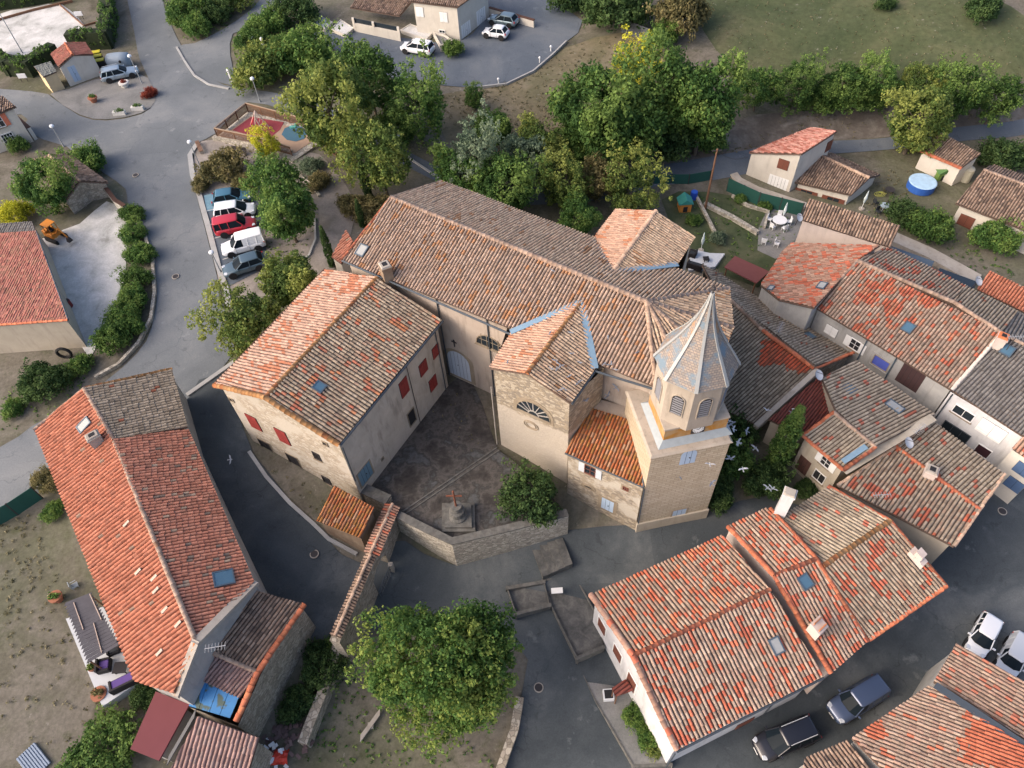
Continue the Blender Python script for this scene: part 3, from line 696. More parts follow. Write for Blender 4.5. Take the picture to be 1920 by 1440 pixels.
fn = MB(); fn.tube(ctr+Vector((0,0,ZA-.6)), ctr+Vector((0,0,ZA+.1)), .14, .05); fn.tube(ctr+Vector((0,0,ZA)), ctr+Vector((0,0,ZA+1.9)), .04, .02); fn.ball(ctr+Vector((0,0,ZA+.35)), .13)
fn.tube(ctr+tx*.35+Vector((0,0,ZA+1.5)), ctr-tx*.35+Vector((0,0,ZA+1.5)), .03); fn.build('finial', M['iron'], church)
# louvred belfry openings
for i, (a, b, t, nr) in enumerate(osegs):
    if nr.dot(Vector((0,-1,0))) < -.2: continue
    c = (a+b)/2; c.z = ZO+HB*.50
    o, c, t, nr = opening(church, osegs[i], None, .95, 2.15, 'window', M['dark'], W_['belfry'], True, name='belfry_opening', sill=False, panes=(1,1), at=c)
    lv = MB()
    for q in range(8): lv.box(c+Vector((0,0,-.9+q*.23))+nr*.015, (.74 if q < 7 else .55, .10, .09), t, (nr-Vector((0,0,.7))).normalized(), (Vector((0,0,1))+nr*.7).normalized())
    lv.build('louvre', plain('grey_louvre', (.17,.17,.18), .8), o)
# clock on the base
fa = P((0,0), 0); fseg = (bFL, bFR, tx, -ty)
cc = V((1308.8,803), fseg[0], fseg[1])
cl = MB(); cl.box(cc-ty*.03, (.95, .06, .95), tx, ty, None); clo = cl.build('clock', M['iron'], church)
df = MB(); n_ = 24; ring = [cc-ty*.07+tx*(.40*math.cos(2*math.pi*i/n_))+Vector((0,0,.40*math.sin(2*math.pi*i/n_))) for i in range(n_)]
df.add(ring+[p-ty*.02 for p in ring], [tuple(range(n_)), tuple(range(n_, 2*n_))]+[(i,(i+1)%n_,n_+(i+1)%n_,n_+i) for i in range(n_)]); df.build('clock_face', M['white_paint'], clo)
hd = MB()
for i in range(12):
    th = 2*math.pi*i/12; dv = tx*math.cos(th)+Vector((0,0,math.sin(th))); sv_ = tx*-math.sin(th)+Vector((0,0,math.cos(th))); hd.box(cc-ty*.095+dv*.33, (.1, .03, .01), dv, sv_, -ty)
hd.box(cc-ty*.10+(tx*.08+Vector((0,0,.10))), (.27, .035, .012), (tx*.6+Vector((0,0,.8))), (tx*-.8+Vector((0,0,.6))), -ty); hd.box(cc-ty*.10-tx*.07+Vector((0,0,.05)), (.20, .04, .012), (tx*-.85+Vector((0,0,.52))), (tx*.52+Vector((0,0,.85))), -ty)
hd.build('clock_hand', M['iron'], clo)
# tower front window and door
opening(church, tsegs[0], (1290.8,857), 1.15, 1.75, 'door', M['blue_door'], None, .9, name='tower_shutter')
opening(church, tsegs[0], (1272,966), 1.1, 1.9, 'door', M['blue_door'], None, False, name='tower_door', surround=M['stone_trim'], label='pale blue door at the foot of the tower')
# sacristy
s1 = P(g('4',1700,1300), ZF(g('4',1705,1300), (1193.5,997), -4.7)); s0 = P(g('4',1258,1108), s1.z)
s2 = P(g('4',1665,935), s1.z+1.55); s3 = P(g('4',1400,850), s1.z+1.55); print('sacristy eave', s1.z)
roof_sheet('sacristy_roof', [s0, s1, s2, s3], T['lichen'], church)
mb = MB(); mb.prism([tuple(p.xy) for p in (s3, s2, s2+Vector((.6,2.6,0)), apse[0]+Vector((.3,.6,0)), C2+Vector((0,.6,0)))], -5, s2.z-.05); mb.build('sacristy_ledge', W_['church'], church)
ssegs = shell('sacristy_wall', [s0, s1, s2, s3], W_['rubble'], church, -6, [.18,.02,-.3,-.6])
gutter(church, s0+Vector((0,0,-.05)), s1+Vector((0,0,-.05)), .08, M['zinc'], (s1+Vector((.05,-.1,-.1)), P((1194,996), -4.6)))
gutter(church, s2, s1, .07, M['zinc'])
W1 = opening(church, ssegs[0], g('4',1400,1205), .95, 1.25, 'window', M['glass'], M['brown_paint'], False, surround=M['stone_trim'])
open_shutters(W1, .95, 1.25, plain('grey_shutter', (.5,.53,.55), .6))
opening(church, ssegs[0], g('4',1600,1307), .5, .5, 'window', M['glass'], M['brown_paint'], False, surround=M['stone_trim'], panes=(3,2), sill=False)
opening(church, ssegs[0], g('4',1497,1400), 1.05, 1.7, 'door', M['blue_door'], None, False, surround=M['stone_trim'], sw=.3, label='pale blue door in the sacristy wall')
opening(church, ssegs[0], g('4',1390,1298), 1.0, .45, 'window', M['dark'], M['stone_trim'], .9, surround=M['stone_trim'], panes=(1,1), sill=False)
# chapel front: fan window, sundial ring, moulding
fw = opening(church, csegs[0] if 0 else (csegs[0][0], csegs[1][1], csegs[0][2], csegs[0][3]), (1000,767), 3.0, 1.7, 'window', M['glass'], M['stone_trim'], 1.0, surround=M['stone_trim'], panes=(1,1), sill=False, sw=.25)
fo, fc, ft, fnr = fw; fb = MB()
for i in range(1, 8):
    th = math.pi*i/8; dv = ft*math.cos(th)+Vector((0,0,math.sin(th))); fb.box(fc+Vector((0,0,-.7))+dv*.95+fnr*.03, (1.15, .06, .05), dv, fnr.cross(dv), fnr)
fb.path([fc+Vector((0,0,-.7))+ft*(.45*math.cos(math.pi*i/10))+Vector((0,0,.45*math.sin(math.pi*i/10)))+fnr*.03 for i in range(11)], .04)
fb.build('glazing_bar', plain('stone_tracery', (.36,.33,.29), .9), fo)
dcx = V((996,797), csegs[0][0], csegs[1][1]); rg = MB()
for R_ in (.62, .42): rg.path([dcx+ft*(R_*math.cos(2*math.pi*i/24))+Vector((0,0,R_*.8*math.sin(2*math.pi*i/24)))+fnr*.02 for i in range(25)], .05)
rg.build('carved_ring', M['stone_trim'], church)
# pipes at chapel
pp_ = MB(); pt = C0+Vector((.2,.25,-.6)); pp_.path([V((922,724), csegs[0][0], csegs[1][1])+fnr*.1, V((934,838), csegs[0][0], csegs[1][1])+fnr*.12], .045, 8); pp_.build('drainpipe', M['mortar'], church)
gutter(church, C1+Vector((.1,0,-.05)), C2+Vector((.1,0,-.05)), .09, M['zinc']); gutter(church, C2+Vector((0,-.1,-.05)), apse[0]+Vector((0,-.1,-.05)), .09, M['zinc'])
# nave front: great door under a stone arch, lunette, cross
nseg = [q for q in nave_segs if abs((q[0]-N0).length) < 2.5 or abs((q[1]-N0).length) < 2.5]
def best_seg(segs, px, facing=True):
    bst = None
    for q in segs:
        p = V(px, q[0], q[1]); t = (p-q[0]).dot(q[2]); l = (q[1]-q[0]).dot(q[2])
        if -.3 <= t <= l+.3 and (CAM-p).dot(q[3]) > 0:
            d = (CAM-p).length
            if bst is None or d < bst[0]: bst = (d, q)
    return bst[1]
ns = best_seg(nave_segs, (865,680))
mg = ns[2]
opening(church, ns, g('4',662,612), 2.3, 3.5, 'door', plain('pale_door', (.46,.50,.55), .6), None, 1.0, surround=M['stone_trim'], sw=.42, label='tall pale double door under a round stone arch')
opening(church, ns, g('4',835,485), 2.7, 1.5, 'window', M['glass'], M['stone_trim'], 1.0, panes=(5,2), sill=True)
cx = V(g('4',637,488), ns[0], ns[1])+ns[3]*.08; cm = MB(); cm.box(cx, (.09,.06,.85), ns[2], ns[3]); cm.box(cx+Vector((0,0,.15)), (.5,.05,.09), ns[2], ns[3]); cm.build('wall_cross', M['iron'], church)
gutter(church, N0+Vector((0,-.05,-.05)), C3+Vector((0,-.05,-.05)), .09, M['zinc'])
skylight(church, (678,469), [N0, N1, NA, apse[0]], .8, 1.0, M['lead'])

# ================================================================== PRESBYTERY
A0, A1, A2, A3 = P((403,722), ZP), P((635,834), ZP), P((828,601), ZP), P((611,505), ZP)
PR1 = V((497,745), A0, A1); PR2 = P((706,521), PR1.z)
presb = thing('presbytery', 'long two storey presbytery with red shutters joined to the church front', 'house', P((560,760), -1.5))
roof_sheet('roof', [A0, PR1, PR2, A3], T['presb_l'], presb, w=.38); roof_sheet('roof', [PR1, A1, A2, PR2], T['presb_r'], presb, w=.38)
ridge('ridge_tiles', [PR1, PR2], T['vergey'], presb, .17); ridge('verge_tiles', [A0, PR1, A1], T['vergey'], presb, .2)
psegs = shell('wall', [A0, PR1, A1, A2, A3], W_['presb'], presb, zlow, [.3,.3,.3,.3,.3])
# rubble facing of the gable, 3 mm proud
ga, gb = psegs[0][0], psegs[1][1]; gt = psegs[0][2]; gn = psegs[0][3]
gr = psegs[0][1]
mb = MB(); o3 = gn*.06
pp = [ga+Vector((0,0,-.02)), gr+Vector((0,0,-.02)), gb+Vector((0,0,-.02)), Vector((gb.x,gb.y,-4.5)), Vector((ga.x,ga.y,-4.5))]
mb.add([p+o3 for p in pp]+[p-o3 for p in pp], [(0,1,2,3,4),(9,8,7,6,5)]+[(i,(i+1)%5,5+(i+1)%5,5+i) for i in range(5)]); mb.build('gable_facing', rubble_mat('presbytery_rubble', ((.44,.38,.29),(.52,.46,.37),(.38,.32,.24)), (.30,.26,.21), 2.8, .08, .45), presb)
gseg = (ga+o3, gb+o3, gt, gn)
for p in (g('q',575,550), g('q',900,710)): opening(presb, gseg, p, 1.15, 1.9, 'shutter', M['red_paint'])
for p in (g('q',720,830), g('q',1030,990)): opening(presb, gseg, p, 1.2, 1.9, 'window', M['dark'], M['iron'], False, panes=(2,1), surround=M['stone_trim'], sw=.1)
opening(presb, gseg, g('q',1285,930), .7, 1.0, 'window', M['dark'], M['iron'], False, panes=(5,1))
opening(presb, gseg, g('q',1395,1200), .8, 1.0, 'window', M['dark'], M['iron'], False, panes=(1,1))
opening(presb, gseg, g('q',325,295), .5, .5, 'window', M['dark'], M['stone_trim'], False, panes=(1,1), sill=False)
opening(presb, gseg, g('q',1380,790), .5, .55, 'window', M['dark'], M['stone_trim'], False, panes=(1,1), sill=False)
es = best_seg(psegs, (730,760))
for p, h_ in ((g('4',530,535), 1.3), (g('4',460,628), 1.45), (g('4',352,738), 1.9), (g('4',515,715), 1.5)): opening(presb, es, p, 1.05 if h_ > 1.4 else .95, h_, 'shutter', M['red_paint'])
opening(presb, es, g('4',395,905), 1.0, 1.9, 'window', M['dark'], M['stone_trim'], False, panes=(1,1), name='door', sill=False)
opening(presb, es, g('4',135,1225), 1.5, 1.9, 'door', plain('teal_door', (.12,.20,.25), .6), None, False, surround=M['stone_trim'])
opening(presb, es, g('4',230,1140), .35, .35, 'window', M['dark'], M['stone_trim'], False, panes=(1,1), sill=False)
gutter(presb, A1+Vector((.12,0,-.06)), A2+Vector((.12,0,-.06)), .09, M['zinc'], (V((640,840), gseg[0], gseg[1])+Vector((.1,0,0)), V((664,902), gseg[0], gseg[1])+Vector((.1,0,0))))
gutter(presb, A0+Vector((-.1,.1,-.06)), A3+Vector((-.1,.1,-.06)), .09, T['verge'])
skylight(presb, g('q',1312,150), [PR1, A1, A2, PR2], .75, .75)
chimney(presb, (733,545), ZP+.3, .8, .9, 2.9, rad(25), W_['storew'])
po = thing('lean_to', 'small orange tiled lean-to at the west end of the church beside the cypress', 'lean-to', P((640,500))); pq = [P((622,482), 2.2), P((640,496), 2.2), P((662,452), 3.0), P((650,432), 3.0)]
roof_sheet('roof', pq, T['orange2'], po); shell('wall', pq, W_['cream'], po, lambda p: -1.5, .1)

_b = lambda t, x, y, z, r: (tuple(P(g(t,x,y), z).xy), r)
# ================================================================== HOUSES
def house(label, cat, base_px, name='house', group=None): return thing(name, label, cat, P(base_px), group)
def gable_house(h, A, B, C, D, r1, r2, tm1, tm2, wm, ridge_m=None, ins=.28, w=.34, verge=None, vr=.14, low=None):
    R1, R2 = gable(A, B, C, D, r1, r2)
    roof_sheet('roof', [D, A, R1, R2], tm1, h, w=w); roof_sheet('roof', [B, C, R2, R1], tm2, h, w=w)
    ridge('ridge_tiles', [R1, R2], ridge_m or T['ridge'], h, .16)
    if verge: ridge('verge_tiles', [A, R1, B], verge, h, vr)
    if verge: ridge('verge_tiles', [C, R2, D], verge, h, vr)
    sg = shell('wall', [A, R1, B, C, R2, D], wm, h, low or zlow, ins)
    return sg, R1, R2
def mono_house(h, pts, tm, wm, ins=.25, w=.34, verge=None, low=None, down=None):
    roof_sheet('roof', pts, tm, h, w=w, down=down, amp=.11 if 'felt' not in tm.name else .012)
    if verge: ridge('verge_tiles', list(pts)+[pts[0]], verge, h, .12)
    return shell('wall', pts, wm, h, low or zlow, ins)

# --- long house on the left
zl = ZF((353,787), (389,845), -1.9); print('long house eave', zl)
LA, LB = P((65,805), zl), P((322,692), zl); LR1 = V((158,728), LA, LB)
LC = P((478,1093), zl-1.3); LD = P((253,1277), zl-1.4); LR2 = P((368,1205), LR1.z-1.4); LD2 = P((330,1303), zl-1.0); LBm = P((350,800), zl)
LRm = P(g('3',640,1035), LR1.z-.25)
lh = house('long low house with bright orange tiled roof beside the lane', 'house', (260,1000))
roof_sheet('roof', [LA, LR1, LRm, LR2, LD2, LD], T['orange'], lh, w=.40, down=(LA-LR1).xy, plane=[LA, LR1, LR2, LD])
roof_sheet('roof', [LRm, P((352,803), zl), LC, LR2], T['orange2'], lh, w=.34)
roof_sheet('roof', [LR1, LB, P((352,801), zl), LRm], T['grey'], lh, w=.36)
ridge('ridge_tiles', [LR1, LRm, LR2], T['ridge'], lh, .17); ridge('verge_tiles', [LR1, LB], T['vergey'], lh, .15); ridge('verge_tiles', [LA, LR1], T['ridge'], lh, .12); ridge('verge_tiles', [LR2, LD2], T['vergey'], lh, .18)
lsegs = shell('wall', [LA, LR1, LB, LBm, LC, LR2, LD2, LD], W_['greyw'], lh, zlow, [.25,.25,.25,.25,.1,.1,.1,.25])
skylight(lh, g('3',470,950), [LA, LR1, LR2, LD], .8, 1.1, M['lead']); skylight(lh, g('6',1258,370), [LR1, LB, LC, LR2], 1.1, 1.3)
fm = MB()
for a_, b_ in ((LC, LR2), (LR2, LD2)): 
    D_ = (b_-a_); s_ = D_.normalized().cross(Vector((0,0,1))).normalized(); fm.box((a_+b_)/2-s_*.0+Vector((0,0,.05)), (D_.length+.2, .55, .3), D_.normalized(), s_)
fm.build('parapet', M['mortar'], lh)
chimney(lh, g('3',575,1075), LR1.z-1.2, .9, .7, 1.6, rad(35), M['mortar'])
# loose pale tiles lying by the ridge
rr_ = random.Random(5); PT = plain('pale_loose_tiles', (.46,.38,.30), .9)
for p in [(860,60),(885,80),(905,165),(930,235),(940,270),(1010,335),(865,370),(1045,455),(1058,505),(925,550),(1105,590),(1000,630),(875,440),(895,790),(710,65),(775,335)]:
    xr_ = 770+.45*p[1]; fc_ = [LR1, LB, LC, LR2] if p[0] > xr_ else [LA, LR1, LR2, LD]
    c0_ = sum(fc_, Vector())/4; n_ = (fc_[1]-fc_[0]).cross(fc_[2]-fc_[0]).normalized(); n_ = n_ if n_.z > 0 else -n_
    c = PL(g('6', *p), c0_+n_*.14, n_); dv = Vector((n_.x, n_.y, -(n_.x**2+n_.y**2)/n_.z)).normalized(); lt = MB(); lt.box(c, (.55, .20, .07), dv, n_.cross(dv), n_); lt.build('replacement_tile', PT, lh)

# --- stone barn joined below it
zb1 = -.75
b0 = P((480,1107), zb1+1.0); b1 = P((570,1133), zb1+.1); b2 = P((483,1260), zb1+.1); b3 = P((390,1220), zb1+1.0)
barn = house('roofless looking stone barn with grey tiles above and blue sheeting patches below', 'barn', (500,1230), 'barn')
roof_sheet('roof', [b0, b1, b2, b3], T['brown'], barn, down=(b3-b0).xy, w=.33)
b4 = P(g('6',1345,1045), zb1-.5); b5 = P(g('6',1110,935), zb1-.2)
roof_sheet('lower_roof', [b3+Vector((0,0,-.25)), b2+Vector((0,0,-.25)), b4, b5], T['mauve'], barn, w=.33, down=(b4-b2).xy)
b6 = P(g('6',1295,1160), zb1-.9); b7 = P(g('6',1062,1090), zb1-.7)
bm_ = MB(); 
for i in range(4):
    p0 = b5.lerp(b4, i/4); p1 = b5.lerp(b4, (i+1)/4-.01); q0 = b7.lerp(b6, i/4); q1 = b7.lerp(b6, (i+1)/4-.01)
    pts_ = [p0, p1, q1, q0]; bm_.add([p+Vector((0,0,.0)) for p in pts_]+[p-Vector((0,0,.06)) for p in pts_], [(0,1,2,3),(7,6,5,4),(0,1,5,4),(1,2,6,5),(2,3,7,6),(3,0,4,7)])
def tarp():
    m, n, b = new_mat('blue_sheeting'); co = objco(n); b.inputs['Roughness'].default_value = .5
    L(n, mixc(n, thr(n, noise_t(n, .8, co, 3), .52, .56), (.035,.17,.38), (.06,.09,.075)), b.inputs['Base Color']); return m
bm_.build('sheeting_panel', tarp(), barn)
bsg = shell('wall', [b0, b1, b2, P((443,1352), zb1-.7), P((354,1325), zb1-.7), b3], W_['rubble2'], barn, zlow, [.1,.15,-.25,-.25,0,.1])
ridge('verge_tiles', [b1+Vector((0,0,-.0)), b2, P((443,1352), zb1-.6)], T['verge'], barn, .2); ridge('ridge_tiles', [b3, b2], T['ridge'], barn, .15)
# --- maroon flat roof, pink lean-to
mf = house('flat maroon felt roof of a small outbuilding beside the blue sheeting', 'outbuilding', (300,1370), 'outbuilding')
mz = -2.2; mpts = [P(g('6',870,1005), mz+.5), P(g('6',1060,1078), mz+.5), P(g('6',905,1405), mz), P(g('6',745,1340), mz)]
mbq = MB(); mbq.prism([(p.x, p.y) for p in mpts], lambda p: mz+.15, lambda p: mz+.33); mbq.build('roof', plain('maroon_felt', (.15,.045,.05), .9, var=.1, scale=1), mf); shell('wall', mpts, W_['greyw'], mf, zlow, .3, .45)
pl_ = house('outbuilding under a faded mauve tiled lean-to roof at the bottom edge', 'outbuilding', (420,1420), 'outbuilding')
pz = -2.0; ppt = [P(g('6',1120,1150), pz+.6), P(g('6',1455,1268), pz+.6), P(g('6',1370,1560), pz-.6), P(g('6',930,1500), pz-.6)]
mono_house(pl_, ppt, T['mauve'], W_['rubble2'], .2, .4)
gd = MB(); gd.box((P(g('6',1100,1130), pz+.4)+P(g('6',945,1400), pz+.1))/2, ((P(g('6',1100,1130), pz+.4)-P(g('6',945,1400), pz+.1)).length, .55, .12), (P(g('6',1100,1130), pz+.4)-P(g('6',945,1400), pz+.1)).normalized(), None); gd.build('board', plain('old_board', (.12,.12,.12), .9), pl_)

# --- big cream house left
zc = ZF((128,601), (166,657), -.9)
cA, cB = P((127,600), zc), P((60,415), zc); cR = V((67,433), cA, cB); cR2 = cR+(P((-40,612), zc)-cA)*1.2
cC = cB+(P((-40,612), zc)-cA)*1.2; cD = cA+(P((-40,612), zc)-cA)*1.2
big = house('large house with flat red tiles and blind cream wall by the gravel yard', 'house', (60,640))
R_ = cR; roof_sheet('roof', [cA, cR, cR2, cD], T['flat'], big, w=.3, amp=.03); roof_sheet('roof', [cR, cB, cC, cR2], T['slate'], big, w=.3, amp=.03)
ridge('verge_tiles', [cA, cD], T['verge'], big, .1)
shell('wall', [cA, cR, cB, cC, cR2, cD], W_['beige'], big, zlow, .15)
gutter(big, cA+Vector((.05,0,.0)), cR+Vector((.05,0,0)), .07, M['zinc'])
# --- far left white house
zf = ZF((32,199), (72,262), -.1); print('farleft', zf)
fA = P((32,203), zf); fB = P((-60,232), zf); fC = P((-80,175), zf+.8); fD = P((5,178), zf+.8)
fl = house('white two storey house with salmon shutters at the far left edge', 'house', (20,250))
fs = mono_house(fl, [fA, fD, fC, fB], T['brown'], W_['cream'], .3)
sg_ = best_seg(fs, (12,240)); opening(fl, sg_, (16,259), 1.3, 1.3, 'window', M['glass'], M['white_paint'], panes=(4,3)); w2 = opening(fl, sg_, (-4,228), 1.1, 1.5, 'window', M['glass'], M['white_paint']); open_shutters(w2, 1.1, 1.5, plain('salmon_shutter', (.55,.17,.10), .6))
# --- stone garden barn left
zg_ = ZF((147,382), (153,405), -.1)
gA, gB = P((120,378), 1.9), P((203,342), 1.9); gC = P((128,288), 1.9); gD = P((60,300), 1.9)
gb_ = house('low stone garden shed with old brown tiles beside the gravel yard', 'shed', (150,350), 'garden_shed')
gsg, _, _ = gable_house(gb_, gA, gB, gC, gD, (150,340), (92,291), T['brown'], T['brown'], W_['rubble2'], ins=.2)
# --- transformer hut with gable, small beige shed
hz = ZF((110,126), (130,162), .2)
hA, hB, hC, hD = P((110,126), hz), P((175,102), hz), P((160,80), hz), P((96,103), hz)
hut = house('small white hut with orange gable roof and grey blue door by the recycling bins', 'hut', (145,140), 'hut')
hs, _, _ = gable_house(hut, hA, hB, hC, hD, (136,103), (122,81), T['flat'], T['flat'], W_['cream'], T['verge'], .12, .3)
hq = best_seg(hs, (140,138)); opening(hut, hq, (139.5,138), .9, 2.0, 'door', M['blue_door'], None)
for k_, p in enumerate(((83,147),)):
    sh = house('tiny beige shed with a grey sloping roof next to the white hut', 'shed', (100,165), 'garden_shed')
    z_ = ZF((81,144), (93,178), .1); z2 = z_
    q = [P((81,144), z_), P((106,134), z_), P((95,115), z_+.3), P((63,124), z_+.3)]
    mono_house(sh, q, plain('grey_felt_tiles', (.15,.16,.15), .9), plain('beige_boards', (.55,.43,.26), .8), .1)
# --- villa at the top
vz = ZF((857,15), (862,82), .5); print('villa', vz)
vA, vB = P((776,-5), vz), P((858,14), vz); vC = P((920,-35), vz); vD = P((830,-55), vz)
villa = house('cream villa with brown tiled roof, white shutters and glazed veranda at the top', 'house', (800,60))
vs, vR1, vR2 = gable_house(villa, P((640,-62), vz), P((770,-2), vz), vB, P((915,-40), vz), (700,-60), (880,-50), T['brown'], T['brown'], W_['cream'], w=.36) if 0 else (None, None, None)
vp = [P((768,3), vz), vB, P((920,-30), vz), P((820,-60), vz)]
vtop = (vp[0]+vp[1]+vp[2]+vp[3])/4+Vector((0,0,1.6))
for i in range(4): roof_sheet('roof', [vp[i], vp[(i+1)%4], vtop], T['brown'], villa, w=.36)
vs = shell('wall', vp, W_['cream'], villa, zlow, .35)
q = best_seg(vs, (800,30))
for p in ((787,22), (832,32)): opening(villa, q, p, 1.1, 1.3, 'shutter', M['white_paint'], surround=None)
opening(villa, q, (829,59), .9, .45, 'window', M['glass'], M['white_paint'], panes=(2,1))
q = best_seg(vs, (880,50))
for p in ((874,56), (902,30)): opening(villa, q, p, 2.0, 1.9, 'door', M['white_paint'], None, name='garage_door')
# veranda wing
wz = ZF((747,31), (750,58), .6)
wp = [P((656,14), wz), P((749,31), wz), P((772,2), wz+.9), P((680,-18), wz+.9)]
roof_sheet('veranda_roof', wp, T['brown'], villa, w=.36); 
vb = P((660,45), .5); vmb = MB()
va_, vb_ = P((665,60), .6), P((752,78), .6); dv = (vb_-va_); 
vmb.box((va_+vb_)/2+Vector((0,0,.5)), (dv.length, .3, 1.6), dv.normalized()); vmb.build('veranda_wall', W_['cream'], villa)
for i, t_ in enumerate((0.02, .45, .98)):
    c_ = va_.lerp(vb_, t_); pm = MB(); pm.box(Vector((c_.x, c_.y, (wz+1.3)/2)), (.35, .35, wz-1.3), dv.normalized()); pm.build('pillar', W_['cream'], villa)
gl = MB(); gl.box(Vector(((va_+vb_)/2).xy.to_3d())+Vector((0,.12,(wz+1.3)/2)), (dv.length, .04, wz-1.4), dv.normalized()); gl.build('veranda_glass', M['glass'], villa)

# --- modern white house, upper right
z0 = ZF((1405,286), (1395,335), -3.3); z1 = ZF((1502,289), (1479,364), -3.3); print('modern', z0, z1)
mo = house('tall white house with a pink monopitch roof beside the upper road', 'house', (1440,330))
mp_ = [P(g('2',375,857), z0), P(g('2',668,868), z1), P(g('2',868,738), z1), P(g('2',715,722), z0+.6)]
ms = mono_house(mo, mp_, T['redpink'], W_['cream'], .12, .28, None, lambda p: -4.5)
q = best_seg(ms, (1470,320)); opening(mo, q, g('2',566,925), 1.2, 1.2, 'shutter', M['brown_paint']); opening(mo, q, g('2',533,1035), 2.2, 1.9, 'door', M['white_paint'], None, name='garage_door')
q = best_seg(ms, (1552,275)); opening(mo, q, g('2',822,820), 1.0, 1.3, 'shutter', M['brown_paint'])
mw = house('low cream wing with brown gable roof in front of the tall white house', 'house', (1540,360))
zw = ZF((1595,368), (1587,391), -3.6); print('wing', zw)
wA, wB = P(g('2',945,1105), zw), P(g('2',1110,985), zw); wC, wD = P(g('2',835,862), zw), P(g('2',630,1020), zw)
wsg, _, _ = gable_house(mw, wA, wB, wC, wD, g('2',1050,1000), g('2',768,872), T['brown'], T['brown'], W_['cream'], ins=.3, low=lambda p: -4.8)
q = best_seg(wsg, (1540,365))
for p in ((693,1090), (843,1130)):
    w3 = opening(mw, q, g('2', *p), 1.5, 1.0, 'window', M['glass'], M['brown_paint'], panes=(2,1)); open_shutters(w3, 1.2, 1.0, M['brown_paint'])
q = best_seg(wsg, (1600,370)); opening(mw, q, g('2',978,1140), .9, 1.8, 'door', M['dark'], None)
# --- shed by the pool
zs_ = -.9
ps = house('white shed with mossy brown tiles and an orange verge near the pool', 'shed', (1755,300), 'garden_shed')
q4 = [P(g('2',1340,850), zs_), P(g('2',1567,948), zs_), P(g('2',1680,862), zs_+.9), P(g('2',1450,750), zs_+.9)]
mono_house(ps, q4, T['brown'], W_['cream'], .15, .34, None, lambda p: -4.8); ridge('verge_tiles', [q4[0], q4[1]], T['verge'], ps, .2)
# --- cream bungalow at the right edge
zr_ = ZF((1792,382), (1777,423), -4.1); print('bungalow', zr_)
bu = house('cream bungalow with brown tiled roof and a dark shuttered window at the right edge', 'house', (1850,400))
uA, uB = P(g('2',1535,1145), zr_), P(g('2',1745,928), zr_); dR = P((1990,455), zr_)-uA; uR = V(g('2',1692,955), uA, uB)
uD = P(g('2',2050,1345), zr_); uC = uB+(uD-uA); uR2 = uR+(uD-uA)
roof_sheet('roof', [uA, uR, uR2, uD], T['brown'], bu, w=.36); roof_sheet('roof', [uR, uB, uC, uR2], T['brown'], bu, w=.36); ridge('ridge_tiles', [uR, uR2], T['ridge'], bu, .16)
bs = shell('wall', [uA, uR, uB, uC, uR2, uD], W_['cream'], bu, zlow, .4); q = best_seg(bs, (1810,415)); opening(bu, q, g('2',1592,1245), 1.5, 1.4, 'shutter', M['brown_paint'])
# --- pinkish walled house, middle right
zk = .9
pk = house('brown tiled house with a bare pinkish render wall above the garden', 'house', (1560,420))
kp = [P(g('2',668,1238), zk), P(g('2',1168,1393), zk), P(g('2',1225,1270), zk+1.2), P(g('2',712,1117), zk+1.2)]
mono_house(pk, kp, T['brown'], W_['pinkw'], .12, .36)
# --- the row behind: orange-pink roof
za = .2
ra = house('house under a rosy striped tile roof with two small skylights, above the garden', 'house', (1530,520))
ap = [P(g('a',985,68), za-.2), P(g('a',1770,112), za+1.6), P(g('a',1582,225), za+1.6), P(g('a',1185,655), za+1.5), P(g('a',860,590), za+.4), P(g('a',700,458), za-.3), P(g('a',780,335), za-.3), P(g('a',895,150), za-.3)]
roof_sheet('roof', ap, T['rosy'], ra, w=.34, down=(P(g('a',700,458), 0)-P(g('a',1400,470), 0)).xy)
shell('wall', ap, W_['greyw'], ra, zlow, .15, .25)
skylight(ra, g('a',1253,455), ap, .9, .65, M['lead']); skylight(ra, g('a',795,478), ap, .6, .45, M['lead'])
# --- main row roof
zm = ZF((1679,571), (1669,586), -1.0) if 0 else .35
mE0, mE1 = P(g('b',28,655), zm), P(g('b',1268,1398), zm); mG0 = P(g('b',690,108), zm); mRz = V(g('b',425,235), mE0, mG0).z; print('row ridge', mRz)
mR0, mR1 = P(g('b',425,235), mRz), P(g('b',1718,885), mRz); mG1 = P(g('b',1388,468), zm); mG2 = P(g('b',1860,692), zm); mRm = P(g('b',1290,608), mRz)
row = house('long terrace house with a mottled orange roof and one blue shuttered window', 'house', (1650,600))
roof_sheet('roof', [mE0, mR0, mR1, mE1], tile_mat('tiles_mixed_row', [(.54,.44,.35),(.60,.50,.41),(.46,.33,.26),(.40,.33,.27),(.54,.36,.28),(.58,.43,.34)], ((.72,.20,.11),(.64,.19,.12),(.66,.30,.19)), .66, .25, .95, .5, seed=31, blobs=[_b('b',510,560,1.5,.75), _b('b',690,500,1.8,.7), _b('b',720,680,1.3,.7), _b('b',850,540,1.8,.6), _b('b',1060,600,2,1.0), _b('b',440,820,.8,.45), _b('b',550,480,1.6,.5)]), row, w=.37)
roof_sheet('roof', [mR0, mG0, mG1, mRm], T['greyred'], row, w=.37, plane=[mR0, mR1, mG0]); roof_sheet('roof', [mRm, mG1, mG2, mR1], T['grey'], row, w=.37, plane=[mR0, mR1, mG2])
ridge('ridge_tiles', [mR0, mRm, mR1], T['ridge'], row, .18); ridge('verge_tiles', [mE0, mR0], T['ridge'], row, .13)
ridge('verge_tiles', [mR1, mE1], plain('white_mortar', (.5,.46,.41), .9), row, .16)
rs = shell('wall', [mE0, mR0, mG0, mG2, mR1, mE1], W_['greyw'], row, zlow, [.3,.3,.3,.02,.02,.1])
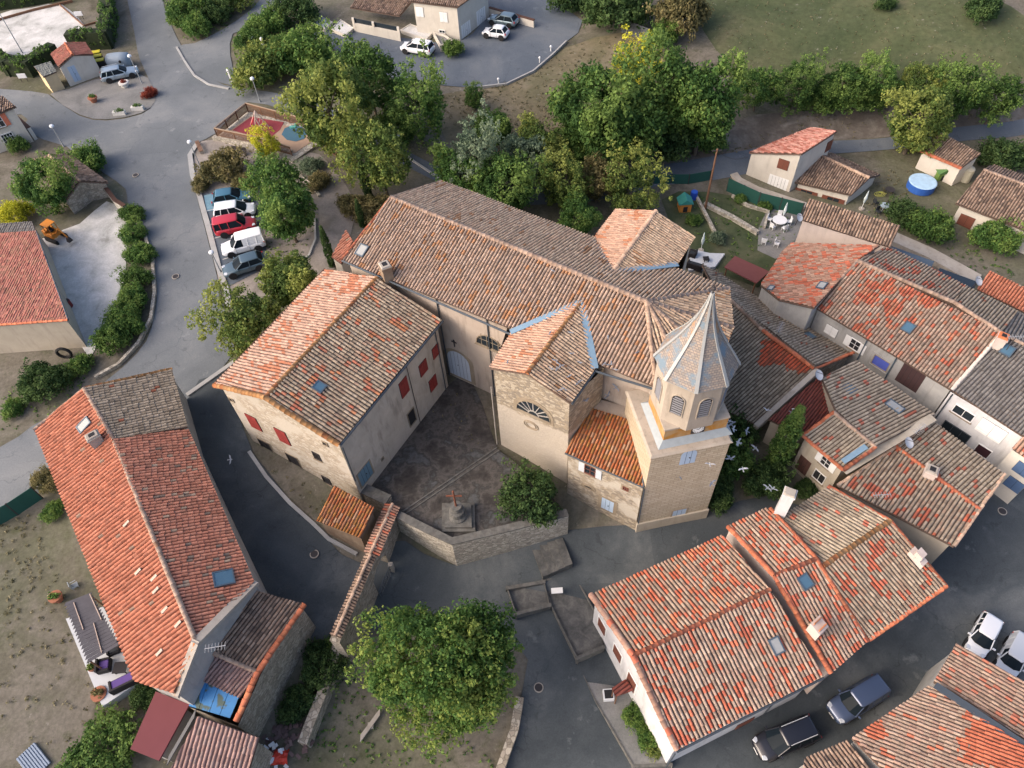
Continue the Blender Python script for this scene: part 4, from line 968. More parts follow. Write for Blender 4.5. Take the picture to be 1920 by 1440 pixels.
q = best_seg(rs, (1640,670))
w4 = opening(row, q, g('b',185,865), 1.2, 1.1, 'shutter', M['white_paint'])
w5 = opening(row, q, g('b',398,990), 1.0, 1.2, 'window', M['dark'], M['white_paint']); open_shutters(w5, 1.0, 1.2, M['white_paint'])
opening(row, q, g('b',630,1155), 1.5, 1.2, 'window', plain('blue_roller_blind', (.08,.11,.42), .5), M['stone_trim'], panes=(1,1), surround=W_['greyw'], sw=.2)
opening(row, q, g('b',895,1290), 2.0, 2.3, 'door', plain('dark_brown_door', (.055,.03,.03), .7), None)
skylight(row, g('b',878,835), [mE0, mR0, mR1, mE1], .8, .9)
# --- grey roof and white front to the right
gr_ = house('white fronted terrace house with a dark grey tiled roof, right of the mottled roof', 'house', (1860,760))
gE1 = mE1+Vector((0,0,-.05)); gX = P(g('b',2120,1090), mRz-.1); gY = P(g('d',2150,720), zm-.05)
roof_sheet('roof', [mE1+Vector((.1,0,-.15)), mR1+Vector((.1,0,-.15)), gX, gY], T['slate'], gr_, w=.36)
gZ = mG2+(gX-mR1); roof_sheet('roof', [mR1+Vector((.1,0,-.15)), mG2+Vector((0,0,-.15)), gZ, gX], T['slate'], gr_, w=.36); ridge('ridge_tiles', [mR1, gX], T['ridge'], gr_, .15)
gs = shell('wall', [mE1+Vector((0,0,-.15)), mR1+Vector((0,0,-.15)), mG2+Vector((0,0,-.15)), gZ, gX, gY], W_['white'], gr_, zlow, [.02,.02,.2,.2,.2,.25])
q = best_seg(gs, (1850,830))
opening(gr_, q, g('d',1375,358), 1.7, 1.0, 'window', M['glass'], M['white_paint'], panes=(2,1)); opening(gr_, q, g('d',1625,515), 2.1, 1.6, 'shutter', M['white_paint'])
opening(gr_, q, g('d',1300,530), 2.3, 1.3, 'window', M['glass'], M['zinc'], panes=(3,1)); opening(gr_, q, g('d',1548,700), 1.2, 1.2, 'window', plain('maroon_blind', (.05,.02,.025), .6), M['white_paint'], panes=(1,1))
chimney(gr_, g('b',1640,1050), zm+.8, .75, .75, 1.9, rad(-40), W_['pinkw'], plain('terracotta_cap', (.5,.15,.06), .8)); skylight(gr_, g('b',1770,1040), [mE1, mR1, gX, gY], .85, .95)
# --- cream house with blue shutters, right edge
cs = house('cream house with blue shutters and grey base at the right edge of the street', 'house', (1910,900))
cp_ = [P(g('d',1805,680), -.6), P(g('d',2100,880), -.6), P(g('d',2200,700), .5), P(g('d',1920,560), .5)]
cq = mono_house(cs, cp_, T['rosy'], W_['cream'], .1, .36); q = best_seg(cq, (1900,900)); bl = plain('blue_shutter', (.07,.12,.22), .6)
for p in ((1830,1000), (1915,870)): opening(cs, q, g('d', *p), 1.3, 1.3, 'shutter', bl)
# --- orange roof at right
ro_ = house('outbuilding with a plain bright orange tiled roof at the right edge', 'outbuilding', (1890,540), 'outbuilding')
mono_house(ro_, [P(g('b',1495,495), -1.2), P(g('b',1610,325), -.3), P(g('b',2100,560), -.3), P(g('b',1990,735), -1.2)], T['orange'], W_['greyw'], .15, .36)
# --- house behind the tower
zt = ZF((1412,797), (1405,836), -5.0); print('tower house', zt)
th_ = house('house behind the bell tower with dark mossy tiles and new orange patches', 'house', (1440,680))
tB, tA = P(g('a',1540,1060), zt), P(g('c',245,655), zt); tR2 = V(g('a',1185,1205), tA, tB); tR1 = P((1345,560), tR2.z)
tC = P(g('a',170,290), zt); tD = P((1300,740), zt)
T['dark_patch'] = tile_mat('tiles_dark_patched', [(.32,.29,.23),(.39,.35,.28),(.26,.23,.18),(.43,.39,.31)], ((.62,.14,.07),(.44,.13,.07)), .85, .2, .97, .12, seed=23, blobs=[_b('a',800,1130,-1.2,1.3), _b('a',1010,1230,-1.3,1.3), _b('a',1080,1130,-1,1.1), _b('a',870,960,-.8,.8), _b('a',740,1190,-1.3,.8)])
tCm = P(g('a',460,300), zt); 
roof_sheet('roof', [tB, tC, P((1340,535), tR2.z-.2), tR2], T['grey'], th_, w=.36); roof_sheet('roof', [tA, tD, P((1340,535), tR2.z-.2), tR2], T['dark_patch'], th_, w=.36)
ridge('ridge_tiles', [tR2, P(g('a',720,860), tR2.z)], T['verge'], th_, .17); ridge('ridge_tiles', [P(g('a',720,860), tR2.z), P((1340,535), tR2.z)], T['brown'], th_, .16); ridge('verge_tiles', [tB, tR2], T['verge'], th_, .14)
tq = shell('wall', [tA, tR2, tB, tC, tD], W_['rubble2'], th_, zlow, .2)
skylight(th_, g('a',1150,905), [tB, tC, P((1340,535), tR2.z), tR2], .8, .8)
pw = MB(); a_, b_ = tR2+Vector((0,0,-.1)), tA+Vector((0,0,-.1)); d_ = (b_-a_).normalized(); pw.box((a_+b_)/2+Vector((.25,-.12,-.1)), ((b_-a_).length, .45, .5), d_, d_.cross(Vector((0,0,1))).normalized()); pw.build('parapet', M['mortar'], th_)
# --- maroon roofed annex
zn = ZF((1440,789), (1426,838), -5.0); print('maroon', zn)
mr = house('low annex with a deep maroon tiled roof behind the tall cypress', 'annex', (1470,800), 'annex')
mq = mono_house(mr, [P(g('c',388,608), zn), P(g('c',820,245), zn+1.0), P(g('c',1115,450), zn+1.0), P(g('c',690,755), zn)], T['maroon'], W_['beige'], .15, .3)
# --- grey roofed house with cream front
zh = ZF((1506,819), (1480,880), -5.2); print('cream front', zh)
hA_, hB_ = P(g('c',700,755), zh), P(g('c',1060,1062), zh); hR1 = P(g('c',975,545), zh+.9); hR2 = P(g('c',1350,855), zh+.9)
hC_ = P(g('c',1890,560), zh-.3); hD_ = P(g('c',1165,85), zh-.3); hE_ = P(g('c',870,225), zh+.9)
hh = house('house with pale grey tiled roof, skylights and a cream front facing the small yard', 'house', (1620,780))
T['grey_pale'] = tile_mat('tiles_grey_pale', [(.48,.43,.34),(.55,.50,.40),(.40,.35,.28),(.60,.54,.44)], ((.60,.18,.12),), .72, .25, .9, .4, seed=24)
roof_sheet('roof', [hA_, hB_, hR2, hR1], T['grey_pale'], hh, w=.36, down=(hA_-hR1).xy)
roof_sheet('roof', [hE_, hR1+Vector((.15,.1,.05)), hR2+Vector((0,0,.05)), hC_, hD_], T['grey_pale'], hh, w=.37, down=(hC_-hR2).xy)
ridge('ridge_tiles', [hR1, hR2], T['ridge'], hh, .16); ridge('verge_tiles', [hR1, hA_, hB_, hR2], T['verge'], hh, .16)
hq_ = shell('wall', [hA_, hB_, hR2, hC_, hD_, hE_, hR1], W_['beige'], hh, zlow, .15)
strip('wall_top', P(g('c',1060,1075), zh-.1), P(g('c',1870,590), zh+.2), .7, W_['beige'], hh, .05)
strip('rooflight_strip', P(g('c',1050,1000), zh+.15), P(g('c',1260,860), zh+.75), .45, M['flashing'], hh, .2)
skylight(hh, g('c',1115,330), [hR1, hR2, hC_, hD_], .9, 1.0); skylight(hh, g('c',1525,490), [hR1, hR2, hC_, hD_], 1.3, .9, M['lead'])
q = best_seg(hq_, (1540,870))
opening(hh, q, g('c',845,1120), 1.1, 1.2, 'window', M['dark'], M['white_paint'], panes=(2,1)); w6 = opening(hh, q, g('c',905,990), .9, 1.1, 'window', M['dark'], M['white_paint']); open_shutters(w6, .9, 1.1, M['white_paint'])
opening(hh, q, g('c',700,1020), 1.1, 2.0, 'door', plain('brown_door', (.10,.05,.04), .7), None)
# --- red mottled gable house to the right
zq = -.9
rA, rB = P(g('d',238,1010), zq), P(g('d',1105,430), zq); rR1 = V(g('d',770,660), rA, rB); rC = P(g('d',1745,908), zq); rR2 = P(g('d',1520,1225), rR1.z); rD = P(g('d',1290,1560), zq)
print('red mottled ridge', rR1.z)
rm = house('gabled house with red and grey mottled tiles and a square chimney on its ridge', 'house', (1720,900))
roof_sheet('roof', [rA, rR1, rR2, rD], T['greyred'], rm, w=.37); roof_sheet('roof', [rR1, rB, rC, rR2], T['grey_pale'], rm, w=.37)
ridge('ridge_tiles', [rR1, rR2], T['verge'], rm, .18); ridge('verge_tiles', [rB, rR1, rA], T['ridge'], rm, .12); ridge('verge_tiles', [rC, rR2, rD], T['ridge'], rm, .13)
shell('wall', [rA, rR1, rB, rC, rR2, rD], W_['beige'], rm, zlow, .25)
chimney(rm, g('d',1035,945), rR1.z-.5, .85, .85, 1.3, rad(-35), W_['pinkw'], M['mortar'])
# --- front right terrace: hipped-looking three roofs
zv = -1.3
f1A, f1B = P(g('f',1795,955), zv), P(g('f',1100,1440), zv)
fr = house('corner house with tall white chimney and new orange tiles along its eaves', 'house', (1650,1060))
fR0, fR1 = P(g('f',690,775), zv+1.9), P(g('f',1290,365), zv+1.9)
fT0, fT1 = P(g('f',305,335), zv+.3), P(g('f',740,58), zv+.3)
roof_sheet('roof', [f1A, f1B, P(g('f',705,850), zv+1.75), fR0, fR1], T['greyred'], fr, w=.37, down=(f1A-fR1).xy)
roof_sheet('roof', [fT0, fT1, fR1, fR0], T['grey_pale'], fr, w=.37, down=(fT1-fR1).xy)
ridge('ridge_tiles', [fR0, fR1], T['vergey'], fr, .2); ridge('verge_tiles', [fT1, fR1, f1A], T['verge'], fr, .15); ridge('eave_tiles', [f1A, f1B], T['verge'], fr, .15)
fsg = shell('wall', [f1A, f1B, fR0, fT0, fT1, fR1], W_['greyw'], fr, zlow, [.3,.3,0,.1,.2,.25])
chimney(fr, g('f',300,290), zv+.6, .8, .7, 3.0, rad(-30), W_['white'], M['mortar'], flue=False)
ch2 = MB(); c_ = P(g('f',1520,720), zv+1.6); dd = (f1A-fR1).normalized(); ss = dd.cross(Vector((0,0,1))).normalized(); ch2.box(c_+Vector((0,0,.35)), (1.3,.6,.5), dd, ss); ch2.box(c_+Vector((0,0,.8)), (.6,.55,.7), dd, ss); ch2.build('chimney', W_['pinkw'], fr)
zf2 = zv+.35
f2 = house('narrow terrace house with orange ridges, blue skylight and brick chimney', 'house', (1500,1080))
n0, n1 = P(g('f',5,340), zf2+.1), P(g('f',180,258), zf2+.1); n1b = P(g('f',300,345), zf2+.1)
nR0, nR1 = P(g('f',250,862), zf2+1.75), P(g('f',625,708), zf2+1.75); nE0, nE1 = P(g('k',180,585), zf2-.2), P(g('f',1085,1450), zf2-.3)
n00 = P(g('e',1370,420), zf2+.0)
roof_sheet('roof', [n00, P(g('e',1720,250), zf2), nR1, nR0], T['mixed2'], f2, w=.37, down=(n00-nR0).xy)
roof_sheet('roof', [nR0, nR1, nE1, nE0], T['mixed2'], f2, w=.37, down=(nE0-nR0).xy)
ridge('ridge_tiles', [nR0, nR1], T['verge'], f2, .17); ridge('verge_tiles', [n00, nR0, nE0], T['verge'], f2, .18); ridge('verge_tiles', [P(g('e',1750,260), zf2), nR1, nE1], T['verge'], f2, .17)
f2s = shell('wall', [n00, nR0, nE0, nE1, nR1, P(g('e',1720,250), zf2)], W_['pinkw'], f2, zlow, [.12,.12,.12,.12,.2,.2])
skylight(f2, g('f',530,915), [nR0, nR1, nE1, nE0], .8, .9)
chb = MB(); c_ = P(g('f',620,1350), zf2+.9); chb.box(c_+Vector((0,0,.3)), (.9,.9,1.3), dd, ss); cho = chb.build('chimney', W_['pinkw'], f2)
cp2 = MB()
for i in (-1, 1): cp2.box(c_+Vector((0,0,1.0))+dd*(i*.25), (.08,.7,.45), (dd+Vector((0,0,.5*i))).normalized(), ss)
cp2.build('chimney_cap', plain('terracotta_cap2', (.42,.16,.07), .8), cho)
# --- white walled house bottom right
zx = ZF((1108,1118), (1101,1166), -6.2); print('white corner', zx)
wh = house('white walled corner house with brown shutters below a wide mottled roof', 'house', (1300,1250))
xA, xB = P(g('e',135,1035), zx), P(g('h',905,1275), zx-.0); xC = P(g('k',115,610), zx-.1); xR0 = V(g('h',515,430), xA, xB); xR1 = P(g('e',1745,985), xR0.z); xD = P(g('e',1320,500), zx)
print('white corner ridge', xR0.z)
roof_sheet('roof', [xA, xR0, xR1, xD], T['mixed'], wh, w=.37, down=(xA-xR0).xy); roof_sheet('roof', [xR0, xB, xC, xR1], T['mixed2'], wh, w=.37, down=(xB-xR0).xy)
ridge('ridge_tiles', [xR0, xR1], T['verge'], wh, .16); ridge('verge_tiles', [xA, xR0, xB], T['rosy'], wh, .2); 
xs = shell('wall', [xA, xR0, xB, xC, xR1, xD], W_['white'], wh, zlow, .25)
q = best_seg(xs, (1150,1230))
for p, a2 in ((g('h',235,165), 1.5), (g('h',375,410), 1.5)): opening(wh, q, p, 1.0, a2, 'shutter', M['brown_paint'], surround=M['white_paint'])
q = best_seg(xs, (1190,1290)); opening(wh, q, g('h',500,670), 1.0, 2.1, 'shutter', M['brown_paint'], surround=M['white_paint'])
q = best_seg(xs, (1390,1365)); opening(wh, q, g('h',1510,1040), 1.4, 1.6, 'shutter', M['brown_paint'])
gutter(wh, xB+Vector((0,-.12,-.06)), xC+Vector((0,-.12,-.06)), .08, M['zinc'], (xB+Vector((-.1,-.2,-.2)), xB+Vector((-.1,-.1,-5.5))))
skylight(wh, g('h',1805,340), [xR0, xB, xC, xR1], .7, 1.0, M['lead'])
# --- bottom right roofs
zy = -1.6
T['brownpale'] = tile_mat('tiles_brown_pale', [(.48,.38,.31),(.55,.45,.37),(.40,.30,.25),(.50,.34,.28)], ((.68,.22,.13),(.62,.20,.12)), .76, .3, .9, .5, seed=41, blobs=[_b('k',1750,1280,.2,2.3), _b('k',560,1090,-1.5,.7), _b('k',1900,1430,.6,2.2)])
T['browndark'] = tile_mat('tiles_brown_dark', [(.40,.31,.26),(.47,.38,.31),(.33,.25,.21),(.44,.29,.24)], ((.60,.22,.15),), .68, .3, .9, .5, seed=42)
y1 = house('house with broad brown striped tile roof and a fresh orange patch, bottom right', 'house', (1750,1380))
yp = [P(g('k',1060,680), zy), P(g('k',360,1180), zy), P(g('k',700,1500), zy+.9), P(g('k',2300,1900), zy+2.9), P(g('k',2200,1420), zy+2.2)]
roof_sheet('roof', [P(g('k',1080,690), zy+.4), P(g('k',360,1180), zy+.0), P(g('k',950,1750), zy+1.9), P(g('k',2150,1400), zy+2.2)], T['brownpale'], y1, w=.34, down=(P(g('k',700,930), 0)-P(g('k',1500,1350), 0)).xy)
shell('wall', [P(g('k',1080,690), zy+.4), P(g('k',360,1180), zy), P(g('k',950,1750), zy+1.9), P(g('k',2150,1400), zy+2.2)], W_['greyw'], y1, zlow, .2, .2)
y2 = house('house with dark brown mottled tile roof just below the two parked white vehicles', 'house', (1860,1290))
y2p = [P(g('k',1310,320), zy), P(g('k',1105,665), zy), P(g('k',2150,1330), zy+1.8), P(g('k',2350,900), zy+1.8)]
roof_sheet('roof', y2p, T['browndark'], y2, w=.34, down=(y2p[0]-y2p[3]).xy)
shell('wall', y2p, W_['greyw'], y2, zlow, .2, .2)
strip('valley_flashing', P(g('k',1110,700), zy+.3), P(g('k',2000,1300), zy+1.9), .5, M['zinc'], y2, .2)
y3 = house('grey brown tiled roof corner at the very bottom beside the black car', 'house', (1560,1430))
y3p = [P(g('k',340,1190), zy-.3), P(g('k',-60,1360), zy-.3), P(g('k',-100,1700), zy+.8), P(g('k',640,1600), zy+.8)]
roof_sheet('roof', y3p, T['brown'], y3, w=.34, down=(y3p[0]-y3p[3]).xy); shell('wall', y3p, W_['greyw'], y3, zlow, .2, .2)
# ------------------------------------------------------------------ downpipes and wall cables
def pipe(h, seg, px, ztop, zbot, r_=.045, mat=None):
    p = V(px, seg[0], seg[1])+seg[3]*.08; mb = MB(); mb.tube((p.x, p.y, ztop), (p.x, p.y, zbot), r_, r_, 8); mb.build('downpipe', mat or M['zinc'], h)
pipe(presb, es, (764,700), ZP-.2, -2.3, .03, M['iron']); pipe(presb, es, (818,640), ZP-.2, -2.3)
pipe(row, best_seg(rs, (1640,670)), g('b',470,1030), zm-.2, -5.6, .06, M['zinc_dark']); pipe(row, best_seg(rs, (1640,670)), g('b',735,1180), zm-.2, -5.6, .06, M['zinc_dark'])
pipe(gr_, best_seg(gs, (1850,830)), g('d',1270,200), zm-.3, -6, .06, M['zinc']); pipe(wh, best_seg(xs, (1390,1365)), g('h',1700,930), zx-.2, -7.5)
pipe(church, ns, g('4',565,400), ZE-.2, -2.3, .06); pipe(church, ns, (920,660), ZE-.2, -2.3, .06)

# ------------------------------------------------------------------ ground
def sheet(name, mat, xs, ys, off=0.0):
    X, Y = np.meshgrid(xs, ys, indexing='ij'); Z = TZA(X, Y)+off; nx, ny = X.shape
    co = np.stack([X, Y, Z], -1).reshape(-1, 3).astype(np.float32); i = np.arange(nx-1)[:, None]; j = np.arange(ny-1)[None, :]
    q = np.stack([i*ny+j, (i+1)*ny+j, (i+1)*ny+j+1, i*ny+j+1], -1).reshape(-1).astype(np.int32); n = len(q)//4
    me = bpy.data.meshes.new(name); me.vertices.add(len(co)); me.vertices.foreach_set('co', co.ravel()); me.loops.add(n*4); me.loops.foreach_set('vertex_index', q)
    me.polygons.add(n); me.polygons.foreach_set('loop_start', np.arange(n, dtype=np.int32)*4); me.update(calc_edges=True)
    o = link(name, me, mat); o['kind'] = 'structure'; return o
def axis(a, b, st, far):
    m = list(np.arange(a, b+.01, st)); s = st
    while m[0] > -far: s *= 1.5; m.insert(0, m[0]-s)
    s = st
    while m[-1] < far: s *= 1.5; m.append(m[-1]+s)
    return np.array(m)
sheet('ground', ground_mat('dry_ground', [(.3,(.095,.088,.064)), (.42,(.145,.13,.10)), (.54,(.20,.18,.145)), (.64,(.135,.125,.09)), (.75,(.25,.23,.20))], .16, 3.5, f_amt=.6, dist=.8, green=(.10,.115,.055)), axis(-95, 105, 1.0, 900), axis(0, 150, 1.0, 900))
def dense(poly, st=1.0):
    out = []
    for a, b in zip(poly, poly[1:]+poly[:1]):
        k = max(1, int((b-a).length/st)); out += [a.lerp(b, i/k) for i in range(k)]
    return out
def drape(name, px, mat, off=.05, smooth_=True, xy=None):
    pl = [P(p).xy for p in px] if xy is None else [Vector(p) for p in xy]
    if smooth_:
        o_ = []
        for i in range(len(pl)):
            p0, p1, p2, p3 = pl[i-1], pl[i], pl[(i+1)%len(pl)], pl[(i+2)%len(pl)]
            for t in (0, .5): o_.append(.5*((2*p1)+(p2-p0)*t+(2*p0-5*p1+4*p2-p3)*t*t+(3*p1-p0-3*p2+p3)*t**3))
        pl = o_
    b = dense(pl, 1.0); nb = len(b); xs = [p.x for p in b]; ys = [p.y for p in b]
    gx, gy = np.meshgrid(np.arange(math.floor(min(xs)), max(xs)+1, 1.0)+.37, np.arange(math.floor(min(ys)), max(ys)+1, 1.0)+.41)
    pts = np.stack([gx.ravel(), gy.ravel()], -1); ins_ = np.zeros(len(pts), bool)
    A_ = np.array([tuple(p) for p in b]); B_ = np.roll(A_, -1, 0)
    for (ax, ay), (bx, by) in zip(A_, B_):
        c = ((ay > pts[:,1]) != (by > pts[:,1]))
        if ay != by: ins_ ^= c & (pts[:,0] < (bx-ax)*(pts[:,1]-ay)/(by-ay)+ax)
    allp = b+[Vector(p) for p in pts[ins_]]
    r = delaunay_2d_cdt(allp, [], [list(range(nb))], 1, 1e-4)
    v2 = np.array([tuple(p) for p in r[0]]); z = TZA(v2[:,0], v2[:,1])+off
    me = mesh(name, np.column_stack([v2, z]).tolist(), r[2]); o = link(name, me, mat); o['kind'] = 'structure'
    bm = bmesh.new(); bm.from_mesh(me); bmesh.ops.recalc_face_normals(bm, faces=bm.faces)
    if bm.faces and sum(f.normal.z for f in bm.faces) < 0: bmesh.ops.reverse_faces(bm, faces=bm.faces)
    bm.to_mesh(me); bm.free(); return o
def asphalt(name, c0, c1, c2, sp=.10):
    m, n, b = new_mat(name); b.inputs['Roughness'].default_value = .95; b.inputs['Specular IOR Level'].default_value = .15
    co = objco(n); col = ramp(n, noise_t(n, sp, co, 8, .62, .4), [(.32, c0), (.5, c1), (.68, c2)])
    vp = N(n, 'ShaderNodeTexVoronoi', distance='CHEBYCHEV'); vp.inputs['Scale'].default_value = .13; L(n, co, vp.inputs['Vector'])
    sp_ = N(n, 'ShaderNodeSeparateColor'); L(n, vp.outputs['Color'], sp_.inputs[0])
    col = mixc(n, mth(n, 'MULTIPLY', mth(n, 'GREATER_THAN', sp_.outputs[0], .80), .35), col, c0)
    wv = N(n, 'ShaderNodeTexNoise'); wv.inputs['Scale'].default_value = .9; wv.inputs['Detail'].default_value = 4; L(n, co, wv.inputs['Vector'])
    wa = N(n, 'ShaderNodeVectorMath', operation='MULTIPLY_ADD'); L(n, wv.outputs['Color'], wa.inputs[0]); wa.inputs[1].default_value = (1.6,1.6,1.6); L(n, co, wa.inputs[2])
    vc = N(n, 'ShaderNodeTexVoronoi', feature='DISTANCE_TO_EDGE'); vc.inputs['Scale'].default_value = .22; L(n, wa.outputs[0], vc.inputs['Vector'])
    ck = mth(n, 'MULTIPLY', mth(n, 'LESS_THAN', vc.outputs['Distance'], .007), thr(n, noise_t(n, .2, co, 2), .45, .6))
    col = mixc(n, mth(n, 'MULTIPLY', ck, .30), col, tuple(x*.35 for x in c0))
    st = thr(n, noise_t(n, .55, co, 5, .7), .62, .70); col = mixc(n, mth(n, 'MULTIPLY', st, .35), col, tuple(min(1, x*1.5) for x in c2))
    dk = thr(n, noise_t(n, .8, wa.outputs[0], 4, .6), .63, .68); col = mixc(n, mth(n, 'MULTIPLY', dk, .3), col, tuple(x*.5 for x in c0))
    fn = noise_t(n, 9, co, 6, .8); col = mixc(n, .45, col, mixc(n, thr(n, fn, .3, .7), (.4,.4,.4), (1.1,1.1,1.1)), 'MULTIPLY')
    gr = noise_t(n, 26, co, 3, .8); col = mixc(n, mth(n, 'MULTIPLY', thr(n, gr, .66, .74), .25), col, (.4,.4,.38))
    L(n, col, b.inputs['Base Color']); bump(n, b, fn, .25, .04); return m
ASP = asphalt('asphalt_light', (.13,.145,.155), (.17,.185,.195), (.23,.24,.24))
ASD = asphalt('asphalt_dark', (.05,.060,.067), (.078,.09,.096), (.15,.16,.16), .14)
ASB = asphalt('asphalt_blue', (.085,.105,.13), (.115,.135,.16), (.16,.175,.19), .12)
GRV = ground_mat('pale_gravel', [(.3,(.30,.30,.27)), (.42,(.48,.48,.45)), (.6,(.66,.65,.62))], .35, 6)
GRG = ground_mat('grey_gravel', [(.3,(.15,.15,.145)), (.5,(.21,.21,.20)), (.7,(.27,.26,.25))], .3, 6)
PTH = ground_mat('beige_path', [(.3,(.20,.18,.155)), (.5,(.28,.25,.22)), (.7,(.36,.32,.29))], .4, 5)
DRY = ground_mat('dry_grass', [(.3,(.12,.105,.065)), (.5,(.19,.16,.10)), (.7,(.25,.21,.15))], .25, 2.5, green=(.11,.12,.06))
FLD = ground_mat('field_grass', [(.3,(.055,.075,.035)), (.48,(.085,.10,.05)), (.6,(.12,.125,.065)), (.74,(.17,.15,.095))], .09, 1.6, f_amt=.6, dist=1.2, green=(.075,.095,.04))
LWN = ground_mat('lawn', [(.3,(.045,.065,.03)), (.5,(.075,.09,.045)), (.7,(.12,.12,.07))], .35, 3)
MRL = ground_mat('earth_bank', [(.3,(.10,.085,.07)), (.5,(.15,.13,.11)), (.7,(.24,.22,.19))], .4, 2.5)
drape('field', [(1300,-60),(1560,-80),(1800,-30),(1960,60),(1960,150),(1800,165),(1600,175),(1420,175),(1370,120),(1320,60)], FLD, .03)
drape('dry_lawn', [(1000,140),(1060,90),(1170,60),(1240,90),(1260,200),(1150,300),(950,310),(840,270),(820,180),(900,170)], DRY, .03)
drape('bank', [(1290,260),(1420,215),(1600,205),(1925,185),(1925,225),(1700,252),(1500,266),(1350,290),(1260,305)], MRL, .03)
drape('road', [(222,-120),(288,-120),(303,-10),(320,45),(345,95),(372,128),(420,160),(500,172),(580,190),(600,215),(540,210),(465,192),(406,250),(372,268),(356,292),(362,340),(385,430),(410,530),(425,600),(440,660),(390,715),(345,760),(200,850),(90,915),(-10,965),(-260,1060),(-260,940),(-10,845),(60,800),(150,750),(230,690),(275,640),(290,590),(295,540),(285,480),(265,430),(240,385),(236,355),(195,325),(150,297),(125,275),(80,262),(45,238),(40,215),(-150,225),(-150,165),(60,172),(100,185),(150,218),(200,227),(265,215),(290,190),(280,150),(262,110),(252,60)], ASP, .06)
drape('upper_road', [(580,188),(640,215),(700,245),(760,282),(830,318),(880,345),(1000,350),(1130,345),(1200,320),(1300,300),(1400,282),(1500,268),(1700,254),(1925,224),(2120,195),(2120,222),(1925,252),(1750,272),(1550,290),(1420,322),(1340,338),(1230,350),(1130,375),(1000,385),(880,375),(820,342),(740,302),(680,268),(620,236),(590,212)], ASB, .07)
drape('driveway', [(335,88),(365,82),(420,55),(470,20),(500,-8),(548,-8),(480,48),(437,64),(432,105),(442,155),(430,160),(400,150),(365,125)], ASP, .08)
drape('villa_yard', [(585,40),(660,58),(780,75),(860,80),(905,40),(920,-15),(1000,-15),(1092,40),(1060,80),(1035,105),(1000,135),(950,160),(900,165),(820,160),(740,150),(700,130),(640,100),(590,70)], ASB, .07)
drape('bins_square', [(95,178),(130,168),(180,150),(262,140),(285,160),(292,190),(265,213),(200,225),(150,216)], GRG, .09)
drape('bowls_court', [(-10,30),(60,15),(115,8),(160,50),(140,65),(145,85),(105,95),(45,108),(-10,85)], GRV, .05)
drape('gravel_yard', [(200,378),(235,402),(238,440),(235,520),(205,600),(172,668),(160,660),(125,600),(85,490),(75,450),(150,420)], GRV, .05)
drape('park_ground', [(368,278),(405,262),(545,285),(600,290),(650,350),(668,400),(640,480),(610,520),(520,565),(425,560),(400,470),(365,340)], PTH, .04)
drape('car_park', [(376,364),(480,352),(505,500),(425,540)], ASB, .08, False)
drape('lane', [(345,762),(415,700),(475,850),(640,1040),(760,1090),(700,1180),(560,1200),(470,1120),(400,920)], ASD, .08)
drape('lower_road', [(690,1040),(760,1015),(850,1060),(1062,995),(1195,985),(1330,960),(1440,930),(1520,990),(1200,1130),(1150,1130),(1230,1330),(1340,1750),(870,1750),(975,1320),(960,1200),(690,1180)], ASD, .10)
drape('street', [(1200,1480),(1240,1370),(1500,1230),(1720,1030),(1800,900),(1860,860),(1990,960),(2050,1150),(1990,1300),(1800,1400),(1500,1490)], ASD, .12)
drape('garden_lawn', [(1240,375),(1330,360),(1480,395),(1500,460),(1420,540),(1300,470)], LWN, .04)
drape('yard_paving', [(1440,390),(1500,400),(1490,480),(1420,470)], GRG, .06)

# ------------------------------------------------------------------ churchyard
PED = wall_mat('mossy_stone', (.095,.095,.088), (.17,.165,.15), .5, 2.5)
CZ = -2.25
court_px = [(668,908),(742,955),(848,1012),(1062,962),(1000,893),(932,842),(905,760),(885,714),(835,688),(760,790)]
cm_ = MB(); cpl = [P(p, CZ).xy for p in court_px]; cm_.prism([tuple(p) for p in cpl], -8, CZ)
CRT = ground_mat('churchyard_earth', [(.3,(.042,.040,.038)), (.42,(.075,.068,.062)), (.5,(.125,.115,.105)), (.56,(.065,.062,.058)), (.64,(.12,.125,.125)), (.74,(.09,.072,.06))], .5, 4, f_amt=.6, dist=.15)
tag(cm_.build('churchyard_ground', CRT), kind='structure')
ch_ = MB(); a_, b_ = P((934,842), CZ), P((757,962), CZ); d_ = (b_-a_).normalized(); sd = d_.cross(Vector((0,0,1)))
for o_ in (-.16, .16): ch_.box((a_+b_)/2+sd*o_+Vector((0,0,.03)), ((b_-a_).length, .12, .06), d_, sd)
ch_.build('channel', PED, tag(empty('drain_channel', a_), 'narrow stone drain channel crossing the churchyard diagonally', 'drain'))
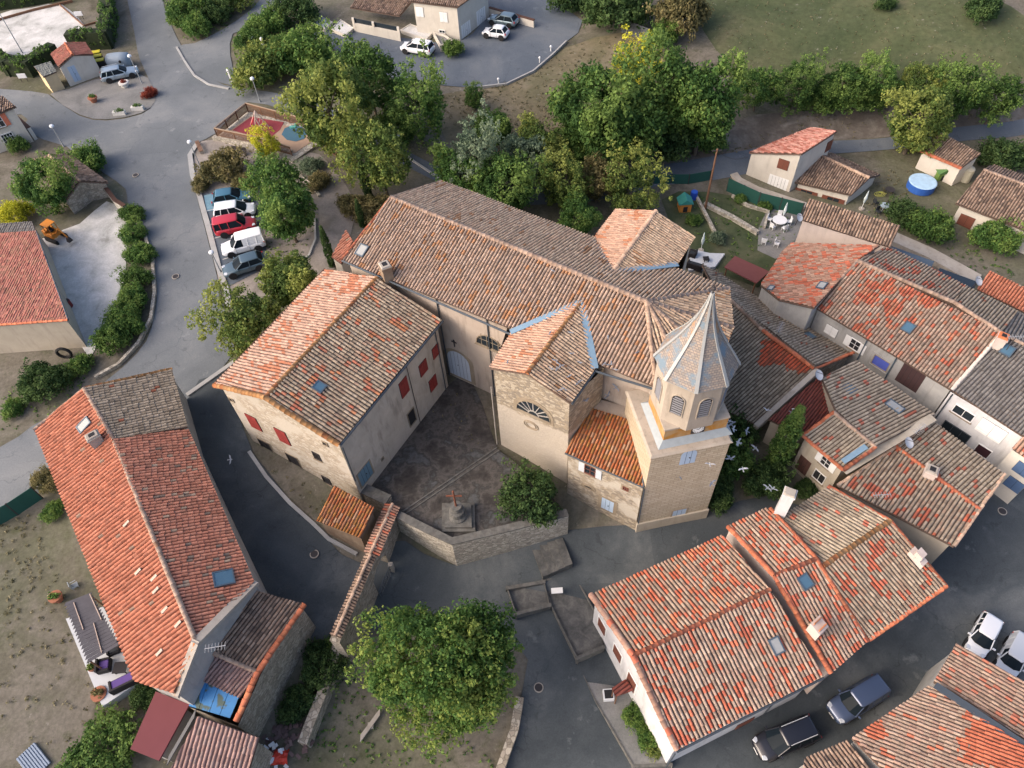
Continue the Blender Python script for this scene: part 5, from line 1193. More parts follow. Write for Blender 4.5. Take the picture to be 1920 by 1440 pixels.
def wall_run(name, label, cat, pts, th, zt, mat, coping=None, zb=None, cw=.12, ch=.12, side=0):
    """a free-standing wall along pts (3-D points), zt above = top height or function"""
    r = thing(name, label, cat, pts[0]); body = MB(); cop = MB(); n = len(pts)
    offs = []
    for i in range(n):
        d = (pts[min(i+1, n-1)]-pts[max(i-1, 0)]); d.z = 0; d.normalize(); offs.append(Vector((-d.y, d.x, 0)))
    f = zt if callable(zt) else (lambda p: zt); g_ = zb if zb else (lambda p: TZ(p.x, p.y)-.8)
    def ring(e, z0, z1):
        L_ = [p+o*(e+side) for p, o in zip(pts, offs)]; R__ = [p-o*(e-side) for p, o in zip(pts, offs)]; vs = []; fs = []
        for l, q, p in zip(L_, R__, pts): vs += [Vector((l.x, l.y, z0(p))), Vector((q.x, q.y, z0(p))), Vector((q.x, q.y, z1(p))), Vector((l.x, l.y, z1(p)))]
        for i in range(n-1): k = 4*i; fs += [(k+j, k+(j+1)%4, k+4+(j+1)%4, k+4+j) for j in range(4)]
        return vs, fs+[(0,1,2,3), (4*n-1, 4*n-2, 4*n-3, 4*n-4)]
    body.add(*ring(th/2, g_, f)); body.build('wall_body', mat, r)
    if coping: cop.add(*ring(th/2+cw, f, lambda p: f(p)+ch)); cop.build('coping', coping, r)
    return r
rw = [P((745,965), -1.8), P((800,993), -1.8), P((848,1016), -1.8), P((955,992), -1.9), P((1064,965), -2.05)]
wall_run('retaining_wall', 'high pale stone retaining wall bending round the front of the churchyard', 'wall', rw, .5, lambda p: -1.75, W_['ret'], PED, cw=.06)
# gateway wall with the lane passing under its arch
zg = -1.55
g0, g1 = P((737,948), zg), P((630,1194), zg); gd_ = (g1-g0); gd_.z = 0; gl_ = gd_.length; gd_.normalize(); gn_ = Vector((-gd_.y, gd_.x, 0))
if gn_.x < 0: gn_ = -gn_
def along(px): q = V(px, g0+gn_*.35, g1+gn_*.35); return (q-g0).dot(gd_)
sA, sB = along((731,1062)), along((709,1112)); print('gate', gl_, sA, sB, 'z', V((731,1062), g0+gn_*.35, g1+gn_*.35).z)
gw = thing('gateway_wall', 'old tile topped wall with an arched opening where the lane passes under', 'wall', g0)
zbot = -6.2; cxm = (sA+sB)/2; rr2 = abs(sB-sA)/2; zs = -3.6; sc_ = [(0, zbot), (cxm-rr2, zbot), (cxm-rr2, zs)]+[(cxm-rr2*math.cos(math.pi*i/10), zs+rr2*.75*math.sin(math.pi*i/10)) for i in range(1, 10)]+[(cxm+rr2, zs), (cxm+rr2, zbot), (gl_+.3, zbot), (gl_+.3, zg-.1), (0, zg-.1)]
mb = MB(); vs = [g0.xy.to_3d()+gd_*a+gn_*o+Vector((0,0,z)) for o in (-.38, .38) for a, z in sc_]; n_ = len(sc_)
mb.add(vs, [tuple(range(n_)), tuple(range(2*n_-1, n_-1, -1))]+[(i, (i+1)%n_, n_+(i+1)%n_, n_+i) for i in range(n_)]); mb.build('wall_body', W_['rubble2'], gw)
gk = g0.lerp(g1, .40)
up_ = Vector((0,0,.02))
for e_, q_ in ((g0, gk), (gk, g1)):
    for sd_ in (-1, 1):
        w_ = .62 if e_ is g0 else .42
        a_ = Vector((e_.x, e_.y, zg+.28)); b_ = Vector((q_.x, q_.y, zg+.28))
        roof_sheet('wall_tiles', [a_, b_, b_+gn_*(sd_*w_)-Vector((0,0,.22)), a_+gn_*(sd_*w_)-Vector((0,0,.22))], T['rosy'] if e_ is g0 else T['brown'], gw, w=.30, amp=.08, down=(gn_*sd_).xy)
ridge('ridge_tiles', [g0+Vector((0,0,.3)), g1+Vector((0,0,.3))], T['ridge'], gw, .13)
# little tiled store beside the gateway
za_ = ZF(g('s',195,575), g('s',290,800), -4.3); print('annex', za_)
an = thing('store', 'small store with a weathered orange tiled lean-to roof against the gateway wall', 'outbuilding', P((640,960)))
aq = [P(g('s',195,575), za_), P(g('s',695,778), za_), P(g('s',850,425), za_+.9), P(g('s',405,185), za_+.9)]
mono_house(an, aq, T['lichen'], W_['storew'], .2, .34)
wall_run('courtyard_wall', 'thick old wall topped with worn stone joining presbytery corner and gateway', 'wall', [P(g('s',575,130), -1.2), P(g('s',800,230), -1.2), P(g('s',1000,320), -1.2)], .8, -1.6, W_['rubble2'], PED, cw=.05)
# cross on its round stone pedestal
cr = thing('stone_cross', 'rust brown cross on a round carved pedestal and square steps in the churchyard', 'monument', P((860,965), CZ))
c = P((860,972), CZ); X_ = Vector((1,-.07,0)).normalized(); mb = MB(); mb.box(c+Vector((0,0,.12)), (2.6,2.5,.24), X_); mb.box(c+Vector((0,0,.36)), (2.1,2.0,.24), X_); mb.build('step', PED, cr)
mb = MB(); prv = None
for z_, r_ in ((.48,.72),(.62,.72),(.75,.55),(1.1,.5),(1.3,.62),(1.42,.6),(1.5,.42),(1.95,.36),(2.1,.44)):
    if prv: mb.tube(c+Vector((0,0,prv[0])), c+Vector((0,0,z_)), prv[1], r_, 16)
    prv = (z_, r_)
mb.build('pedestal', PED, cr)
rust = plain('rust', (.16,.06,.035), .85)
mb = MB(); mb.tube(c+Vector((0,0,2.0)), c+Vector((0,0,4.2)), .09, .07); mb.box(c+Vector((0,0,3.6)), (1.2,.1,.12), X_); mb.ball(c+Vector((0,0,4.25)), .1); mb.build('cross', rust, cr)

# ------------------------------------------------------------------ vegetation
LM = {
 'green': leaf_mat('leaves_green', [(0.033,0.076,0.021), (0.071,0.140,0.034), (0.153,0.232,0.057)], .8),
 'mid': leaf_mat('leaves_mid', [(0.038,0.091,0.025), (0.085,0.171,0.041), (0.195,0.281,0.069)], .8),
 'olive': leaf_mat('leaves_olive', [(0.050,0.091,0.026), (0.118,0.177,0.044), (0.266,0.299,0.075)], .8),
 'yellow': leaf_mat('leaves_yellow', [(0.153,0.183,0.023), (0.378,0.403,0.034), (0.637,0.610,0.057)], .8),
 'dark': leaf_mat('leaves_dark', [(0.021,0.046,0.018), (0.042,0.085,0.028), (0.092,0.146,0.046)], .8),
 'brown': leaf_mat('leaves_brown', [(0.065,0.070,0.033), (0.142,0.134,0.057), (0.260,0.220,0.098)], .8),
 'blue': leaf_mat('leaves_blue', [(0.053,0.085,0.057), (0.112,0.165,0.103), (0.212,0.268,0.167)], .8),
 'red': leaf_mat('leaves_red', [(0.118,0.024,0.017), (0.236,0.049,0.034), (0.354,0.098,0.057)]),
 'big': leaf_mat('leaves_big', [(0.038,0.088,0.025), (0.088,0.171,0.039), (0.236,0.293,0.069)], .5)}
BARK = plain('bark', (.12,.095,.07), .95, var=.3)
def leaf_cloud(name, centers, radii, tones, per, leaf, seed, flat=1.0, up=.35):
    r = np.random.default_rng(seed); C_ = np.repeat(np.array(centers), per, 0); Rr = np.repeat(np.array(radii), per); To = np.repeat(np.array(tones), per); n = len(C_)
    d = r.normal(size=(n,3)); d /= np.linalg.norm(d, axis=1)[:,None]
    rad_ = Rr*(.5+.6*r.random(n)**.6)
    p = C_+d*rad_[:,None]*np.array([1,1,flat])
    nrm = d+r.normal(size=(n,3))*.55; nrm[:,2] += up; nrm /= np.linalg.norm(nrm, axis=1)[:,None]
    t = np.cross(nrm, r.normal(size=(n,3))); t /= np.linalg.norm(t, axis=1)[:,None]; b = np.cross(nrm, t)
    s_ = leaf*1.22*r.uniform(.6,1.35,n)[:,None]
    v = np.stack([p-t*s_*.5, p+b*s_*.34+nrm*s_*.08, p+t*s_*.6, p-b*s_*.34+nrm*s_*.08], 1).reshape(-1,3)
    me = bpy.data.meshes.new(name); me.vertices.add(4*n); me.vertices.foreach_set('co', v.astype(np.float32).ravel()); me.loops.add(4*n); me.loops.foreach_set('vertex_index', np.arange(4*n, dtype=np.int32))
    me.polygons.add(n); me.polygons.foreach_set('loop_start', np.arange(n, dtype=np.int32)*4)
    at = me.attributes.new('tone', 'FLOAT', 'FACE'); at.data.foreach_set('value', np.clip(To+r.normal(0,.16,n), 0, 1).astype(np.float32))
    me.update(calc_edges=True); me.materials.append(None); return me
def clusters(shape, k1, k2, seed, r1=.40, r2=.14):
    """uneven crown: many leaf clusters on a lumpy, gappy body, with sprays reaching out"""
    r = np.random.default_rng(seed); cs, rs, ts = [], [], []; n = k1*k2
    dirs = r.normal(size=(16,3)); dirs /= np.linalg.norm(dirs, axis=1)[:,None]; amp = r.uniform(-.30,.26,16)
    gaps = r.normal(size=(5,3)); gaps /= np.linalg.norm(gaps, axis=1)[:,None]
    lumps = []
    for i in range(9):
        d = r.normal(size=3); d /= np.linalg.norm(d); d[2] = abs(d[2])*.8; lumps.append((d[0]*.6, d[1]*.6, d[2]*.6, .3))
    for i in range(n):
        d = r.normal(size=3); d /= np.linalg.norm(d)
        if shape == 'column':
            h = r.uniform(-1,1); z = h*3.0; wdt = .80*(1-max(0, h)**1.6*.93)*(1-.35*max(0, -h-.3)); a = r.uniform(0, 6.283); q = wdt*(.6+.45*r.random()); p = np.array([q*math.cos(a), q*math.sin(a), z]); tone = .5+.3*math.sin(z*3+a*2)*.5
        else:
            f = 1.0; 
            for k in range(16):
                c = max(0, d@dirs[k]); f += amp[k]*c**9*2.2
            if any(d@gp > .965 for gp in gaps) and r.random() < .8: continue
            q = f*(.52+.46*r.random()**.6)
            if r.random() < .10: q *= 1.12
            sz = {'broad': .90, 'loose': 1.0, 'bush': .62}[shape]
            if shape == 'loose': q *= (.8+.3*abs(math.sin(5*d[0]+3*d[1]+seed)))
            p = d*q*.92; p[2] *= sz
            if shape == 'bush': p[2] = abs(p[2])*1.1-.25*(r.random())
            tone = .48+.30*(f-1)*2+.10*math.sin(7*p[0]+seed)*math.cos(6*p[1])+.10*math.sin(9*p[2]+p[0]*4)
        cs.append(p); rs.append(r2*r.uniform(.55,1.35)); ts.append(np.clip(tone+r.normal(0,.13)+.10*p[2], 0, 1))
    return cs, rs, ts, lumps
def trunk_mesh(lumps, base_z, r0, top=.1):
    mb = MB(); mb.tube((0,0,base_z), (.02,.03,top-.35), r0, r0*.6, 8)
    for x, y, z, rr_ in lumps[::2]: mb.tube((.02,.03,top-.45+(z+.6)*.15), (x*.85,y*.85,z), r0*.38, r0*.1, 5)
    return mesh('trunk', mb.v, mb.f)
PROTO = {}
for nm, shp, k1, k2, per, leaf, sd_, r1, r2, bz, r0 in (('broadA','broad',28,20,26,.058,1,0,.12,-1.35,.06), ('broadB','broad',28,21,26,.060,2,0,.125,-1.35,.06), ('looseA','loose',26,20,23,.056,3,0,.11,-1.35,.045), ('looseB','loose',26,19,23,.056,14,0,.11,-1.35,.045),
    ('bushA','bush',20,18,24,.066,5,0,.14,-.5,.05), ('bushB','bush',18,18,22,.075,6,0,.16,-.5,.05), ('column','column',22,24,22,.11,7,0,.19,-3.3,.12), ('big','broad',46,36,40,.031,11,0,.08,-1.2,.05)):
    cs, rs, ts, lumps = clusters(shp, k1, k2, sd_, r1, r2)
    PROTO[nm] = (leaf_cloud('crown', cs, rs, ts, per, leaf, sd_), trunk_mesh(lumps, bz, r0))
    PROTO[nm][1].materials.append(BARK)
def tree(px, r_px, kind, mt, label, cat='tree', name=None, base=None, sq=1.0, group=None, zg=None, rz=None):
    """px = centre of the crown in the photo, r_px = its radius there"""
    nat = {'broadA':1.3,'broadB':1.3,'looseA':1.3,'looseB':1.3,'bushA':.45,'bushB':.45,'column':2.9,'big':1.15}[kind]
    z = -2.0
    for _ in range(6):
        a = P(px, z); R_ = (P((px[0]+r_px, px[1]), z)-a).length*(1.12 if kind != 'big' else 1.0); gz = TZ(a.x, a.y) if zg is None else zg; z = gz+nat*R_*sq
    if base is not None:
        gz = TZ(*P(base).xy); z = ZF(px, base, gz); a = P(px, z); R_ = (P((px[0]+r_px, px[1]), z)-a).length; sq = (z-gz)/(nat*R_)
    r = thing(name or ('tree' if cat == 'tree' else cat.replace(' ', '_')), label, cat, (a.x, a.y, gz), group)
    rz = random.uniform(0, 6.28) if rz is None else rz; S = R_*1.0
    for part, i in (('crown', 0), ('trunk', 1)):
        o = bpy.data.objects.new(part, PROTO[kind][i]); COL.objects.link(o); o.parent = r; o.location = (0, 0, nat*R_*sq); o.scale = (S, S, S*sq); o.rotation_euler = (0, 0, rz)
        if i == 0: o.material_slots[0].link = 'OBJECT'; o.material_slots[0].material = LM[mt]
    return r
tree((841,1240), 152, 'big', 'big', 'huge round tree with yellow green crown at the bottom centre', rz=.3, sq=1.14)
TL = [
 ((1002,935), 54, 'bushA', 'dark', 'dense round green bush rising behind the retaining wall', 'bush', CZ, .95),
 ((468,600), 62, 'broadA', 'olive', 'yellow green tree overhanging the road left of the presbytery', 'tree', None, 1),
 ((545,525), 55, 'broadB', 'olive', 'yellow green tree between car park and presbytery roof', 'tree', None, 1),
 ((520,345), 50, 'looseA', 'mid', 'bright green tree overhanging the blue parked hatchback', 'tree', None, 1),
 ((535,395), 52, 'broadB', 'mid', 'bright green tree over the fronts of the parked cars', 'tree', None, 1),
 ((497,270), 25, 'looseB', 'yellow', 'small vivid yellow tree at the playground fence', 'tree', None, 1),
 ((415,318), 38, 'bushA', 'brown', 'feathery brownish shrub beside the entrance of the small park', 'shrub', None, 1.1),
 ((378,345), 18, 'bushB', 'brown', 'low rusty shrub at the kerb above the blue parking bay', 'shrub', None, 1),
 ((455,345), 24, 'bushB', 'brown', 'low brown shrub behind the blue parking bay', 'shrub', None, 1),
 ((615,190), 75, 'broadA', 'olive', 'large yellow green tree covering the right end of the playground', 'tree', None, 1.1),
 ((690,145), 62, 'looseA', 'green', 'green tree between the villa yard and the tall playground tree', 'tree', None, 1),
 ((565,105), 55, 'bushA', 'mid', 'broad green shrub mass at the villa driveway corner', 'shrub', None, 1),
 ((492,128), 50, 'bushB', 'olive', 'rusty green shrub mass above the road junction', 'shrub', None, 1),
 ((780,195), 58, 'looseB', 'mid', 'feathery light green tree below the edge of the villa yard', 'tree', None, 1),
 ((710,290), 62, 'looseA', 'olive', 'pale olive tree beside the bend of the upper road', 'tree', None, 1.1),
 ((740,245), 40, 'bushA', 'green', 'dark green undergrowth beneath the feathery tree', 'shrub', None, 1),
 ((925,238), 38, 'broadB', 'green', 'round green bush standing alone on the dry lawn', 'bush', None, .9),
 ((890,180), 18, 'broadA', 'mid', 'little young tree at the lawn edge near the yard kerb', 'tree', None, 1.1),
 ((1105,200), 78, 'broadA', 'green', 'large dark green tree left of the yellow topped one', 'tree', None, 1),
 ((1165,235), 75, 'broadB', 'green', 'large green tree in the middle of the wood above the road', 'tree', None, 1),
 ((1190,130), 42, 'looseB', 'yellow', 'tree with bright yellow top in the wood', 'tree', None, 1),
 ((1260,165), 72, 'broadA', 'green', 'tall green tree right of the yellow topped one', 'tree', None, 1.1),
 ((1320,190), 68, 'broadB', 'mid', 'green tree at the right end of the wood', 'tree', None, 1.2),
 ((1250,255), 62, 'bushA', 'dark', 'dark shrub mass above the upper road', 'shrub', None, 1),
 ((1325,262), 35, 'bushB', 'mid', 'bright green creeper at the roadside', 'shrub', None, 1),
 ((1010,270), 45, 'broadB', 'olive', 'yellowish green tree left of the wood', 'tree', None, 1),
 ((1075,290), 52, 'bushA', 'green', 'green thicket in front of the wood by the road', 'shrub', None, 1),
 ((890,300), 50, 'looseB', 'blue', 'blue green cedar with drooping branches behind the nave roof', 'tree', None, 1.2),
 ((860,325), 48, 'broadB', 'mid', 'light green tree touching the nave roof', 'tree', None, 1),
 ((940,345), 58, 'broadA', 'green', 'green tree close behind the middle of the nave roof', 'tree', None, 1),
 ((975,300), 45, 'looseA', 'blue', 'grey green conifer right of the cedar', 'tree', None, 1.1),
 ((1060,340), 48, 'looseB', 'olive', 'thin olive tree behind the rear chapel', 'tree', None, 1),
 ((1120,330), 42, 'looseA', 'brown', 'sparse greyish tree between two olive ones', 'tree', None, 1),
 ((1185,350), 52, 'looseB', 'olive', 'olive tree just above the rear chapel roof', 'tree', None, 1),
 ((1085,405), 42, 'broadB', 'mid', 'green tree against the nave behind the rear chapel', 'tree', None, 1),
 ((1425,160), 41, 'looseA', 'mid', 'leftmost tree of the row along the field edge', 'tree', None, .9),
 ((1495,155), 44, 'looseB', 'green', 'second tree of the row along the field edge', 'tree', None, .9),
 ((1578,155), 44, 'looseA', 'green', 'third tree of the row along the field edge', 'tree', None, .9),
 ((1650,140), 43, 'looseB', 'mid', 'fourth tree of the row along the field edge', 'tree', None, .9),
 ((1735,130), 42, 'looseA', 'olive', 'fifth tree of the row, with yellowish top', 'tree', None, 1),
 ((1825,115), 53, 'looseB', 'green', 'big green tree on the right of the field edge row', 'tree', None, 1),
 ((1915,105), 45, 'looseA', 'green', 'tree cut by the right edge above the road', 'tree', None, 1),
 ((1540,185), 40, 'bushB', 'green', 'low thicket between the field edge trees and the bank', 'shrub', None, .8),
 ((1620,180), 38, 'bushA', 'green', 'low thicket right of the first one on the bank', 'shrub', None, .8),
 ((1728,215), 58, 'broadA', 'olive', 'dense golden green tree beside the upper road', 'tree', None, 1.05),
 ((1722,268), 20, 'bushB', 'yellow', 'yellow bush under the golden green tree', 'bush', None, 1),
 ((1280,25), 48, 'bushA', 'brown', 'brownish bush at the top edge right of the gate', 'bush', None, 1.3),
 ((1241,68), 24, 'bushA', 'mid', 'round clipped bush by the metal gate', 'bush', None, 1.6),
 ((1150,12), 62, 'bushA', 'dark', 'dark hedge mass at the top edge above the dry lawn', 'hedge', None, 1),
 ((1080,-2), 40, 'bushB', 'dark', 'dark shrub at the top edge beside the yard', 'shrub', None, 1),
 ((1866,445), 43, 'bushA', 'mid', 'round green bush in front of the bungalow', 'bush', None, 1.1),
 ((1742,425), 42, 'bushB', 'green', 'green bush in the garden left of the round one', 'bush', None, 1),
 ((1700,400), 32, 'bushA', 'dark', 'dark garden shrub behind the terrace chairs', 'shrub', None, 1),
 ((1880,290), 45, 'bushB', 'dark', 'dark green shrubs beside the upper road at the right edge', 'shrub', None, .8),
 ((1375,870), 36, 'bushA', 'green', 'green bush with white blossom right of the tower foot', 'bush', None, 1.6),
 ((1350,925), 32, 'bushB', 'dark', 'dark bush at the foot of the tower', 'bush', None, 1.3),
 ((1435,905), 40, 'bushA', 'dark', 'dark bush in the shaded garden behind the tower', 'bush', None, 1.2),
 ((1385,800), 32, 'bushB', 'dark', 'dark tree squeezed between tower and mossy roof', 'tree', None, 1.6),
 ((1300,412), 14, 'bushB', 'green', 'small green shrub by the kennel lawn', 'shrub', None, 1),
 ((1347,445), 15, 'bushA', 'blue', 'white flowering shrub on the garden lawn', 'shrub', None, 1),
 ((1388,372), 12, 'bushB', 'mid', 'small shrub by the green fence', 'shrub', None, 1),
 ((1437,385), 13, 'bushA', 'green', 'clipped shrub by the green fence corner', 'shrub', None, 1),
 ((75,345), 46, 'broadA', 'mid', 'round tree in the garden left of the stone shed', 'tree', None, 1),
 ((32,398), 28, 'bushA', 'yellow', 'yellow orange bush under the garden tree', 'bush', None, 1),
 ((168,300), 32, 'bushB', 'mid', 'light green bush between the stone shed and the road', 'bush', None, 1.1),
 ((38,272), 17, 'bushA', 'green', 'small round bush under the far left house window', 'bush', None, 1.1),
 ((75,715), 42, 'bushA', 'dark', 'dark hedge bush beside the blind cream wall', 'bush', None, 1),
 ((148,685), 22, 'bushB', 'mid', 'bright little bush at the corner of the blind wall', 'bush', None, 1),
 ((26,765), 20, 'bushB', 'mid', 'small yellow green bush on the verge', 'bush', None, 1),
 ((118,705), 20, 'bushB', 'green', 'low bush at the foot of the blind wall', 'bush', None, 1),
 ((188,1412), 62, 'bushA', 'green', 'wide feathery green bush at the bottom left', 'bush', None, .7),
 ((270,1305), 24, 'bushB', 'dark', 'dark bush between terrace and maroon roof', 'bush', None, 1),
 ((85,900), 24, 'bushB', 'brown', 'brownish bush by the corner of the long house', 'bush', None, 1),
 ((95,960), 20, 'bushB', 'mid', 'weedy shrub against the long house wall', 'shrub', None, .7),
 ((600,1245), 42, 'bushA', 'dark', 'dark ivy mass between the barn and the lane wall', 'shrub', None, .9),
 ((640,1205), 26, 'bushB', 'green', 'green ivy at the end of the gateway wall', 'shrub', None, 1),
 ((560,1320), 34, 'bushB', 'dark', 'dark shrub below the barn wall', 'shrub', None, .8),
 ((1190,1338), 24, 'bushA', 'mid', 'bushy climber on the pavement against the white corner house', 'shrub', None, 1.2),
 ((1212,1385), 24, 'bushB', 'mid', 'lower bushy climber at the white corner house', 'shrub', None, 1.1),
 ((1232,1408), 18, 'bushA', 'olive', 'lowest yellowish climber at the white house corner', 'shrub', None, 1.1),
 ((355,20), 42, 'bushA', 'green', 'green shrub left of the verge triangle at the top', 'shrub', None, 1),
 ((365,50), 26, 'bushB', 'mid', 'light green shrub at the tip of the verge', 'shrub', None, 1.2),
 ((402,28), 26, 'bushA', 'dark', 'dark round shrub on the verge', 'shrub', None, 1.1),
 ((430,0), 32, 'bushB', 'olive', 'olive shrub on the verge at the top edge', 'shrub', None, 1),
 ((470,75), 30, 'bushA', 'green', 'shrub in the villa garden near the drive', 'shrub', None, 1),
 ((505,45), 34, 'bushB', 'mid', 'palm like garden shrub beside the villa path', 'shrub', None, 1),
 ((560,22), 42, 'bushA', 'dark', 'dark garden shrub left of the villa', 'shrub', None, 1),
 ((846,92), 19, 'bushA', 'green', 'dark clipped bush on the villa steps', 'bush', None, 1.2),
 ((530,90), 32, 'bushB', 'green', 'green shrub behind the white garden bollards', 'shrub', None, .9),
 ((600,340), 22, 'bushB', 'brown', 'dry shrub inside the path loop', 'shrub', None, .8),
 ((585,310), 22, 'bushA', 'blue', 'greyish lavender shrub below the playground', 'shrub', None, .8),
 ((655,385), 26, 'bushA', 'brown', 'round rusty bush by the path junction', 'bush', None, 1),
 ((700,390), 36, 'bushB', 'brown', 'brown undergrowth beside the church west end', 'shrub', None, .8),
 ((1510,915), 22, 'bushB', 'dark', 'potted greenery in the small yard', 'shrub', None, .8),
 ((1665,0), 18, 'bushB', 'dark', 'dark shrub on the far side of the field', 'shrub', None, 1),
 ((1850,12), 34, 'bushB', 'dark', 'dark scrub at the top right corner', 'shrub', None, 1),
]
for px, r_, kd, mt, lb, ct, zg_, sq_ in TL: tree(px, r_, kd, mt, lb, ct, None, None, sq_, None, zg_)
for px, r_, lb, sq_, bs_ in (((613,463), 10, 'slim dark cypress beside the church west end', 1.2, (617,500)), ((684,338), 11, 'slim cypress against the olive tree', 1.0, (688,375)), ((674,400), 8, 'short slim cypress by the path', 1.1, (678,425)), ((1473,828), 27, 'tall dense cypress in the yard behind the tower', .75, (1459,887))):
    tree(px, r_, 'column', 'dark' if r_ < 20 else 'green', lb, 'cypress', 'cypress_tree', bs_, sq_)
for i, (px, r_) in enumerate((((246,402),22),((250,440),24),((262,478),26),((258,520),26),((252,558),27),((232,595),30),((208,632),34),((248,610),24))):
    tree(px, r_, 'bushA' if i % 2 else 'bushB', 'mid' if i % 3 else 'green', ['small topmost bush of the roadside row by the gravel yard','second bush from the top of the roadside row','third bush from the top of the roadside row','fourth bush of the roadside row, beside the gravel','fifth bush of the roadside row, bright green','sixth bush of the roadside row, where it turns','large lowest bush of the roadside row','outer bush at the bend of the roadside row'][i], 'bush', None, None, 1.0, 'bushes in a row between gravel yard and road')
# clipped hedges
def hedge(label, pts, wd, ht):
    r_ = np.random.default_rng(int(abs(pts[0][0])*7+11)); cs, rs, ts = [], [], []
    q = [P(p) for p in pts]
    for a, b in zip(q, q[1:]):
        L__ = (b-a).length; d = (b-a).normalized(); s_ = Vector((-d.y, d.x, 0)); k = int(L__*14)
        for _ in range(k):
            t = r_.uniform(-.02, 1.02); u = r_.uniform(-1, 1); v = r_.uniform(0, 1); f = r_.integers(3)
            if f == 0: v = 1
            else: u = 1 if f == 1 else -1
            p = a+d*(t*L__)+s_*(u*(wd/2-.15))+Vector((0,0,v*(ht-.15))); cs.append((p.x, p.y, p.z)); rs.append(.26); ts.append(r_.uniform(.3,.75))
    me = leaf_cloud('foliage', cs, rs, ts, 12, .20, 3)
    h_ = thing('hedge', label, 'hedge', q[0]); me.materials.clear(); link('foliage', me, LM['green'], h_)
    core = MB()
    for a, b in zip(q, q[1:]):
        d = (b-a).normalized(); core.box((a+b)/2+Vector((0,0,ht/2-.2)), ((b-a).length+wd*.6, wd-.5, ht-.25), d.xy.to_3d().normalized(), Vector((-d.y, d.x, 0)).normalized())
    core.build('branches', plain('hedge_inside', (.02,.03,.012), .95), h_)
hedge('tall clipped hedge turning the corner right of the bowls court', [(145,90),(205,88),(212,40),(200,-10)], 1.9, 2.6)
hedge('clipped hedge curving round the left of the bowls court', [(-12,110),(25,138),(62,140),(105,112)], 1.9, 2.4)
hedge('dark hedge along the very top left edge', [(-12,18),(60,8),(140,-8)], 1.8, 2.2)

# ------------------------------------------------------------------ cars
def paint(name, c, metal=.2): 
    m, n, b = new_mat(name); b.inputs['Base Color'].default_value = (*c, 1); b.inputs['Roughness'].default_value = .32; b.inputs['Metallic'].default_value = metal; b.inputs['Specular IOR Level'].default_value = .5
    b.inputs['Coat Weight'].default_value = .5; b.inputs['Coat Roughness'].default_value = .12; return m
RUB = plain('tyre_rubber', (.02,.02,.02), .9); RIM = plain('alloy', (.35,.35,.36), .4, .6); LAMP = plain('head_lamp', (.6,.63,.66), .2, .1, .6); RED_L = plain('tail_lamp', (.35,.02,.015), .3, 0, .5)
CGL = plain('car_glass', (.010,.016,.022), .3, 0, .06, .05)
def superloft(stations, seg=20, pw=3.2):
    """stations: (x, half width, z low, z high)"""
    v, f = [], []
    for x, w_, z0, z1 in stations:
        for i in range(seg):
            a = 2*math.pi*(i+.5)/seg; c_, s_ = math.cos(a), math.sin(a)
            v.append((x, w_*math.copysign(abs(c_)**(2/pw), c_), (z0+z1)/2+(z1-z0)/2*math.copysign(abs(s_)**(2/pw), s_)))
    n = len(stations)
    for k in range(n-1):
        for i in range(seg): f.append((k*seg+i, k*seg+(i+1)%seg, (k+1)*seg+(i+1)%seg, (k+1)*seg+i))
    f += [tuple(range(seg-1,-1,-1)), tuple(range((n-1)*seg, n*seg))]
    return v, f
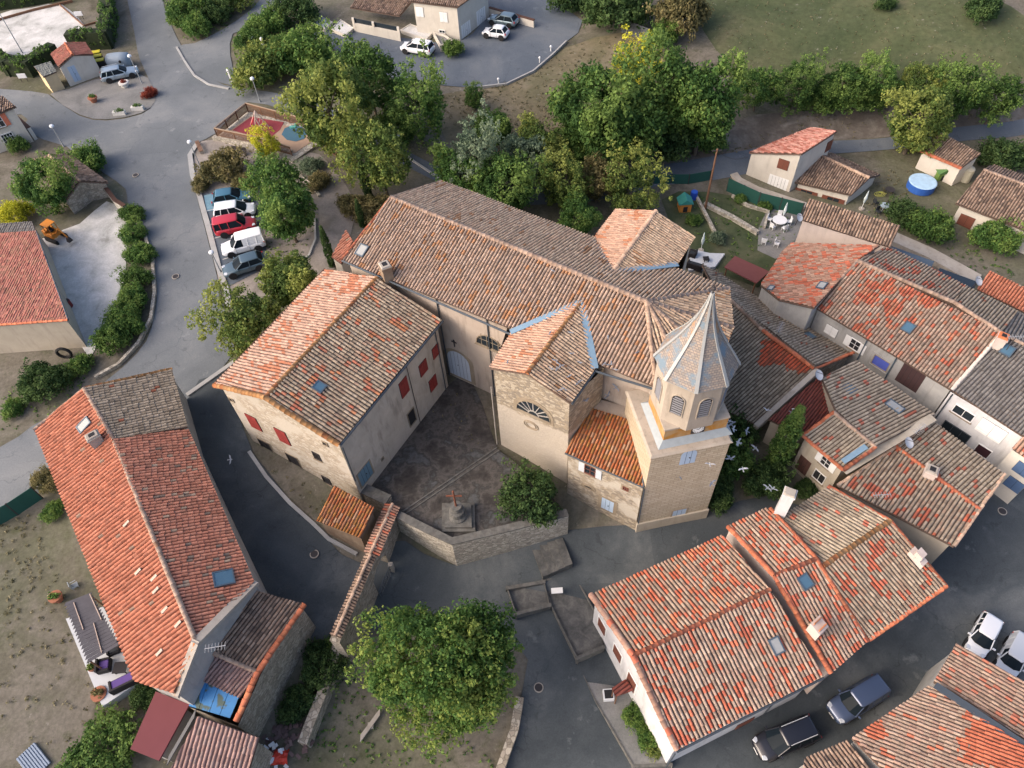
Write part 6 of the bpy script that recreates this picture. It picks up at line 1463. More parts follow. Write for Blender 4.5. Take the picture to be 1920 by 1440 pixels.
def car(name, label, cat, front, rear, col, style='hatch', Lc=4.2, Wc=1.76, Hc=1.48, z=None, rack=False, van=False):
    a, b = P(front, z), P(rear, z); d = (a-b); d.z = 0; ang = math.atan2(d.y, d.x); mid = (a+b)/2; gz = TZ(mid.x, mid.y)+.12 if z is None else z
    r = thing(name, label, cat, (mid.x, mid.y, gz), None, ang); h = Lc/2; w_ = Wc/2
    hood = .92 if Hc < 1.6 else 1.0; belt = .95 if Hc < 1.6 else 1.05
    st = [(-h, w_*.80, .42, belt*.86), (-h+.08, w_*.93, .30, belt*.98), (-h+.5, w_*.99, .24, belt+.02), (-h*.35, w_, .22, belt), (h*.25, w_, .22, belt), (h*.45, w_*.99, .22, hood), (h-.55, w_*.95, .24, hood*.88), (h-.18, w_*.86, .28, hood*.76), (h, w_*.66, .38, hood*.62)]
    v, f = superloft(st, 24, 4.5); me = mesh('body', v, f, True); link('body', me, col, r, False)
    # cabin: glass block with painted roof and pillars
    if style == 'van': xr0, xr1, xb0, xb1 = -h+.10, h*.22, -h+.03, h*.50
    elif style == 'mpv': xr0, xr1, xb0, xb1 = -h+.35, h*.18, -h+.10, h*.56
    elif style == 'wagon': xr0, xr1, xb0, xb1 = -h+.45, h*.10, -h+.12, h*.42
    else: xr0, xr1, xb0, xb1 = -h+.62, h*.08, -h+.18, h*.44
    zb = belt-.06; zt_ = Hc; wb, wt = w_*.93, w_*.74
    def fr(x0, x1, ww, zz, bow=0.0): return [(x0, -ww*.94, zz), (x0, ww*.94, zz), (x1-.10, ww, zz), (x1+bow, ww*.45, zz), (x1+bow, -ww*.45, zz), (x1-.10, -ww, zz)]
    lo, hi = fr(xb0, xb1, wb, zb, .10), fr(xr0, xr1, wt, zt_-.06, .05)
    mb = MB(); mb.add(lo+hi, [tuple(range(5,-1,-1)), tuple(range(6,12))]+[(i,(i+1)%6,6+(i+1)%6,6+i) for i in range(6)]); mb.build('windows', CGL, r, world=False, bevel=.03)
    st = [(xr0-.03, wt*.86, zt_-.10, zt_-.02), (xr0+.12, wt*.99, zt_-.12, zt_+.0), ((xr0+xr1)/2, wt*1.02, zt_-.12, zt_+.03), (xr1-.12, wt*.98, zt_-.12, zt_+.0), (xr1+.05, wt*.80, zt_-.11, zt_-.04)]
    v, f = superloft(st, 20, 3.5); link('car_roof', mesh('car_roof', v, f, True), col, r, False)
    def pil(p, q, r0, r1): pm = MB(); pm.tube(p, q, r0, r1, 6); pm.build('window_pillar', col, r, world=False)
    for s_ in (-1, 1):
        pil((xb1-.08, s_*wb, zb+.02), (xr1-.08, s_*wt, zt_-.08), .045, .04); pil((xb0+.05, s_*wb*.93, zb), (xr0+.03, s_*wt*.93, zt_-.08), .075, .06)
        xm = (xb0+xb1)/2+.0; pil((xm, s_*wb*1.0, zb), (xm*.8+(xr0+xr1)*.1, s_*wt*1.0, zt_-.08), .04, .04)
        if style in ('wagon', 'mpv', 'van'): pil((xb0+.75, s_*wb*.98, zb), (xr0+.62, s_*wt*.98, zt_-.08), .045, .045)
    if van:
        for s_ in (-1, 1):
            q = MB(); q.add([(xb0+.02, s_*wb*.97, zb-.02), (xb1*.0-.05, s_*wb*1.01, zb-.02), (-.05, s_*(wt*1.01), zt_-.05), (xr0, s_*wt*.97, zt_-.05), (xb0+.02, s_*wb*.5, zb-.02), (-.05, s_*wb*.5, zb-.02), (-.05, s_*wt*.5, zt_-.05), (xr0, s_*wt*.5, zt_-.05)], [(0,1,2,3),(7,6,5,4),(0,1,5,4),(1,2,6,5),(2,3,7,6),(3,0,4,7)]); q.build('side_panel', col, r, world=False)
        q = MB(); q.add([(xb0-.015, -wb*.92, zb), (xb0-.015, wb*.92, zb), (xr0-.03, wt*.9, zt_-.05), (xr0-.03, -wt*.9, zt_-.05), (xb0+.3, -wb*.8, zb), (xb0+.3, wb*.8, zb), (xr0+.3, wt*.8, zt_-.05), (xr0+.3, -wt*.8, zt_-.05)], [(0,1,2,3),(7,6,5,4),(0,1,5,4),(1,2,6,5),(2,3,7,6),(3,0,4,7)]); q.build('rear_panel', col, r, world=False)
    for x in (h*.62, -h*.60):
        for s_ in (-1, 1):
            y = s_*(w_-.06); t = MB(); t.tube((x, y-s_*.18, .32), (x, y+s_*.045, .32), .33, .33, 18); to = t.build('wheel', RUB, r, world=False)
            t = MB(); t.tube((x, y+s_*.03, .32), (x, y+s_*.065, .32), .21, .17, 14); o = t.build('rim', RIM, None, world=False); o.parent = to
            t = MB()
            t.tube((x, s_*(w_-.10), .36), (x, s_*(w_+.012), .36), .40, .40, 18); t.build('wheel_arch', M['dark'], r, world=False)
    for s_ in (-1, 1):
        t = MB(); t.box((h-.26, s_*w_*.66, hood*.74), (.34, .30, .13), Vector((.93,-s_*.36,0)), Vector((s_*.36,.93,0))); t.build('headlight', LAMP, r, world=False, bevel=.03)
        t = MB(); t.box((-h+.12, s_*w_*.82, belt*.86), (.14, .18, .30)); t.build('tail_light', RED_L, r, world=False, bevel=.03)
        t = MB(); t.box((xb1-.25, s_*(w_+.10), belt+.06), (.12, .22, .14)); t.build('mirror', col, r, world=False, bevel=.03)
    for s_ in (-1, 1):
        for x in ((xb0+xb1)/2-.05, xb1-.35): t = MB(); t.box((x, s_*(w_+.002), .62), (.018, .012, .62)); t.build('door_seam', M['dark'], r, world=False)
        t = MB(); t.box(((xb0+xb1)/2+.12, s_*(w_+.012), belt-.14), (.16, .03, .03)); t.build('door_handle', M['dark'], r, world=False)
    t = MB(); t.box((h-.04, 0, hood*.50), (.08, w_*.9, .14)); t.box((-h+.0, 0, .38), (.08, w_*1.4, .14)); t.build('bumper_trim', M['dark'], r, world=False)
    t = MB(); t.box((h+.015, 0, .42), (.02, .5, .11)); t.box((-h-.03, 0, .62), (.02, .5, .11)); t.build('number_plate', M['white_paint'], r, world=False)
    if rack:
        for s_ in (-1, 1): t = MB(); t.tube((xr0+.15, s_*wt*.93, zt_+.07), (xr1-.15, s_*wt*.93, zt_+.07), .025); t.build('roof_rail', LAMP, r, world=False)
    return r
PW = paint('car_white', (.70,.72,.74), 0); 
car('parked_car', 'blue hatchback parked topmost in the car park row', 'car', (474,374), (404,386), paint('car_blue', (.05,.15,.22)), 'hatch', 4.2)
car('parked_car', 'white car with black windows parked between blue and red cars', 'car', (478,400), (411,411), PW, 'mpv', 4.3, 1.8, 1.55)
car('parked_car', 'red people carrier in the middle of the car park row', 'car', (485,425), (407,442), paint('car_red', (.42,.015,.03), 0), 'van', 4.2, 1.8, 1.75)
car('parked_van', 'white van without rear windows parked beside the red car', 'van', (421,479), (500,458), PW, 'van', 4.4, 1.85, 1.82, van=True)
car('parked_car', 'dark teal hatchback parked lowest in the car park row', 'car', (428,518), (496,496), paint('car_teal', (.06,.10,.13)), 'hatch', 4.3)
car('parked_car', 'silver blue estate car with roof rails by the recycling bins', 'car', (259,140), (198,154), paint('car_silver', (.30,.37,.42), .5), 'wagon', 4.75, 1.82, 1.5, rack=True)
car('parked_car', 'white people carrier parked in front of the villa steps', 'car', (757,95), (811,105), PW, 'mpv', 4.5, 1.8, 1.6)
car('parked_car', 'small white hatchback beside the villa garage', 'car', (909,67), (951,74), PW, 'hatch', 3.5, 1.62, 1.45)
car('parked_car', 'grey blue car parked behind the small white hatchback', 'car', (920,42), (968,52), paint('car_greyblue', (.16,.22,.25), .4), 'hatch', 4.2)
car('parked_car', 'black people carrier with silver roof rails in the bottom street', 'car', (1418,1410), (1518,1368), paint('car_black', (.012,.013,.02), .1), 'mpv', 4.6, 1.85, 1.65, rack=True)
car('parked_van', 'slate blue van with long flat roof in the bottom street', 'van', (1556,1345), (1642,1292), paint('car_slate', (.06,.085,.15), .3), 'van', 4.3, 1.82, 1.80, van=True)
car('parked_car', 'white car with black roof rails half hidden by the brown roof', 'car', (1822,1222), (1848,1174), PW, 'mpv', 3.6, 1.56, 1.42)
car('parked_van', 'white van at the far right beside the white car', 'van', (1872,1270), (1905,1208), paint('car_white_grey', (.52,.55,.58), .1), 'van', 3.7, 1.56, 1.5, van=True)
# parking marks
def stroke(name, px_pairs, wd, mat, off=.10):
    mb = MB()
    for p, q in px_pairs:
        a, b = P(p), P(q); d = (b-a); s_ = Vector((-d.y, d.x, 0)).normalized()*wd/2; n_ = max(1, int(d.length/1.0)); vs = []
        for i in range(n_+1):
            c = a+d*i/n_
            for e in (s_, -s_): q_ = c+e; vs.append(Vector((q_.x, q_.y, TZ(q_.x, q_.y)+off)))
        mb.add(vs, [(2*i, 2*i+1, 2*i+3, 2*i+2) for i in range(n_)])
    return tag(mb.build(name, mat), kind='structure')
WM = ground_mat('road_paint', [(.3,(.35,.36,.36)), (.5,(.5,.5,.5)), (.7,(.45,.45,.45))], 2, 8)
stroke('parking_lines', [((388,397),(410,392)), ((394,423),(408,419)), ((400,449),(415,445)), ((418,488),(428,485)), ((495,482),(508,480))], .12, WM, .115)
drape('parking_bay', [(383,368),(462,347),(468,358),(470,388),(388,398)], ground_mat('blue_bay', [(.3,(.13,.24,.32)), (.55,(.17,.30,.38)), (.75,(.22,.33,.38))], .8, 6), .10, False)
def kerb(label, pts, w_=.28, h_=.14, mat=None):
    return wall_run('kerb', label, 'kerb', [P(p) for p in pts], w_, lambda p: TZ(p.x, p.y)+.06+h_, mat or KERB)
KERB = wall_mat('kerb_stone', (.34,.34,.33), (.42,.42,.40), .2)
kerb('long pale kerb between road and small park', [(370,272),(357,292),(362,330),(374,365),(392,430),(410,500),(425,545),(430,580)], .55)
kerb('kerb line across the mouth of the lane', [(352,742),(440,680)], .4)
kerb('curved kerb between road and villa drive', [(332,90),(346,115),(365,143),(392,160),(430,168)], .25)
kerb('kerb along the foot of the lane in front of the presbytery', [(468,848),(500,895),(545,945),(590,985),(617,1012),(670,1040)], .3)
kerb('dark kerb round the outer edge of the villa yard', [(1062,80),(1035,106),(1000,136),(950,160),(900,166)], .2, .25)
kerb('kerb at the rounded end of the planted car park bed', [(590,410),(592,450),(580,480),(560,495)], .2)
kerb('kerb beside the upper road bend', [(735,268),(770,300),(830,340)], .25)
# low wall along the gravel yard, garden walls
def lw(label, pts, th=.35, ht=.9, mat=None, cop=None, name='garden_wall', cat='wall', zt=None): return wall_run(name, label, cat, [P(p) for p in pts], th, zt or (lambda p: TZ(p.x, p.y)+ht), mat or W_['ret'], cop, cw=.05, ch=.08)
lw('low stone kerb wall round the outside of the bush row', [(243,400),(272,440),(288,490),(292,550),(285,600),(262,645),(225,685),(180,710)], .3, .35)
lw('garden wall with orange coping at the gravel yard entrance', [(203,362),(225,392),(243,403)], .35, 1.2, W_['cream'], T['verge'])
lw('short white wall with orange coping by the far left house', [(45,242),(68,262)], .4, 1.6, W_['cream'], T['verge'])
lw('low stone garden wall under the huge tree on its road side', [(975,1310),(965,1370),(940,1440),(930,1480)], .6, .5, W_['rubble2'])
lw('ruined rubble wall running down from the gateway to the bottom', [(640,1215),(618,1290),(590,1360),(575,1400)], .7, 1.2, W_['rubble2'])
lw('pale stone bank wall below the playground', [(402,262),(455,268),(505,280),(548,290)], .5, .5)
lw('low stone border in the middle of the park', [(560,330),(585,350),(600,370)], .3, .3)
lw('stone edged garden path wall across the lawns', [(1305,372),(1325,410),(1340,440)], .3, .4)
lw('stepped stone garden wall between the two lawns', [(1320,385),(1370,410),(1420,440)], .5, .45)
lw('low wall along the upper lawn by the green fence', [(1372,370),(1400,388),(1440,400),(1432,430)], .25, .4)
lw('white curved pavement wall in front of the tall white house', [(1375,328),(1385,340),(1420,358),(1510,388)], .9, .25, M['mortar'])
lw('long pale concrete path wall behind the terrace houses', [(1672,450),(1740,480),(1830,530)], 1.6, .5, M['mortar'])
lw('narrow red topped wall of the villa ramp', [(918,28),(1002,52)], .35, 1.0, W_['cream'], T['verge'])
# green mesh fences
GF = plain('green_fence_mesh', (.015,.07,.055), .8); 
def fence(label, pts, ht=1.6, mat=GF, post=None, name='fence', rails=False, step=2.0, z=None):
    r = thing(name, label, 'fence', P(pts[0], z)); q = [P(p, z) for p in pts]; pn = MB()
    for a, b in zip(q, q[1:]):
        d = (b-a); n_ = max(1, round(d.length/step)); X = d.normalized()
        if not rails: pn.add([a+Vector((0,0,.03)), b+Vector((0,0,.03)), b+Vector((0,0,ht)), a+Vector((0,0,ht))]+[p+Vector((X.y,-X.x,0))*.04 for p in (a+Vector((0,0,.03)), b+Vector((0,0,.03)), b+Vector((0,0,ht)), a+Vector((0,0,ht)))], [(0,1,2,3),(7,6,5,4),(0,1,5,4),(1,2,6,5),(2,3,7,6),(3,0,4,7)])
        else:
            m_ = max(2, int(d.length/.17))
            for i in range(m_): pn.box(a+d*(i+.5)/m_+Vector((0,0,ht*.52)), (.09, .03, ht*.80), X)
            for h_ in (.15, .92): pn.box((a+b)/2+Vector((0,0,ht*h_)), (d.length, .06, .09), X)
        for i in range(n_+1):
            pm = MB(); pm.box(a+d*i/n_+Vector((0,0,ht/2)), (.10, .10, ht+.1), X); pm.build('post', post or M['iron'], r)
    pn.build('fence_panel', mat, r)
    if rails:
        hr = MB()
        for a, b in zip(q, q[1:]): hr.box((a+b)/2+Vector((0,0,ht+.06)), ((b-a).length+.1, .14, .06), (b-a).normalized())
        hr.build('handrail', plain('pale_timber', (.34,.25,.17), .8), r)
    return r
fence('dark green mesh fence in front of the tall white house', [(1362,358),(1420,385),(1500,405)], 1.7)
fence('dark green fence along the upper road behind the olive trees', [(1225,345),(1290,345),(1330,338)], 1.3)
fence('dark green panel fence at the left edge below the road', [(-10,990),(35,965),(80,935)], 1.8)
fence('grey metal gate between dry lawn and hedge', [(1165,60),(1215,78)], 1.7, plain('grey_mesh', (.10,.11,.12), .7))
# playground
pz0 = .45; TIM = plain('brown_timber', (.16,.085,.05), .85, var=.25)
pg = [(408,257),(466,210),(570,236),(603,262),(548,300)]
pgp = [P(p, pz0) for p in pg]; mb = MB(); mb.prism([tuple(p.xy) for p in inset(pgp, -.25)], -1.5, pz0); tag(mb.build('playground_base', W_['ret']), kind='structure')
def pdeck(name, px, mat, z, sm=False):
    mb = MB(); mb.prism([tuple(P(p, z).xy) for p in px], pz0-.02, z); tag(mb.build(name, mat), kind='structure')
pdeck('playground_surface', [(425,248),(470,218),(560,242),(590,262),(552,287)], plain('tan_rubber', (.33,.23,.16), .9), pz0+.03)
pdeck('red_surface', [(436,244),(471,219),(532,229),(525,243),(509,256),(484,258)], plain('red_rubber', (.22,.04,.05), .9), pz0+.05)
pdeck('blue_surface', [(528,252),(534,240),(550,234),(566,238),(575,250),(570,260),(555,265),(538,262)], plain('blue_rubber', (.05,.12,.17), .9), pz0+.06)
fence('brown timber railing round the playground', pg[:1]+pg[1:2]+[(570,238)], 1.15, TIM, TIM, 'railing', True, 2.2, pz0)
fence('brown timber railing on the park side of the playground', [(408,257),(478,272),(548,292)], 1.15, TIM, TIM, 'railing', True, 2.2, pz0)
sw = thing('climbing_frame', 'slanted timber climbing frame with red slide on the red surface', 'climbing frame', P((488,245), pz0+.05)); SL = plain('pale_pole', (.42,.33,.28), .7)
a1, a2, b1_, b2_ = P((470,235), pz0+.05), P((480,247), pz0+.05), P((496,250), pz0+.05), P((505,238), pz0+.05); top1, top2 = (a1+b2_)/2+Vector((0,0,2)), (a2+b1_)/2+Vector((0,0,2))
for u_, v_ in ((a1, top1), (b2_, top1), (a2, top2), (b1_, top2)): mb = MB(); mb.tube(u_, v_, .07); mb.build('leg', SL, sw)
mb = MB(); mb.tube(top1, top2, .07); mb.build('top_bar', SL, sw)
for i in range(1, 5): mb = MB(); mb.tube(top1.lerp(b2_, i/5), top2.lerp(b1_, i/5), .04); mb.build('rung', SL, sw)
mb = MB(); c = (a2+a1)/2+Vector((.2,0,1.0)); mb.box(c, (.6,1.0,.08), Vector((.6,0,.8)), None, Vector((-.8,0,.6))); mb.build('slide', plain('red_plastic', (.5,.03,.03), .4), sw)
sp = thing('spring_rider', 'small spring rider on the blue playground circle', 'spring rider', P((552,246), pz0+.06)); c = sp.location; mb = MB(); mb.tube(c, c+Vector((0,0,.4)), .1); mb.build('spring', M['iron'], sp)
mb = MB(); mb.box(c+Vector((0,0,.55)), (.8,.25,.3)); mb.box(c+Vector((.35,0,.8)), (.25,.22,.35)); mb.build('seat', plain('teal_plastic', (.1,.35,.33), .5), sp, bevel=.06)
fence('slanting timber rail beside the park path', [(600,262),(625,290),(652,318)], .9, TIM, TIM, 'railing', True, 2.4)
# street lamps
def lamp(px, label, ht=4.2, globe=True, name='street_lamp', arm=None):
    b = P(px); r = thing(name, label, 'street lamp', b); mb = MB(); mb.tube(b, b+Vector((0,0,ht)), .07, .05); mb.tube(b, b+Vector((0,0,.5)), .11, .09); mb.build('pole', plain('lamp_pole', (.32,.34,.35), .5, .2), r)
    mb = MB()
    if globe: mb.ball(b+Vector((0,0,ht+.15)), .26, 10, 7, (1,1,.8)); mb.build('lamp_shade', plain('opal_globe', (.72,.74,.76), .4), r)
    else: mb.box(b+Vector((.3,0,ht)), (.7,.2,.12)); mb.box(b+Vector((0,0,ht-.3)), (.2,.35,.3)); mb.build('lamp_shade', M['iron'], r)
lamp((267,157), 'street lamp with white globe by the recycling bins', 3.6); lamp((488,192), 'street lamp with white globe behind the playground railing', 3.0)
lamp((379,320), 'street lamp with white globe at the park entrance', 3.6); lamp((120,275), 'street lamp with white globe by the left road', 2.6)
lamp((415,512), 'street lamp at the kerb near the teal hatchback', 2.6); lamp((754,300), 'street lamp beside the bend of the upper road', 3.0)
lamp((43,100), 'tall dark floodlight mast in the bowls court hedge', 7.0, False); 
up = thing('utility_pole', 'brown wooden utility pole beside the green fence', 'utility pole', P((1322,392))); b = up.location; mb = MB(); mb.tube(b, b+Vector((0,0,7.6)), .14, .09); mb.build('pole', TIM, up); mb = MB(); mb.box(b+Vector((0,0,7.4)), (1.0,.1,.1)); mb.build('crossarm', M['iron'], up)
cbl = thing('overhead_cable', 'thin overhead cable from the wooden utility pole to the tall white house', 'cable', b+Vector((0,0,7.4))); e1_ = mp_[0]+Vector((0,0,-.6)); mb = MB(); mb.path([(b+Vector((0,0,7.4))).lerp(e1_, i/10)-Vector((0,0,.6*math.sin(math.pi*i/10))) for i in range(11)], .02, 4); mb.build('cable', M['iron'], cbl)
# bins, planters, benches
def at(px, z=None): return P(px, z)
c = at((228,125)); rb = thing('recycling_container', 'big grey rounded recycling container behind the yellow lidded bins', 'recycling container', c)
v, f = superloft([(-1.5,.3,.1,1.3),(-1.3,.9,.05,1.7),(-.3,1.0,.05,1.75),(.3,1.0,.05,1.75),(1.3,.9,.05,1.7),(1.5,.3,.1,1.3)], 16, 3); o = link('body', mesh('body', [Vector(q)+c for q in v], f, True), plain('grey_plastic', (.26,.31,.35), .5), rb); mb = MB(); mb.tube(c+Vector((.6,-1.0,1.2)), c+Vector((.6,-1.06,1.2)), .18, .18, 12); mb.build('hatch', M['dark'], rb)
for i, (p, lb) in enumerate((((186,112),'topmost yellow lidded black bin beside the white hut'), ((189,119),'middle yellow lidded black bin beside the white hut'), ((193,127),'lowest black bin beside the hut, with a white label'))):
    c = at(p); r = thing('wheelie_bin', lb, 'bin', c, 'yellow lidded bins beside the hut'); mb = MB(); mb.box(c+Vector((0,0,.55)), (1.15,.7,1.0), Vector((.97,.22,0)), Vector((-.22,.97,0)), None, 1.0); mb.build('body', M['iron'], r, bevel=.04)
    mb = MB(); mb.box(c+Vector((0,0,1.1)), (1.2,.75,.12), Vector((.97,.22,0)), Vector((-.22,.97,0))); mb.build('lid', plain('yellow_plastic', (.5,.43,.03), .5), r, bevel=.03)
def planter(px, label, shape='box', mt='green', wd=1.5):
    c = at(px); r = thing('planter', label, 'planter', c); mb = MB()
    if shape == 'box': mb.box(c+Vector((0,0,.32)), (wd,.5,.5)); mb.box(c+Vector((-wd*.35,0,.06)), (.12,.45,.2)); mb.box(c+Vector((wd*.35,0,.06)), (.12,.45,.2)); top = .58
    else: mb.tube(c+Vector((0,0,0)), c+Vector((0,0,.6)), wd*.22, wd*.36, 14); mb.tube(c+Vector((0,0,.6)), c+Vector((0,0,.75)), wd*.42, wd*.42, 14); top = .78
    mb.build('pot', plain('white_concrete', (.55,.54,.50), .8) if shape != 'pot' else plain('terracotta', (.30,.12,.07), .85), r)
    rg = np.random.default_rng(int(px[0])); cs = [(c.x+rg.uniform(-.4,.4)*wd*(.9 if shape == 'box' else .6), c.y+rg.uniform(-.18,.18), c.z+top+rg.uniform(0,.25)) for _ in range(14)]
    me = leaf_cloud('plant', cs, [.16]*14, [.5]*14, 16, .12, 1); me.materials.clear(); link('plant', me, LM[mt], r)
planter((226,216), 'white planter trough with greenery, the left one on the square'); planter((260,207), 'white planter trough with greenery, the right one on the square'); planter((236,164), 'round white stone planter with red flowers behind the estate car', 'round', 'red', 1.6)
planter((178,192), 'dark planter tub with a thin shrub on the gravel square', 'pot', 'mid', 1.4)
planter((112,1125), 'terracotta pot with plant at the upper corner of the terrace', 'pot', 'mid', 1.2); planter((194,1306), 'round pot with bare twigs at the lower corner of the terrace', 'pot', 'brown', 1.3); planter((181,1257), 'small pot beside the purple armchair', 'pot', 'olive', .7)
c = at((281,176)); tree((281,175), 13, 'bushB', 'red', 'dark red ornamental bush on the tip of the gravel square', 'bush')
def bench(pa, pb, label, mat=TIM):
    a, b = at(pa), at(pb); d = (b-a); X = d.normalized(); Y = Vector((-X.y, X.x, 0)).normalized(); r = thing('park_bench', label, 'bench', a); c = (a+b)/2; mb = MB()
    for k_ in range(4): mb.box(c+Y*(-.18+.12*k_)+Vector((0,0,.45)), (d.length, .09, .04), X, Y)
    mb.build('seat', mat, r)
    for s_ in (-.42, .42): mb = MB(); mb.box(c+X*(d.length*s_)+Vector((0,0,.22)), (.1,.4,.44), X, Y); mb.build('leg', M['mortar'], r)
    return r, c, X, Y, d.length
bench((371,270), (380,290), 'brown bench at the kerb by the park entrance'); r, c, X, Y, l_ = bench((436,288), (463,292), 'dark bench against the stone bank below the playground', M['iron']); mb = MB(); mb.box(c+Y*.25+Vector((0,0,.7)), (l_,.05,.4), X, Y); mb.build('backrest', M['iron'], r)
# garden things on the right: pool, playhouse, kennel, tables
c = at((1725,352)); pool = thing('paddling_pool', 'round blue above ground pool with pale cover', 'pool', c); mb = MB(); mb.tube(c, c+Vector((0,0,.85)), 1.45, 1.45, 28); mb.build('pool_wall', plain('blue_liner', (.03,.10,.36), .5), pool)
mb = MB(); mb.tube(c+Vector((0,0,.85)), c+Vector((0,0,.90)), 1.47, 1.35, 28); mb.build('cover', plain('pale_blue_cover', (.36,.52,.66), .4, var=.3, scale=2), pool)
def playhouse(px, label, cw_, cr_, s_=1.0, name='playhouse', cat='playhouse'):
    c = at(px); r = thing(name, label, cat, c); mb = MB(); mb.box(c+Vector((0,0,.5*s_)), (1.1*s_,1.0*s_,1.0*s_)); mb.build('wall', cw_, r); mb = MB(); w_ = .7*s_
    mb.add([c+Vector(p)*s_ for p in ((-.7,-.6,.95),(.7,-.6,.95),(.7,.6,.95),(-.7,.6,.95),(0,-.65,1.5),(0,.65,1.5))], [(0,4,5,3),(1,2,5,4),(0,1,4),(3,5,2),(0,3,2,1)]); mb.build('roof', cr_, r)
    mb = MB(); mb.box(c+Vector((0,-.505*s_,.35*s_)), (.4*s_,.03,.6*s_)); mb.build('door', M['dark'], r)
playhouse((1762,334), 'lime green plastic playhouse beside the pool', plain('lime_plastic', (.12,.20,.05), .6), plain('green_plastic', (.07,.15,.05), .6), 1.0)
playhouse((1282,392), 'orange kennel with teal roof on the lawn', plain('orange_wood', (.50,.20,.04), .7), plain('teal_roof', (.05,.26,.22), .6), 1.15, 'kennel', 'kennel')
c = at((1250+98/3, 340+190/6+1)); tk = thing('barrel', 'bright blue plastic barrel at the end of the lawn wall', 'barrel', P((1300,372))); c = tk.location; mb = MB(); mb.tube(c, c+Vector((0,0,.9)), .38, .38, 14); mb.build('body', plain('blue_plastic', (.02,.07,.40), .5), tk); mb = MB(); mb.tube(c+Vector((0,0,.9)), c+Vector((0,0,.94)), .33, .33, 14); mb.build('lid', plain('blue_plastic2', (.03,.10,.45), .5), tk)
WP = plain('white_plastic', (.66,.67,.68), .5)
def chair(px, label, ang, mat=WP, name='garden_chair', z=None, group=None):
    c = at(px, z); r = thing(name, label, 'chair', c, group, ang); mb = MB(); mb.box((0,0,.42), (.48,.46,.05)); mb.build('seat', mat, r, world=False); mb = MB(); mb.box((-.23,0,.70), (.05,.46,.52)); mb.build('backrest', mat, r, world=False)
    for x in (-.2,.2):
        for y in (-.2,.2): mb = MB(); mb.tube((x,y,0), (x*.95,y*.95,.42), .03); mb.build('leg', mat, r, world=False)
    for y in (-.25,.25): mb = MB(); mb.box((.02,y,.62), (.42,.05,.04)); mb.build('armrest', mat, r, world=False)
def table(px, label, R_=.6, mat=WP, z=None, sq=None, ht=.72):
    c = at(px, z); r = thing('garden_table', label, 'table', c); mb = MB()
    if sq: mb.box(c+Vector((0,0,ht)), (*sq,.05))
    else: mb.tube(c+Vector((0,0,ht-.02)), c+Vector((0,0,ht+.02)), R_, R_, 20)
    mb.build('tabletop', mat, r); d_ = (sq[0]/2-.1, sq[1]/2-.1) if sq else (R_*.55, R_*.55)
    for x in (-1,1):
        for y in (-1,1): mb = MB(); mb.tube(c+Vector((x*d_[0],y*d_[1],0)), c+Vector((x*d_[0],y*d_[1],ht)), .035); mb.build('leg', mat, r)
table((1459,422), 'round white table on the garden paving', .75)
for i, (a, lb) in enumerate(((0,'white chair on the right side of the round white table'), (72,'white chair on the far side of the round white table'), (144,'white chair at upper left of the round white table'), (216,'white chair at lower left of the round white table'), (288,'white chair nearest the terrace, at the round white table'))):
    c = at((1459,422)); q = c+Vector((1.05*math.cos(rad(a)), 1.05*math.sin(rad(a)), 0)); r0 = len(sc.objects); 
    cc_ = q; rr__ = thing('garden_chair', lb, 'chair', q, 'white plastic chairs round the garden table', rad(a+180))
    for nm, bx in (('seat', ((0,0,.42),(.48,.46,.05))), ('backrest', ((-.23,0,.70),(.05,.46,.52)))): mb = MB(); mb.box(*bx); mb.build(nm, WP, rr__, world=False)
    for x in (-.2,.2):
        for y in (-.2,.2): mb = MB(); mb.tube((x,y,0), (x,y,.42), .03); mb.build('leg', WP, rr__, world=False)
chair((1431,458), 'white plastic chair at the left of the pair below the table', 1.2); chair((1455,462), 'white plastic chair at the right of the pair below the table', -.6)
def parasol(px, label, z=None):
    c = at(px, z); r = thing('parasol', label, 'parasol', c); mb = MB(); mb.tube(c, c+Vector((0,0,2.3)), .03); mb.build('pole', M['white_paint'], r); mb = MB(); mb.tube(c+Vector((0,0,.9)), c+Vector((0,0,1.4)), .09, .17, 10); mb.tube(c+Vector((0,0,1.4)), c+Vector((0,0,2.4)), .17, .04, 10); mb.build('canopy', plain('furled_cloth', (.48,.55,.55), .8), r)
    mb = MB(); mb.tube(c, c+Vector((0,0,.12)), .3, .3, 12); mb.build('base', M['mortar'], r)
parasol((1314,470), 'closed pale green parasol on the white patio behind the church'); parasol((1466,414), 'closed white parasol standing at the round white table'); parasol((1615,392), 'closed white parasol beside the low cream wing')
pt_ = [P(p).xy for p in ((1302,470),(1330,478),(1358,480),(1340,505),(1290,510),(1290,490))]; mb = MB(); mb.prism([tuple(p) for p in pt_], -5, TZ(pt_[0].x, pt_[0].y)+.15); tag(mb.build('patio', plain('white_paving', (.48,.50,.52), .8)), kind='structure')
def sofa(px, label, sz, ang, mat, cush, z=None, name='sofa', cat='sofa'):
    c = at(px, z); r = thing(name, label, cat, c, None, ang); w_, d_ = sz; mb = MB(); mb.box((0,0,.2), (w_,d_,.4)); mb.box((0,d_/2-.08,.5), (w_,.16,.5))
    for s_ in (-1,1): mb.box((s_*(w_/2-.08),0,.42), (.16,d_,.3))
    mb.build('frame', mat, r, world=False, bevel=.03); mb = MB(); mb.box((0,-.06,.44), (w_-.34,d_-.28,.12)); mb.build('cushion', cush, r, world=False, bevel=.03)
WK = plain('dark_wicker', (.02,.018,.02), .8, scale=20); PU = plain('purple_cloth', (.10,.06,.22), .9); DG = plain('dark_grey_cloth', (.03,.035,.04), .9)
zp_ = TZ(P((1310,495)).x, P((1310,495)).y)+.16
